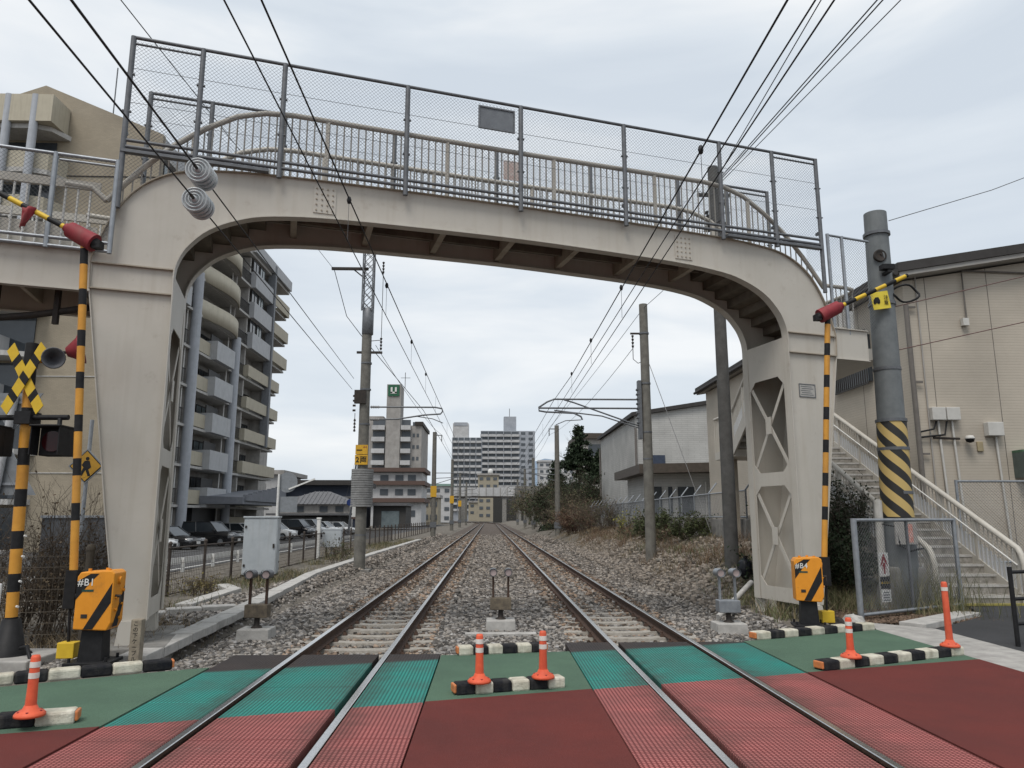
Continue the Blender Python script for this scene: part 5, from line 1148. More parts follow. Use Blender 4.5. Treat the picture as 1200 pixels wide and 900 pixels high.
# ---- parked cars
def car(label, loc, rz, body, kind='sedan', group='cars parked by the apartment block'):
    t = thing('parked_car', label, 'car', loc, group, rz)
    Lc, Wc = {'sedan': (4.4, 1.7), 'suv': (4.5, 1.82), 'van': (3.9, 1.66), 'hatch': (3.7, 1.66)}[kind]
    # stations along x (front = +x): x, sill z, belt z, half width
    h = {'sedan': 1.42, 'suv': 1.66, 'van': 1.75, 'hatch': 1.5}[kind]; belt = h * .60; hood = {'sedan': .78, 'suv': .98, 'van': .98, 'hatch': .9}[kind]
    st = [(-.5, .38, belt * .82, .40), (-.49, .26, belt * .95, .46), (-.43, .20, belt, .495), (-.2, .18, belt, .5), (.1, .18, belt, .5), (.22, .18, belt * .99, .5), (.30, .18, hood, .498), (.42, .19, hood * .94, .485), (.475, .22, hood * .84, .45), (.5, .34, hood * .66, .40)]
    if kind == 'van': st[5] = (.26, .18, belt, .5); st[6] = (.36, .18, hood, .498)
    b = MB(); b.smooth = True; ring = []
    for (x, z0, z1, hw) in st:
        w_ = hw * Wc; x *= Lc
        ring.append([(x, -w_ * .93, z0), (x, -w_, z0 + (z1 - z0) * .35), (x, -w_, z0 + (z1 - z0) * .7), (x, -w_ * .92, z1), (x, 0, z1 + .03), (x, w_ * .92, z1), (x, w_, z0 + (z1 - z0) * .7), (x, w_, z0 + (z1 - z0) * .35), (x, w_ * .93, z0)])
    n = 9
    for a, c in zip(ring[:-1], ring[1:]):
        b.add(a + c, [(k, (k + 1) % n, n + (k + 1) % n, n + k) for k in range(n)])
    b.add(ring[0], [tuple(range(n))]); b.add(ring[-1], [tuple(range(n - 1, -1, -1))]); b.build('body', body, t, local=True)
    cab = {'sedan': [(-.40, -.27), (.24, .06)], 'suv': [(-.46, -.38), (.24, .10)], 'van': [(-.47, -.43), (.34, .17)], 'hatch': [(-.46, -.36), (.27, .08)]}[kind]
    (r0, r1), (f0, f1) = cab; zb, zt = belt - .02, h; w0, w1 = Wc * .46, Wc * .385
    P = lambda x, w_, z: (x * Lc, w_, z)
    base = [P(r0, -w0, zb), P(f0, -w0, zb), P(f0, w0, zb), P(r0, w0, zb)]; top = [P(r1, -w1, zt - .05), P(f1, -w1, zt - .05), P(f1, w1, zt - .05), P(r1, w1, zt - .05)]
    b = MB(); b.add(base + top, [(0, 1, 5, 4), (1, 2, 6, 5), (2, 3, 7, 6), (3, 0, 4, 7)]); b.build('window_glass', GLASS, t, local=True)
    b = MB(); b.prism([(x * 1.0, y * 1.02, z) for x, y, z in top], (0, 0, .06)); b.build('roof', body, t, local=True, bevel=.03)
    for sy in (-1, 1):
        for xa, xb in ((f0, f1), (r0, r1), ((r0 + f0) / 2, (r1 + f1) / 2)): MB().cyl(P(xa, sy * w0 * 1.005, zb), P(xb, sy * w1 * 1.01, zt - .03), .035, n=5).build('pillar', body, t, local=True)
    for sx in (-.31, .31):
        for sy in (-1, 1):
            o = MB().cyl((sx * Lc, sy * (Wc / 2 - .19), .31), (sx * Lc, sy * (Wc / 2 + .01), .31), .31, n=18).build('wheel', BLACK, t, local=True)
            MB().cyl((sx * Lc, sy * (Wc / 2 + .012), .31), (sx * Lc, sy * (Wc / 2 + .02), .31), .19, n=12).build('rim', GALV, o, local=True)
    for sy in (-1, 1):
        MB().box((.462 * Lc, sy * Wc * .36, hood * .78), (.22, .34, .15)).build('headlight', mat('headlight_glass', (.55, .56, .57), .1, (.4, .41, .42), 20), t, local=True, bevel=.03)
        MB().box((-.487 * Lc, sy * Wc * .38, belt * .8), (.12, .26, .22)).build('tail_light', RED, t, local=True, bevel=.03)
        MB().box((f0 * Lc * .82, sy * Wc * .53, belt + .06), (.14, .16, .12)).build('mirror', body, t, local=True, bevel=.02)
    MB().box((.497 * Lc, 0, .36), (.05, Wc * .62, .20)).build('grille', BLACK, t, local=True); MB().box((.503 * Lc, 0, .42), (.05, .33, .16)).build('number_plate', WHITE, t, local=True); MB().box((-.5 * Lc, 0, .62), (.04, .33, .16)).build('number_plate', WHITE, t, local=True)
    return t
def carp(n, c, rough=.25):
    m = mat(n, c, rough, tuple(x * .95 for x in c), 2, spec=.6); m.node_tree.nodes['Principled BSDF'].inputs['Coat Weight'].default_value = .6; return m
CW, CK, CS, CR = carp('car_white', (.62, .62, .61)), carp('car_black', (.012, .012, .014)), carp('car_silver', (.35, .36, .37)), carp('car_red', (.30, .02, .02))
car('white car parked beside a black saloon, nose towards the street', (-20.3, 44.2, -.28), R(-12), CW, 'sedan')
car('black saloon parked next to the white car, nose towards the street', (-20.0, 47.6, -.28), R(-14), CK, 'sedan')
car('black sport utility car standing side on below the entrance canopy', (-19.5, 53.2, -.28), R(-10), CK, 'suv')
car('white hatchback half hidden behind the black sport utility car', (-19.8, 60.5, -.28), R(-10), CW, 'hatch')
car('white hatchback mostly hidden by the large grey cabinet', (-18.6, 66.0, -.28), R(-10), CW, 'hatch')
car('tall black minivan parked side on next to the tiled house', (-18.4, 72.0, -.28), R(-12), CK, 'van')
car('silver minivan behind the tall black minivan', (-18.2, 76.5, -.28), R(-12), CS, 'van')
car('white hatchback parked beyond the silver minivan', (-17.9, 82.0, -.28), R(-12), CW, 'hatch')
car('white saloon parked in front of the low dark wall', (-17.2, 87.0, -.28), R(-14), CW, 'sedan')
car('red hatchback driving away along the street', (-21.6, 113, -.28), R(97), CR, 'van', 'cars on the street'); car('white hatchback following the red car along the street', (-20.6, 106, -.28), R(97), CW, 'hatch', 'cars on the street')

# ---- small road signs on the left
t = thing('road_sign', 'amber diamond warning sign with a walking figure behind the raised boom', 'road sign', (-7.55, 14.2, -.1))
MB().cyl((0, 0, 0), (0, 0, 3.6), .035, n=10).build('pole', GALV, t, local=True)
b = MB(); q = .33; zc = 2.72; b.prism([(0, -.05, zc - q), (q, -.05, zc), (0, -.05, zc + q), (-q, -.05, zc)], (0, .02, 0)); pl_ = b.build('plate', mat('sign_back_grey', (.22, .235, .25)), t, local=True)
b = MB(); q = .30; b.prism([(0, -.056, zc - q), (q, -.056, zc), (0, -.056, zc + q), (-q, -.056, zc)], (0, .004, 0)); b.build('face_edge', BLACK, pl_, local=True)
b = MB(); q = .28; b.prism([(0, -.060, zc - q), (q, -.060, zc), (0, -.060, zc + q), (-q, -.060, zc)], (0, .003, 0)); b.build('face', mat('shaded_amber_sign', (.45, .25, .03), .5), pl_, local=True)
b = MB(); b.cyl((.02, -.064, zc + .14), (.02, -.061, zc + .14), .035, n=10); b.prism([(-.03, -.063, zc + .10), (.06, -.063, zc + .10), (.10, -.063, zc - .02), (.05, -.063, zc - .06), (.10, -.063, zc - .18), (.05, -.063, zc - .19), (.0, -.063, zc - .07), (-.06, -.063, zc - .18), (-.10, -.063, zc - .16), (-.04, -.063, zc - .02), (-.08, -.063, zc + .02)], (0, .002, 0)); b.build('walking_figure', BLACK, pl_, local=True)
t = thing('road_sign', 'pale pole with grey backs of triangular road signs behind the warning lamp', 'road sign', (-9.9, 15.0, -.1))
MB().cyl((0, 0, 0), (.35, 0, 4.2), .07, n=12).build('pole', mat('pale_pole', (.50, .51, .52), .5), t, local=True)
for z, s, up in ((3.95, .55, -1), (2.55, .62, 1)):
    b = MB(); b.prism([(-s + .3, .08, z - up * s * .55), (s + .3, .08, z - up * s * .55), (.3, .08, z + up * s * 1.0)], (0, .02, 0)); b.build('plate', SB, t, local=True)
    MB().box((.3, .06, z - up * s * .2), (.5, .03, .05)).build('clamp_bar', GALV, t, local=True)
t = thing('notice_board', 'dark grey notice board standing behind the gate box marked B1', 'notice board', (-8.35, 15.6, -.1))
MB().box((0, 0, 1.15), (1.45, .06, 1.25)).build('board', mat('dark_notice', (.085, .09, .10), .5, (.07, .075, .082), 4), t, local=True)
for x in (-.6, .6): MB().box((x, .05, .3), (.06, .06, .8)).build('leg', GALV_D, t, local=True)
MB().box((0, -.01, 1.79), (1.5, .10, .05)).build('top_rail', GALV, t, local=True)
t = thing('direction_post', 'white post with a red arrow panel beside the warning post', 'marker post', (-5.12, 8.1, 0.0)); MB().box((0, 0, .5), (.12, .03, 1.0)).build('post', WHITE, t, local=True, bevel=.01)
b = MB(); b.prism([(-.05, -.018, .52), (.03, -.018, .60), (-.05, -.018, .70), (-.05, -.018, .66), (-.01, -.018, .60), (-.05, -.018, .56)], (0, .003, 0)); b.build('red_arrow', RED, t, local=True)
# ================================================================ right: houses, walls, fences
SIDE = mat_grid('beige_siding', (.455, .405, .335), (.40, .355, .29), 40, .075, .10, var=.03, bump=.35)
SIDEG = mat_grid('grey_siding', (.44, .435, .415), (.34, .335, .32), .9, .16, .10, var=.06, bump=.5)
ROOFD = mat('dark_roof', (.05, .046, .044), .7, (.035, .032, .03), 3)
SOFF = mat('eave_soffit', (.36, .345, .325), .7, (.30, .285, .265), 2)
PIPEB = mat('brown_pipe', (.16, .145, .13), .5)
t = thing('house', 'beige sided two storey house behind the stair flight', 'house', (14, 26, 0)); hs = t
XW, YS, XE, YN = 11.2, 19., 24., 37.5
zl = lambda x: 8.0 + .165 * (x - XW)
b = MB(); b.prism([(XW, YS, -.1), (XE, YS, -.1), (XE, YS, zl(XE)), (XW, YS, zl(XW))], (0, YN - YS, 0)); b.build('wall', SIDE, t)
b = MB(); b.prism([(XW - .3, YS - .45, zl(XW - .3) + .05), (XE, YS - .45, zl(XE) + .05), (XE, YS - .45, zl(XE) + .17), (XW - .3, YS - .45, zl(XW - .3) + .17)], (0, YN - YS + 1.1, 0)); rf = b.build('soffit', SOFF, t)
b = MB(); b.prism([(XW - .36, YS - .50, zl(XW - .36) + .175), (XE, YS - .50, zl(XE) + .175), (XE, YS - .50, zl(XE) + .42), (XW - .36, YS - .50, zl(XW - .36) + .42)], (0, YN - YS + 1.2, 0)); b.build('roof', ROOFD, t)
MB().tube([(XW - .42, YS - .5, zl(XW - .4) + .15), (XW - .42, YN + .6, zl(XW - .4) + .15)], .07, 8).build('gutter', ROOFD, t)
me = MB().box((0, 0, 0), (.02, .012, 9)).mesh(PIPEB, name='panel_joint')
for x in (XW + .62, XW + 2.35, XW + 4.3): MB().lohi((x - .008, YS - .006, 0), (x + .008, YS - .0005, zl(x))).build('panel_joint', PIPEB, t)
for y in (21.5, 24, 26.5): MB().lohi((XW - .006, y - .008, 0), (XW - .0005, y + .008, 8.2)).build('panel_joint', PIPEB, t)
MB().tube([(XW - .02, YS - .12, 7.3), (XW - .02, YS - .12, 0)], .065, 10).build('downpipe', PIPEB, t)
for z in (7.25, 5.2, 3.3): MB().box((XW + .1, YS - .09, z), (.3, .05, .05)).build('pipe_clip', PIPEB, t)
MB().tube([(XW + .36, YS - .03, 8.2), (XW + .36, YS - .03, 0)], .02, 6).build('cable_conduit', SOFF, t)
# barred window on the side face
MB().lohi((XW - .10, 20.9, 5.6), (XW + .02, 23.2, 7.0)).build('window', GLASS, t)
b = MB()
for y in np.arange(20.85, 23.3, .13): b.box((XW - .2, y, 6.3), (.03, .035, 1.6))
for z in (5.52, 6.3, 7.1): b.box((XW - .2, 22.05, z), (.035, 2.5, .04))
b.build('window_bars', FRAME, t)
def wbox(x, z, w_, h_, d_, m, nm='meter_box'): return MB().box((x, YS - d_ / 2 - .002, z), (w_, d_, h_)).build(nm, m, t, bevel=.015)
WB = mat('meter_box_white', (.52, .51, .48), .5, (.46, .45, .42), 5)
wbox(11.76, 4.35, .36, .34, .18, WB); wbox(12.15, 4.35, .36, .34, .18, WB); wbox(13.22, 3.95, .42, .36, .2, WB)
for x, z1, zz in ((11.78, 4.18, .3), (12.15, 4.18, .3), (13.28, 3.8, .3)): MB().tube([(x, YS - .05, z1), (x + .12, YS - .05, zz)], .03, 8).build('conduit', WB, t)
MB().tube([(11.72, YS - .08, 4.15), (11.62, YS - .1, 3.95), (11.15, YS - .1, 3.85)], .025, 6).build('cable', BLACK, t); MB().tube([(12.0, YS - .08, 4.15), (11.9, YS - .1, 3.8), (11.15, YS - .1, 3.72)], .025, 6).build('cable', BLACK, t)
MB().tube([(11.6, YS - .07, 3.72), (12.3, YS - .07, 3.70)], .03, 6).build('bracket_bar', IRON, t)
b = MB(); b.lathe((12.5, YS - .18, 3.68), [(.0, .10), (.08, .09), (.12, .03), (.12, 0), (0, 0)], 16); cm = b.build('dome_lamp', WB, t); MB().lathe((12.5, YS - .18, 3.68), [(.11, 0), (.09, -.07), (0, -.10)], 16).build('dome', BLACK, cm)
wbox(12.85, 3.5, .16, .26, .05, mat('tap_box', (.35, .29, .18), .6), 'tap_box')
b = MB(); b.prism([(13.75, YS - .45, 2.72), (13.75, YS, 2.72), (13.75, YS, 3.32), (13.75, YS - .25, 3.30), (13.75, YS - .45, 3.0)], (.9, 0, 0)); vh = b.build('vent_hood', mat('hood_grey', (.50, .52, .52), .4, (.40, .42, .42), 5), t); MB().box((14.2, YS - .2, 3.36), (1.0, .4, .07)).build('mossy_top', mat('moss_green', (.09, .16, .10), .9), vh); MB().lohi((13.70, YS - .47, 2.68), (13.75, YS, 3.34)).build('side_plate', mat('hood_side', (.10, .12, .11), .6), vh)
MB().tube([(12.85, YS - .06, 6.9), (12.85, YS - .06, 8.3), (14.9, YS - .06, 8.25)], .025, 6).build('conduit', PIPEB, t); MB().box((12.78, YS - .08, 6.85), (.16, .12, .2)).build('junction', WB, t)
# low wall and chain-link fence in front of the house
t = thing('chain_link_fence', 'galvanised chain link fence in front of the beige house', 'fence', (13, 17.4, 0))
for x in np.arange(-1.9, 9, 1.8): MB().cyl((x, 0, .5), (x, 0, 2.55), .035, n=8).build('post', GALV, t, local=True)
for z in (2.52, .65): MB().tube([(-1.9, 0, z), (8.9, 0, z)], .028, 6).build('rail', GALV, t, local=True)
stuff(chain(lambda s, z: Vector((s, 0, z)), -1.9, 6, .66, 2.5, .0035, .075).build('fence_mesh', MESHM, t, local=True, fix=False))
MB().lohi((-1.95, -.12, -.1), (9, .12, .62)).build('wall_base', CONC_D, t, local=True)
# framed chain-link panel at the foot of the stairs
t = thing('fence_panel', 'framed chain link panel in front of the striped grey pole', 'fence', (6.25, 12.72, 0))
e = Vector((2.70, 1.52, 0)); ul = e.normalized()
for k in (0, 1.): p = e * k; MB().cyl((p.x, p.y, -.05), (p.x, p.y, 1.66), .05 if k == 0 else .04, n=12).build('post', GALV, t, local=True)
MB().cyl((e.x * .5, e.y * .5 + .02, 0), (e.x * .5, e.y * .5 + .02, 1.6), .03, n=8).build('stay_post', GALV_D, t, local=True)
for z in (1.63, .06): MB().tube([(0, 0, z), (e.x, e.y, z)], .03, 8).build('rail', GALV, t, local=True)
stuff(chain(lambda s, z: ul * s + Vector((0, 0, z)), .05, e.length - .04, .07, 1.62, .0033, .072).build('fence_mesh', MESHM, t, local=True, fix=False))
# sign strip hung inside the panel
t = thing('warning_notice', 'narrow white notice with a red figure above a black and white label', 'notice', (7.02, 13.30, .08)); t.scale = (.8, 1, .8)
rz = math.atan2(e.y, e.x); M2 = Matrix.Rotation(rz, 4, 'Z')
def strip(z0, z1, w_, m, nm, off=0): 
    o = MB().box((0, off, (z0 + z1) / 2), (w_, .01, z1 - z0)).build(nm, m, t, local=True); o.rotation_euler.z = rz * .5; return o
s = strip(.72, 1.22, .27, WHITE, 'upper_plate'); strip(.44, .70, .26, BLACK, 'middle_plate'); strip(.16, .42, .26, WHITE, 'lower_plate')
b = MB()
for poly in ([(-.02, .76), (.02, .76), (.025, 1.0), (-.025, 1.0)], [(-.11, .92), (-.03, 1.14), (.03, 1.14), (.11, .92), (.05, .98), (.0, 1.08), (-.05, .98)], [(-.035, 1.15), (.035, 1.15), (0, 1.2)], [(-.09, .76), (-.02, .96), (-.02, 1.02)], [(.09, .76), (.02, .96), (.02, 1.02)]): b.prism([(x, -.012, z) for x, z in poly], (0, .004, 0))
o = b.build('red_figure', RED, t, local=True); o.rotation_euler.z = rz * .5
o = text('あぶない', .062, t, (0, -.012, .57), FRONT, YELLOW); o.rotation_euler = (math.pi / 2, 0, rz * .5)
b = MB()
for k in range(4): b.box((0, -.011, .20 + k * .055), (.19 - .03 * (k % 2), .004, .022))
o = b.build('small_print', GALV_D, t, local=True); o.rotation_euler.z = rz * .5
for z in (.2, .5, .9): MB().box((0, .05, z), (.03, .1, .02)).build('tie', IRON, t, local=True)
# black pipe barrier at the right edge
t = thing('pipe_barrier', 'black pipe barrier at the footway edge', 'barrier', (7.02, 10.05, 0))
MB().cyl((0, 0, -.02), (0, 0, 1.02), .03, n=10).build('post', BLACK, t, local=True); MB().cyl((1.6, .5, -.02), (1.6, .5, 1.02), .03, n=10).build('post', BLACK, t, local=True)
for z in (.95, .60, .28): MB().tube([(-.0, 0, z), (1.6, .5, z)], .024, 8).build('rail', BLACK, t, local=True)
# boulders and debris by the gate
def rock(label, loc, s, m=CONC):
    b = MB(); b.smooth = False; vs = []; n = 8
    for i in range(5):
        for k in range(n): a = math.pi * i / 4; r = s * (.8 + .35 * random.random()); vs.append((r * math.sin(a) * math.cos(6.283 * k / n), r * math.sin(a) * math.sin(6.283 * k / n), .6 * r * math.cos(a) + .3 * s))
    b.add(vs, [(i * n + k, i * n + (k + 1) % n, (i + 1) * n + (k + 1) % n, (i + 1) * n + k) for i in range(4) for k in range(n)])
    o = b.build('rock', m); o.location = loc; tag(o, label, 'rock'); return o
rock('pale rough stone lying beside the chain link panel', (5.95, 12.35, -.04), .19, CONC_L); rock('dark stone beside the pale stone by the fence panel', (5.62, 12.3, -.04), .14, IRON)
# retaining wall and leaning-top fence by the bank
t = thing('retaining_wall', 'stained concrete retaining wall above the weedy bank', 'wall', (8.05, 42, .5))
for y in np.arange(23.2, 61, 4.2): MB().lohi((8.0, y, .4), (8.3, y + 4.19, 1.62)).build('wall_panel', CONC_D, t, bevel=.01)
t = thing('security_fence', 'galvanised fence with cranked post tops on the retaining wall', 'fence', (8.15, 42, 1.6))
b0 = MB().cyl((0, 0, 0), (0, 0, .95), .03, n=6); b0.cyl((0, 0, .95), (.30, -.02, 1.33), .028, n=6); me = b0.mesh(GALV, name='post')
for y in np.arange(-18.5, 19, 2.0): place('post', me, t, (0, y, 0))
for z in (.92, .08): MB().tube([(0, -18.5, z), (0, 18.5, z)], .025, 6).build('rail', GALV, t, local=True)
stuff(chain(lambda s, z: Vector((0, s, z)), -18.5, 18.5, .09, .9, .004, .11).build('fence_mesh', MESHM, t, local=True, fix=False))

# grey house behind
t = thing('house', 'pale grey sided house with a dark sloping roof behind the security fence', 'house', (14, 65, 1))
XW2, YS2, XE2, YN2 = 11.35, 57., 24., 75.; z2 = lambda x: 9.45 + .16 * (x - XW2)
b = MB(); b.prism([(XW2, YS2, 1), (XE2, YS2, 1), (XE2, YS2, z2(XE2)), (XW2, YS2, z2(XW2))], (0, YN2 - YS2, 0)); b.build('wall', SIDEG, t)
b = MB(); b.prism([(XW2 - .3, YS2 - .3, z2(XW2 - .3) + .02), (XE2, YS2 - .3, z2(XE2) + .02), (XE2, YS2 - .3, z2(XE2) + .32), (XW2 - .3, YS2 - .3, z2(XW2 - .3) + .32)], (0, YN2 - YS2 + .6, 0)); b.build('roof', ROOFD, t)
MB().tube([(XW2 + .0, YS2 - .1, 8.5), (XW2 + .0, YS2 - .1, 1)], .09, 8).build('downpipe', PIPEB, t); MB().tube([(XW2 - .1, YN2, 8.5), (XW2 - .1, YN2, 1)], .08, 8).build('downpipe', PIPEB, t)
for (x0, x1, za, zb) in ((12.6, 13.6, 4.6, 6.4), (21.5, 22.3, 4.7, 6.0)): o = MB().lohi((x0, YS2 - .06, za), (x1, YS2 + .02, zb)).build('window', mat('blue_glass', (.06, .075, .11), .15), t); MB().lohi((x0 - .05, YS2 - .09, za - .06), (x1 + .05, YS2 - .0, za)).build('sill', FRAME, o)
o = MB().lohi((18.25, YS2 - .05, 5.2), (18.75, YS2 + .02, 6.2)).build('window', GLASS, t)
for y in (60, 66): MB().tube([(XW2 - .05, y, 1), (XW2 - .05, y, 3.2)], .05, 6).build('pipe', SOFF, t)
t = thing('house_annex', 'single storey annex with a flat brown canopy roof in front of the grey house', 'annex', (12, 47, 1.3))
b = MB(); b.lohi((9.7, 45.2, 1.3), (16.5, 52, 4.35)); b.build('wall', SIDEG, t)
b = MB(); b.prism([(8.95, 44.0, 4.25), (17, 44.0, 4.45), (17, 53, 4.45), (8.95, 53, 4.25)], (0, 0, .55)); b.build('canopy_roof', mat('brown_canopy', (.085, .068, .055), .6, (.06, .05, .04), 4), t)
for x0, x1, nm in ((10.0, 10.5, 'door'), (10.9, 11.15, 'window'), (11.5, 12.5, 'door'), (15.6, 16.2, 'window')): MB().lohi((x0, 45.12, 1.35 if nm == 'door' else 1.9), (x1, 45.22, 3.5)).build(nm, GLASS, t)
for x in (13.2, 13.6, 13.9): MB().tube([(x, 45.1, 1.4), (x, 45.1, 3.8)], .05, 6).build('pipe', WB, t)
for x in (14.9, 15.4): MB().box((x, 45.08, 3.55), (.42, .2, .4)).build('meter_box', WB, t)
MB().tube([(14.5, 45.05, 3.4), (14.9, 45.0, 3.1), (15.5, 45.0, 3.2), (15.8, 45.05, 3.6)], .03, 5).build('cable', BLACK, t)
t = thing('water_tank', 'white roof water tank showing above the grey house', 'tank', (16.4, 72, 9.0)); MB().lathe((0, 0, 0), [(.0, 0), (1.0, 0), (1.0, 2.0), (1.05, 2.1), (.7, 2.4), (0, 2.5)], 16).build('tank_body', WHITE, t, local=True)
MB().lohi((-.9, -.9, -.6), (.9, .9, 0)).build('tank_base', CONC, t, local=True)
t = thing('far_house', 'pale house with a long eave behind the bare tree and conifer', 'house', (17, 110, 1)); MB().lohi((13.5, 108, 0), (22, 120, 13.0)).build('wall', BACK, t); MB().lohi((12.9, 107.4, 13.0), (23, 121, 13.8)).build('roof', mat('brown_canopy', (.085, .068, .055)), t); MB().lohi((14.5, 107.9, 10.5), (20.5, 108.02, 12.2)).build('window', GLASS, t)
# ================================================================ background buildings
GREYB = mat('grey_render', (.36, .345, .325), .8, (.24, .228, .215), .4, streak=.3)
FGLASS = mat('hazed_window_glass', (.10, .112, .125), .3, (.07, .08, .09), .5)  # glass colour paled to stand in for distance haze
GREYL = mat('pale_render', (.50, .50, .50), .8, (.37, .37, .37), .4, streak=.25)
BLUEB = mat('haze_blue_render', (.36, .38, .41), .8, (.26, .28, .31), .3, streak=.2)  # bluish distance haze put into the wall colour
def boxes(t, nm, m, items, shared=True):
    """alike pieces sharing one mesh: items (x,y,z), size"""
    (sx, sy, sz), locs = items; me = MB().box((0, 0, 0), (sx, sy, sz)).mesh(m, name=nm)
    for p in locs: place(nm, me, t, Vector(p) - WLOC[t.name])
# apartment tower with green sign
t = thing('apartment_tower', 'grey apartment tower with a green rooftop sign on its stair shaft', 'apartment tower', (-23, 190, 0))
MB().lohi((-29.2, 185, 0), (-17.0, 205, 24.3)).build('wall', GREYB, t); MB().lohi((-25.7, 183.6, 0), (-22.2, 190, 34.5)).build('stair_shaft', GREYB, t); MB().lohi((-31.0, 188, 0), (-27, 200, 27)).build('stair_wing', GREYB, t)
MB().lohi((-18.6, 184.4, 24.3), (-16.6, 205.5, 25.2)).build('roof_edge', IRON, t)
sgn = MB().lohi((-25.4, 183.3, 31.5), (-22.6, 183.55, 34.3)).build('rooftop_sign', mat('sign_green', (.025, .115, .06), .5), t)
for a, c in (((-24.75, 32.2), (-24.3, 33.7)), ((-23.7, 32.2), (-23.25, 33.7)), ((-24.75, 32.1), (-23.25, 32.55))): MB().lohi((a[0], 183.2, a[1]), (c[0], 183.29, c[1])).build('sign_letter', WHITE, sgn)
locs = [(-27.6, 184.2, 2.9 * f + 3.3) for f in range(8)]; boxes(t, 'balcony', GREYL, ((3.2, 1.7, 1.1), locs)); boxes(t, 'balcony', GREYL, ((2.4, 1.7, 1.1), [(-20.8, 184.2, p[2]) for p in locs]))
boxes(t, 'recess', FGLASS, ((3.0, .2, 1.5), [(-27.6, 184.95, p[2] + 1.35) for p in locs])); boxes(t, 'recess', FGLASS, ((2.2, .2, 1.5), [(-20.8, 184.95, p[2] + 1.35) for p in locs]))
boxes(t, 'window', FGLASS, ((.6, .1, .9), [(x, 184.98, p[2] + 1.1) for p in locs for x in (-18.9, -17.9)]))
MB().tube([(-21.5, 186, 34), (-21.5, 186, 38)], .08, 5).build('antenna', IRON, t); MB().tube([(-22.6, 186, 36.6), (-20.2, 186, 36.6)], .06, 5).build('antenna', IRON, t)
# white three storey house with brown eaves
t = thing('shop_house', 'white three storey building with brown eave bands below the apartment tower', 'house', (-19, 150, 0))
MB().lohi((-24, 150, 0), (-13.5, 162, 10.5)).build('wall', GREYL, t)
for z in (4.6, 8.0, 10.6): MB().lohi((-24.6, 149, z), (-12.8, 163, z + .8)).build('eave', mat('brown_eave', (.115, .075, .062), .7), t)
boxes(t, 'window', FGLASS, ((1.6, .1, 1.2), [(x, 149.95, z) for x in (-21, -18, -15.5) for z in (2.4, 6.6, 9.4)]))
# dark blue house, tiled houses
def hip(t, x0, x1, y0, y1, z, h, m, ov=.6):
    x0, x1, y0, y1 = x0 - ov, x1 + ov, y0 - ov, y1 + ov; r = min((y1 - y0), (x1 - x0)) / 2; ym = (y0 + y1) / 2
    b = MB(); b.add([(x0, y0, z), (x1, y0, z), (x1, y1, z), (x0, y1, z), (x0 + r, ym, z + h), (x1 - r, ym, z + h)], [(0, 1, 5, 4), (1, 2, 5), (2, 3, 4, 5), (3, 0, 4), (3, 2, 1, 0)]); o = b.build('roof', m, t)
    for k in range(int((x1 - x0) / .55)):
        x = x0 + .3 + k * .55; u0 = min(1, max(0, min((x - x0), (x1 - x)) / r)); MB().cyl((x, y0, z + .03), (x, y0 + (ym - y0) * u0, z + h * u0 + .03), .06, n=4).build('tile_rib', m, o)
    return o
TILEG = mat('grey_roof_tile', (.14, .14, .145), .6, (.10, .10, .105), 3)
NAVY = mat('navy_siding', (.028, .036, .055), .6, (.022, .028, .044), 2)
t = thing('navy_house', 'dark navy house behind the grey tiled houses', 'house', (-24, 112, 0)); MB().lohi((-29, 108, 0), (-18.8, 120, 6.2)).build('wall', NAVY, t); b = MB(); b.prism([(-29.6, 107.2, 6.2), (-18.2, 107.2, 6.2), (-18.2, 107.2, 6.9), (-29.6, 107.2, 6.9)], (0, 13.5, 0)); b.build('roof', mat('dark_roof', (.05, .046, .044)), t); MB().lohi((-28.5, 107.3, 4.4), (-19.2, 108, 4.6)).build('awning', TILEG, t)
boxes(t, 'window', GLASSL, ((1.0, .1, .8), [(x, 107.95, 3.4) for x in (-27, -24.3, -21.5)]))
t = thing('tiled_house', 'low house with a grey tiled hip roof beyond the parked cars', 'house', (-23, 98, 0)); MB().lohi((-26.5, 96, 0), (-17.5, 103, 3.3)).build('wall', BACK, t); hip(t, -26.5, -17.5, 96, 103, 3.3, 1.7, TILEG); MB().lohi((-27.6, 93.8, 1.9), (-17.0, 96, 2.15)).build('verandah_roof', TILEG, t)
MB().lohi((-27, 94.6, -.3), (-17.4, 94.9, 1.7)).build('garden_wall', mat('dark_wall', (.07, .068, .065), .8), t); boxes(t, 'window', FGLASS, ((1.0, .1, .7), [(x, 95.95, 2.7) for x in (-24, -21, -19)]))
t = thing('grey_house', 'grey two storey house with a slanting white porch beside the apartment block', 'house', (-30, 110, 0)); MB().lohi((-38, 106, 0), (-29.6, 118, 7.6)).build('wall', GREYL, t); MB().lohi((-38.6, 105.4, 7.6), (-28.8, 119, 8.2)).build('roof', GREYB, t); boxes(t, 'window', FGLASS, ((1.1, .1, 1.0), [(-35, 105.95, 5.8), (-32, 105.95, 5.8)]))
t = thing('white_sign_box', 'blank white sign box on the wall beside the lattice-topped mast', 'sign', (-16.2, 94, 2)); MB().lohi((-1.1, -.2, -.3), (.7, .2, 1.9)).build('panel', WHITE, t, local=True); MB().lohi((-1.1, -.2, -.55), (.7, .2, -.302)).build('panel_base', mat('brown_eave', (.115, .075, .062)), t, local=True); MB().lohi((-.7, -.1, -2.3), (.4, .1, -.552)).build('support', NAVY, t, local=True)
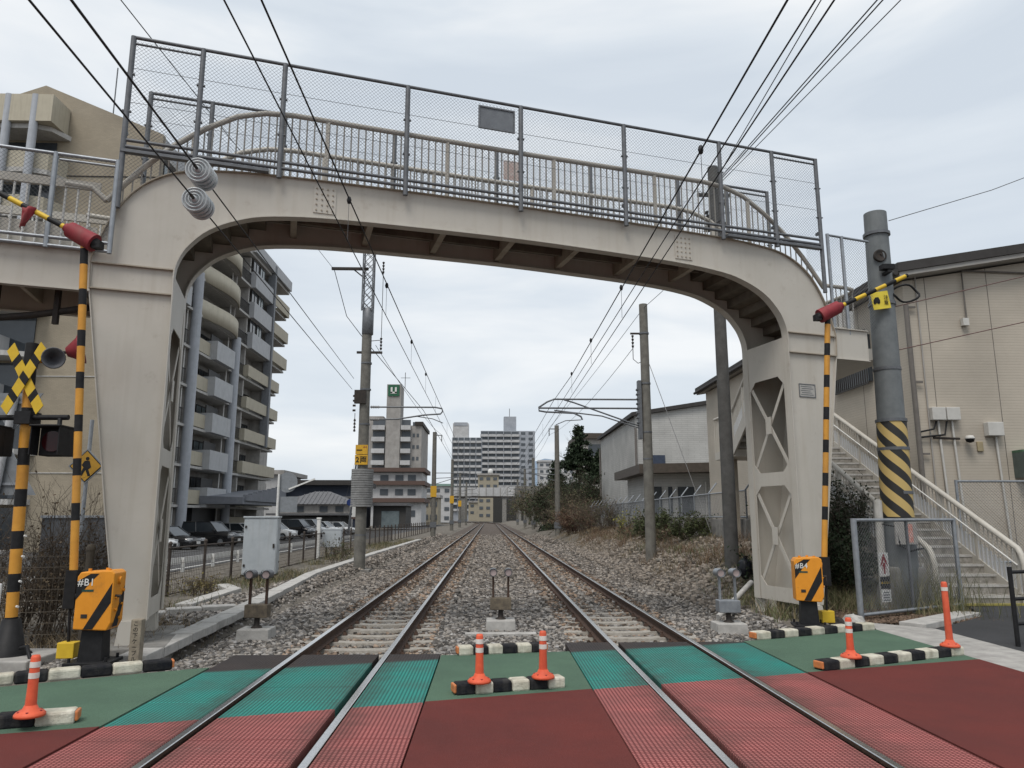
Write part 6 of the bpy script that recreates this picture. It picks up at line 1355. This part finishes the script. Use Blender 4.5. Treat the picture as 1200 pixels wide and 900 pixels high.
t = thing('garage', 'dark flat roofed garage between the street and the white building', 'garage', (-17, 118, 0)); MB().lohi((-17.8, 116, 0), (-12.8, 124, 3.4)).build('wall', mat('dark_wall', (.07, .068, .065)), t); MB().lohi((-18.1, 115.3, 3.4), (-12.5, 124.5, 3.8)).build('roof', TILEG, t); MB().lohi((-16.5, 115.9, .1), (-13.8, 116.02, 2.6)).build('shutter', GLASSL, t)
t = thing('street_pole', 'leaning steel pole with a round blue sign beyond the small cabinet', 'sign pole', (-15.2, 82, -.3)); MB().cyl((0, 0, 0), (.7, 0, 9.3), .13, .1, 10).build('shaft', GALV_D, t, local=True); MB().cyl((.1, -.14, 3.55), (.1, -.17, 3.55), .36, n=20).build('blue_disc', mat('sign_blue', (.03, .06, .22), .5), t, local=True)
wire('stay wire of the leaning steel pole', [(-16.4, 81.9, -.2), (-14.5, 82, 8.8)], .012, WIREG, name='stay_wire')
# far apartment slab pair
t = thing('apartment_slab', 'large blue grey apartment slab with a penthouse beyond the overbridge', 'apartment block', (8, 390, 0)); X0, X1 = -4.5, 23.5
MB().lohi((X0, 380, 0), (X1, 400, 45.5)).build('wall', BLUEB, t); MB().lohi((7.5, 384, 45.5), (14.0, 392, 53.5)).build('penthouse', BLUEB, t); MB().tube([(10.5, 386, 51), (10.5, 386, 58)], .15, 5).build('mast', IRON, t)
fl = [2.9 * k + 9 for k in range(13)]
for z in fl:
    MB().lohi((X0 - .2, 379.0, z - 1.35), (X0 + 20, 380, z - .1)).build('balcony_band', GREYL, t); MB().lohi((X0 + .2, 379.85, z - .1), (X0 + 19.6, 380.05, z + 1.35)).build('window_band', FGLASS, t)
boxes(t, 'window', FGLASS, ((2.2, .2, 1.3), [(x, 379.95, z + .5) for z in fl for x in (17.4, 21.3)])); boxes(t, 'party_wall', BLUEB, ((.35, 1.3, 1.6), [(x, 379.3, z + .6) for z in fl for x in (-.6, 3.4, 7.3, 11.2)]))
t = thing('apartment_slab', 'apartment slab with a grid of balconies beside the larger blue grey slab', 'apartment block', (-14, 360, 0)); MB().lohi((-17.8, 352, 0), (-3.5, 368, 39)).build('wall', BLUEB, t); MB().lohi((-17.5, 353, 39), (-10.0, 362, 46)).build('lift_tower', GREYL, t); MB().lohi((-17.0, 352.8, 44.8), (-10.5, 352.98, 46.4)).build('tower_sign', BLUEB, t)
fl2 = [2.9 * k + 5 for k in range(12)]; boxes(t, 'balcony', GREYL, ((2.4, 1.2, 1.0), [(x, 351.5, z) for z in fl2 for x in (-16.2, -13.4, -10.6, -7.8, -5)])); boxes(t, 'recess', FGLASS, ((2.3, .2, 1.5), [(x, 351.95, z + 1.35) for z in fl2 for x in (-16.2, -13.4, -10.6, -7.8, -5)]))
# others near the overbridge
for (nm, lab, x0, x1, y, z, m, rm) in (('office_building', 'ochre building with a white water tank behind the overbridge', -4.5, 3.8, 300, 18.3, mat('ochre_render', (.34, .305, .235), .8), GREYB), ('low_building', 'green roofed hall beside the overbridge and apartment tower', -24, -12, 240, 11.5, GREYL, mat('green_roof', (.22, .33, .29), .6)), ('white_building', 'white balcony building behind the bank trees', 22, 38, 330, 26.0, GREYL, GREYL), ('tan_building', 'pale tan shop building beside the street end', -15.5, -11.5, 170, 6.0, mat('ochre_render', (.34, .305, .235)), GREYB), ('cream_block', 'cream block seen under the overbridge', -9, .5, 330, 8.0, mat('ochre_render', (.34, .305, .235)), GREYB)):
    t = thing(nm, lab, 'building', ((x0 + x1) / 2, y, 0)); MB().lohi((x0, y, 0), (x1, y + 10, z)).build('wall', m, t); MB().lohi((x0 - .4, y - .5, z), (x1 + .4, y + 10.5, z + .7)).build('roof', rm, t)
    n = max(2, int((x1 - x0) / 2.6)); boxes(t, 'window', FGLASS, ((1.5, .2, 1.1), [(x0 + (x1 - x0) * (k + .5) / n, y - .05, zz) for k in range(n) for zz in np.arange(z - 1.4, 1, -2.9)]))
    if nm == 'office_building': MB().lathe((.5, y + 4, z + .7), [(0, 0), (1.0, 0), (1.0, 1.5), (.7, 2.0), (0, 2.1)], 14).build('water_tank', WHITE, t)
# overbridge
t = thing('rail_overbridge', 'pale plate girder overbridge crossing the far end of the line', 'bridge', (-3, 255, 0))
MB().lohi((-16.5, 254, 8.7), (8.8, 256, 11.6)).build('girder', GREYL, t); MB().lohi((-40, 254.5, 9.4), (-16.6, 258, 12.2)).build('approach_span', CONC_D, t); MB().lohi((8.9, 254.5, 9.4), (30, 258, 12.2)).build('approach_span', CONC_D, t)
for x in np.arange(-15.5, 8.6, 2.4): MB().lohi((x, 253.8, 8.7), (x + .2, 253.98, 11.6)).build('stiffener', GREYB, t)
MB().lohi((-16.5, 253.7, 8.2), (8.8, 257, 8.69)).build('bottom_flange', IRON, t)
for x in (-18.5, -9.5, 4.5, 9.5): MB().lohi((x, 254, -.3), (x + 1.4, 256.5, 8.2)).build('pier', CONC_D, t)
for x in (12, -24): MB().lohi((x, 253.9, -.3), (x + 10, 258, 9.4)).build('abutment', CONC_D, t)
MB().lohi((1.5, 275, -.3), (16, 277, 9.0)).build('cutting_wall', mat('dark_cutting', (.05, .05, .048), .9), t)
# hills on the horizon
b = MB(); rngh = random.Random(3); pts = [(x, 3200, 130 + 70 * math.sin(x * .0021 + 1) + 45 * math.sin(x * .0063) + rngh.uniform(-12, 12)) for x in range(-2400, 2401, 120)]
for a, c in zip(pts[:-1], pts[1:]): b.add([(a[0], 3000, -5), (c[0], 3000, -5), c, a, (c[0], 3700, -5), (a[0], 3700, -5)], [(0, 1, 2, 3), (3, 2, 4, 5)])
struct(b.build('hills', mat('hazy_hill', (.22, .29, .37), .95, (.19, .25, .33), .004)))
# ================================================================ vegetation
LEAF = mat_attr('leaf', (1, 1, 1), .75)
def leaf_cloud(name, P, size, tint, parent=None, elong=1.6, up=.3):
    """one small quad per point, randomly turned"""
    n = len(P); d = rng.normal(size=(n, 3)); d[:, 2] += up; d /= np.linalg.norm(d, axis=1)[:, None]; e_ = np.cross(d, rng.normal(size=(n, 3))); e_ /= np.linalg.norm(e_, axis=1)[:, None]
    a = d * (size * elong * .5)[:, None]; c = e_ * (size * .5)[:, None]
    V = np.stack([P - a, P + c * .9, P + a, P - c * .9], 1).reshape(-1, 3); F = np.arange(4 * n).reshape(n, 4)
    return np_mesh(name, V, F, LEAF, tint, parent)
def twigs(name, roots, parent, m, depth=4, L0=.7, r0=.012, spread=.5, nch=(2, 4), rnd=None, up=.4):
    rnd = rnd or random.Random(1); segs = []
    def go(p, d, L_, r, k):
        q = p + d * L_; segs.append((p, q, r, r * .65))
        if k == 0: return
        for _ in range(rnd.randint(*nch)):
            nd = (d + Vector((rnd.gauss(0, spread), rnd.gauss(0, spread), rnd.gauss(0, spread) + up * .3))).normalized(); go(p.lerp(q, rnd.uniform(.5, 1)), nd, L_ * rnd.uniform(.6, .9), r * .6, k - 1)
    for p, d in roots: go(Vector(p), Vector(d).normalized(), L0 * rnd.uniform(.7, 1.2), r0, depth)
    A = np.array([s[0] for s in segs]); Bq = np.array([s[1] for s in segs]); ra = np.array([s[2] for s in segs]); rb = np.array([s[3] for s in segs])
    D = Bq - A; D /= np.linalg.norm(D, axis=1)[:, None] + 1e-9; U = np.cross(D, np.array([.3, .5, .81])); U /= np.linalg.norm(U, axis=1)[:, None] + 1e-9; W_ = np.cross(D, U); V = []
    for (Q, r) in ((A, ra), (Bq, rb)):
        for k in range(3): V.append(Q + (U * math.cos(2.094 * k) + W_ * math.sin(2.094 * k)) * r[:, None])
    V = np.stack(V, 1).reshape(-1, 3); n = len(segs); f0 = np.array([[0, 1, 4, 3], [1, 2, 5, 4], [2, 0, 3, 5]]); F = (f0[None] + 6 * np.arange(n)[:, None, None]).reshape(-1, 4)
    return np_mesh(name, V, F, m, None, parent), segs
TWIG = mat('dry_twig', (.12, .095, .072), .9, (.07, .055, .042), 8); TWIGR = mat('reddish_twig', (.115, .062, .045), .9, (.075, .04, .03), 8); BARK = mat('bark', (.09, .072, .055), .95, (.05, .04, .03), 9, bump=.5)
def tints(n, a, c, k=.25):
    t = rng.random((n, 1)); v = 1 + (rng.random((n, 1)) - .5) * 2 * k; return (np.array([a]) * t + np.array([c]) * (1 - t)) * v
def bush(name, label, loc, rad, h, nroot, nleaf, ta, tb, tw=TWIG, ls=.05, depth=4, cat='bush', group=None, seed=1, spread=.5):
    t = thing(name, label, cat, loc, group); rd = random.Random(seed); roots = []
    for _ in range(nroot):
        a = rd.uniform(0, 6.28); r = rad * .6 * math.sqrt(rd.random()); roots.append(((loc[0] + r * math.cos(a), loc[1] + r * math.sin(a), loc[2] - .05), (math.cos(a) * rd.uniform(0, .7), math.sin(a) * rd.uniform(0, .7), 1)))
    o, segs = twigs('branches', roots, t, tw, depth, h / (depth * .72), .011 * max(1, h / 1.6), spread, rnd=rd)
    if nleaf:
        k = rng.integers(0, len(segs), nleaf); f = rng.random((nleaf, 1)); A = np.array([s[0] for s in segs])[k]; Bq = np.array([s[1] for s in segs])[k]; P = A * (1 - f) + Bq * f + rng.normal(size=(nleaf, 3)) * .03 * max(1, h / 1.5)
        stuff(leaf_cloud('foliage', P, rng.uniform(.6, 1.3, nleaf) * ls, tints(nleaf, ta, tb), t))
    return t
def grass(name, label, P, h, w_, ta, tb, lean=.5, cat='grass'):
    """blades as bent three-vertex strips"""
    n = len(P); a = rng.random(n) * 6.283; hh = h * rng.uniform(.45, 1.2, n); ln = rng.normal(size=(n, 2)) * lean * hh[:, None]; s = np.stack([np.cos(a), np.sin(a), np.zeros(n)], 1) * (w_ / 2)
    T_ = P + np.concatenate([ln, hh[:, None]], 1); Mi = P + np.concatenate([ln * .35, hh[:, None] * .6], 1)
    V = np.stack([P - s, P + s, Mi + s * .7, Mi - s * .7, T_ + s * .1, T_ - s * .1], 1).reshape(-1, 3); f0 = np.array([[0, 1, 2, 3], [3, 2, 4, 5]]); F = (f0[None] + 6 * np.arange(n)[:, None, None]).reshape(-1, 4)
    o = np_mesh(name, V, F, LEAF, np.repeat(tints(n, ta, tb), 2, 0)); tag(o, label, cat, kind='stuff'); return o
def scatter(n, x0, x1, y0, y1, clump=0):
    x = rng.uniform(x0, x1, n); y = rng.uniform(y0, y1, n)
    if clump:
        cx = rng.uniform(x0, x1, clump); cy = rng.uniform(y0, y1, clump); k = rng.integers(0, clump, n); s = rng.uniform(.12, .5, clump)[k]; x = cx[k] + rng.normal(size=n) * s; y = cy[k] + rng.normal(size=n) * s * 1.5
    return np.stack([x, y, gz(x, y) - .01], 1)
DRY, DRY2 = (.25, .195, .12), (.145, .11, .07); GRN, GRN2 = (.085, .115, .045), (.05, .075, .03); RUSTY, RUSTY2 = (.165, .105, .065), (.105, .07, .047)
P = scatter(11000, 5.2, 8.0, 16.5, 60, 150); P = P[(P[:, 0] > 4.9) & (P[:, 0] < 8.0) & (P[:, 1] > 15.5)]; grass('dry_grass', 'straw coloured dry grass covering the bank below the retaining wall', P, .22, .012, DRY, DRY2, .75)
P = scatter(3800, 5.4, 8.0, 18, 50, 40); P = P[(P[:, 0] > 5.2) & (P[:, 0] < 8.0) & (P[:, 1] > 16)]; grass('rusty_weeds', 'rust brown dead weeds on the bank', P, .42, .013, RUSTY, RUSTY2, .5)
P = scatter(1800, 5.6, 8.0, 16, 45, 40); P = P[(P[:, 0] > 5.3) & (P[:, 0] < 8.0) & (P[:, 1] > 15.5)]; grass('green_weeds', 'green weeds scattered over the bank', P, .24, .016, (.12, .12, .055), GRN2, .6)
P = scatter(5000, -7.6, -5.6, 14.5, 60, 60); P = P[(P[:, 0] < -5.55) & (P[:, 0] > -11)]; grass('trackside_grass', 'thin dry grass beside the brown post fence', P, .24, .014, DRY, GRN2, .6)
P = scatter(4200, 4.9, 8.6, 13.2, 17.0, 22); P = P[(P[:, 0] > 4.9) & (P[:, 1] > 12.9) & ~((P[:, 0] > 8.6))]; grass('leg_weeds', 'weeds growing round the bridge leg foot beside the stairs', P, .30, .014, DRY, GRN, .5)
P = scatter(700, 7.6, 8.5, 13.75, 14.5, 4); grass('tall_weeds', 'tall grassy weeds behind the framed chain link panel', P, .85, .010, (.17, .155, .08), (.075, .085, .04), .3)
P = scatter(1600, -6.4, -4.8, 10.3, 13.5, 18); P = P[P[:, 1] > 10.1]; grass('foot_grass', 'dry grass at the bridge leg foot behind the marker post', P, .22, .012, DRY, DRY2, .6)
# rubble and dead leaves on the bank
P = scatter(9000, 4.6, 7.8, 15, 48); P[:, 2] += .02; P = P[P[:, 0] > 4.4]; T = rng.uniform(.06, .30, (len(P), 1)) * np.array([[1, .86, .72]]); tag(stones(P, rng.uniform(.03, .11, len(P)), 'bank_rubble', T), 'loose stones and clods on the weedy bank', 'rubble')
P = scatter(2600, 5.9, 8.6, 12.4, 14.2); P[:, 2] = -.03; T = rng.uniform(.05, .2, (len(P), 1)) * np.array([[1, .7, .5]]); tag(stones(P, rng.uniform(.015, .04, len(P)), 'leaf_litter', T), 'brown leaf litter under the framed chain link panel', 'litter')
# left bushes
bush('dry_bush', 'large bare brown bush behind the warning post', (-7.35, 11.9, -.1), 1.3, 2.3, 30, 900, DRY2, RUSTY2, TWIG, .035, 4, seed=2)
bush('dry_bush', 'bare brown bush behind the gate box marked B1', (-6.3, 12.4, -.1), .9, 1.9, 24, 700, DRY2, RUSTY2, TWIG, .035, 4, seed=3)
bush('dry_bush', 'bare brown bush below the pole with triangular sign backs', (-9.2, 12.1, -.1), 1.3, 1.9, 22, 600, DRY2, RUSTY2, TWIG, .035, 4, seed=4)
bush('dry_bush', 'tangled brown bush between the large bare bush and the fence', (-6.6, 11.2, -.1), .6, 1.1, 18, 900, DRY2, DRY2, TWIG, .03, 3, seed=12)
bush('small_shrub', 'yellowish low shrub beside the concrete trough and brown fence', (-6.9, 18.5, -.2), .5, .55, 18, 500, (.20, .17, .05), DRY2, TWIG, .035, 3, seed=5, cat='shrub'); bush('small_shrub', 'dark low shrub at the foot of the lattice-topped mast', (-6.1, 30.5, -.2), .5, .9, 16, 700, GRN2, DRY2, TWIG, .04, 3, seed=6, cat='shrub')
bush('ivy_bush', 'dark green creeper bush between the bridge leg and the stairs', (7.0, 16.0, -.05), .85, 1.7, 46, 15000, (.03, .045, .02), (.018, .028, .013), TWIG, .05, 4, seed=7); bush('ivy_bush', 'dark creeper climbing the underside of the stair flight', (7.9, 17.0, .2), .35, 2.7, 24, 5500, (.028, .036, .018), (.016, .022, .012), TWIG, .045, 4, seed=8, spread=.28)
# bank shrubs
bush('reddish_bush', 'reddish brown bush at the foot of the bank near the mast by the conifer', (6.6, 56, .2), 1.6, 2.6, 40, 4500, RUSTY, RUSTY2, TWIGR, .07, 4, seed=9); bush('yellow_plant', 'yellow green upright plant against the retaining wall', (7.6, 41.5, .5), .22, 1.5, 9, 340, (.30, .27, .05), (.18, .18, .05), TWIG, .07, 3, seed=10, cat='plant', spread=.25)
bush('bare_bush', 'bare grey brown bush on the bank behind the plain bank mast', (7.0, 48, .3), 1.6, 3.0, 30, 1500, DRY2, GRN2, TWIG, .06, 4, seed=11); bush('bare_bush', 'bare brushwood below the conifer beside the line', (7.8, 70, .3), 2.2, 4.6, 30, 2500, DRY2, GRN2, TWIG, .10, 4, seed=13)
for k, (x, y, h, lab) in enumerate(((7.4, 36, 1.6, 'low scrub bush at the retaining wall beyond the yellow plant'), (7.2, 30, 1.2, 'low scrub bush on the bank before the plain bank mast'), (6.9, 64, 2.6, 'dark scrub bush past the reddish bush'), (8.5, 90, 5.5, 'dense scrub along the bank beyond the conifer'), (9.0, 110, 6.5, 'tall scrub along the bank towards the overbridge'), (9.0, 135, 7.0, 'last tall scrub along the bank before the overbridge'))):
    bush('scrub_bush', lab, (x, y, .2), h * .6, h, 26, int(900 * h), GRN2, DRY2, TWIG, .035 * h ** .6 + .03, 4, group='scrub along the bank', seed=20 + k)
# conifers and bare tree
def conifer(label, x, y, h, r, n, seed):
    t = thing('conifer_tree', label, 'tree', (x, y, .5), 'conifers beyond the grey house'); rd = np.random.default_rng(seed)
    MB().tube([(0, 0, 0), (0, 0, h * .95)], [.28, .03], 8).build('trunk', BARK, t, local=True)
    z = rd.random(n) ** 1.5; nb = 90; bz_ = np.sort(rd.random(nb) ** 1.25); ba = rd.random(nb) * 6.283; k = rd.integers(0, nb, n); u = rd.random(n) ** .6
    zz = bz_[k]; Rm = r * (1 - zz) ** .8 * (.75 + .5 * rd.random(nb)[k]); P = np.stack([np.cos(ba[k]) * Rm * u, np.sin(ba[k]) * Rm * u, .08 * h + zz * h * .92 - u * Rm * .28], 1) + rd.normal(size=(n, 3)) * np.array([.28, .28, .16]) * (.4 + .6 * u[:, None])
    stuff(leaf_cloud('crown', P + np.array([x, y, .5]), rd.uniform(.12, .3, n), tints(n, (.030, .046, .022), (.013, .022, .011), .35), t))
conifer('pointed dark green conifer beside the grey house', 10.2, 84, 11.2, 3.9, 19000, 1); conifer('broad dark conifer next to the pointed conifer', 12.6, 82, 8.6, 4.0, 17000, 2); conifer('smaller dark conifer standing behind the pointed conifer', 8.7, 96, 8.2, 2.6, 9000, 3)
t = thing('bare_tree', 'bare branching tree rising behind the conifers', 'tree', (13.2, 95, .5)); twigs('branches', [((13.2, 95, .5), (0, 0, 1)), ((13.6, 95, .5), (.2, 0, 1))], t, TWIG, 6, 4.4, .16, .45, (2, 3), random.Random(5)); MB().tube([(0, 0, 0), (0, 0, 4)], [.25, .16], 8).build('trunk', BARK, t, local=True)
bush('broad_shrub', 'dark evergreen shrub between the conifers and the fence', (9.2, 76, .8), 2.4, 5.2, 40, 9000, (.032, .048, .02), (.018, .026, .012), TWIG, .13, 4, seed=31)
bush('broad_shrub', 'dark evergreen shrub beside the line in front of the smaller conifer', (8.3, 86, .6), 2.3, 6.0, 40, 8000, (.034, .05, .022), (.02, .028, .013), TWIG, .14, 4, seed=33)
bush('ivy_bush', 'low green creeper on the retaining wall by the dark pole', (7.6, 27.5, .7), .8, 1.1, 26, 2600, (.075, .09, .035), (.04, .05, .022), TWIG, .06, 3, seed=34)
bush('ivy_bush', 'green scrub against the retaining wall past the plain bank mast', (7.5, 33.5, .7), .9, 1.2, 26, 2600, (.07, .085, .035), (.04, .05, .022), TWIG, .07, 3, seed=35)
# debris on the bank
t = thing('dark_bag', 'black plastic bag on the bank beside the dark pole', 'bag', (5.72, 16.8, .33)); t.scale = (.8, .8, .62); b = MB(); n = 12
vs = [(.22 * math.sin(math.pi * i / 8) * (1 + .25 * math.sin(3 * k + i)) * math.cos(6.283 * k / n), .2 * math.sin(math.pi * i / 8) * (1 + .2 * math.sin(2 * k + i * 2)) * math.sin(6.283 * k / n), .36 - .36 * math.cos(math.pi * (8 - i) / 8) + .03 * math.sin(k * 4)) for i in range(9) for k in range(n)]
b.smooth = True; b.add(vs, [(i * n + k, i * n + (k + 1) % n, (i + 1) * n + (k + 1) % n, (i + 1) * n + k) for i in range(8) for k in range(n)]); b.build('bag_body', mat('bag_plastic', (.012, .013, .018), .35), t, local=True); MB().cyl((0, 0, .68), (.03, 0, .80), .04, .07, 8).build('bag_neck', mat('bag_plastic', (.012, .013, .018)), t, local=True)
for k, (a, c) in enumerate((((5.5, 24.5, .1), (6.6, 26.5, .35)), ((6.2, 33, .4), (7.6, 34.5, .6)))):
    t = MB().box(((a[0] + c[0]) / 2, (a[1] + c[1]) / 2, (a[2] + c[2]) / 2 + .08), (2.0, .22, .05), rz=math.atan2(c[1] - a[1], c[0] - a[0])).build('timber_board', mat('grey_timber', (.26, .24, .21), .9, (.16, .15, .13), 9), bevel=.006); tag(t, ('grey board lying on the bank near the plain bank mast', 'grey board lying below the retaining wall')[k], 'board')
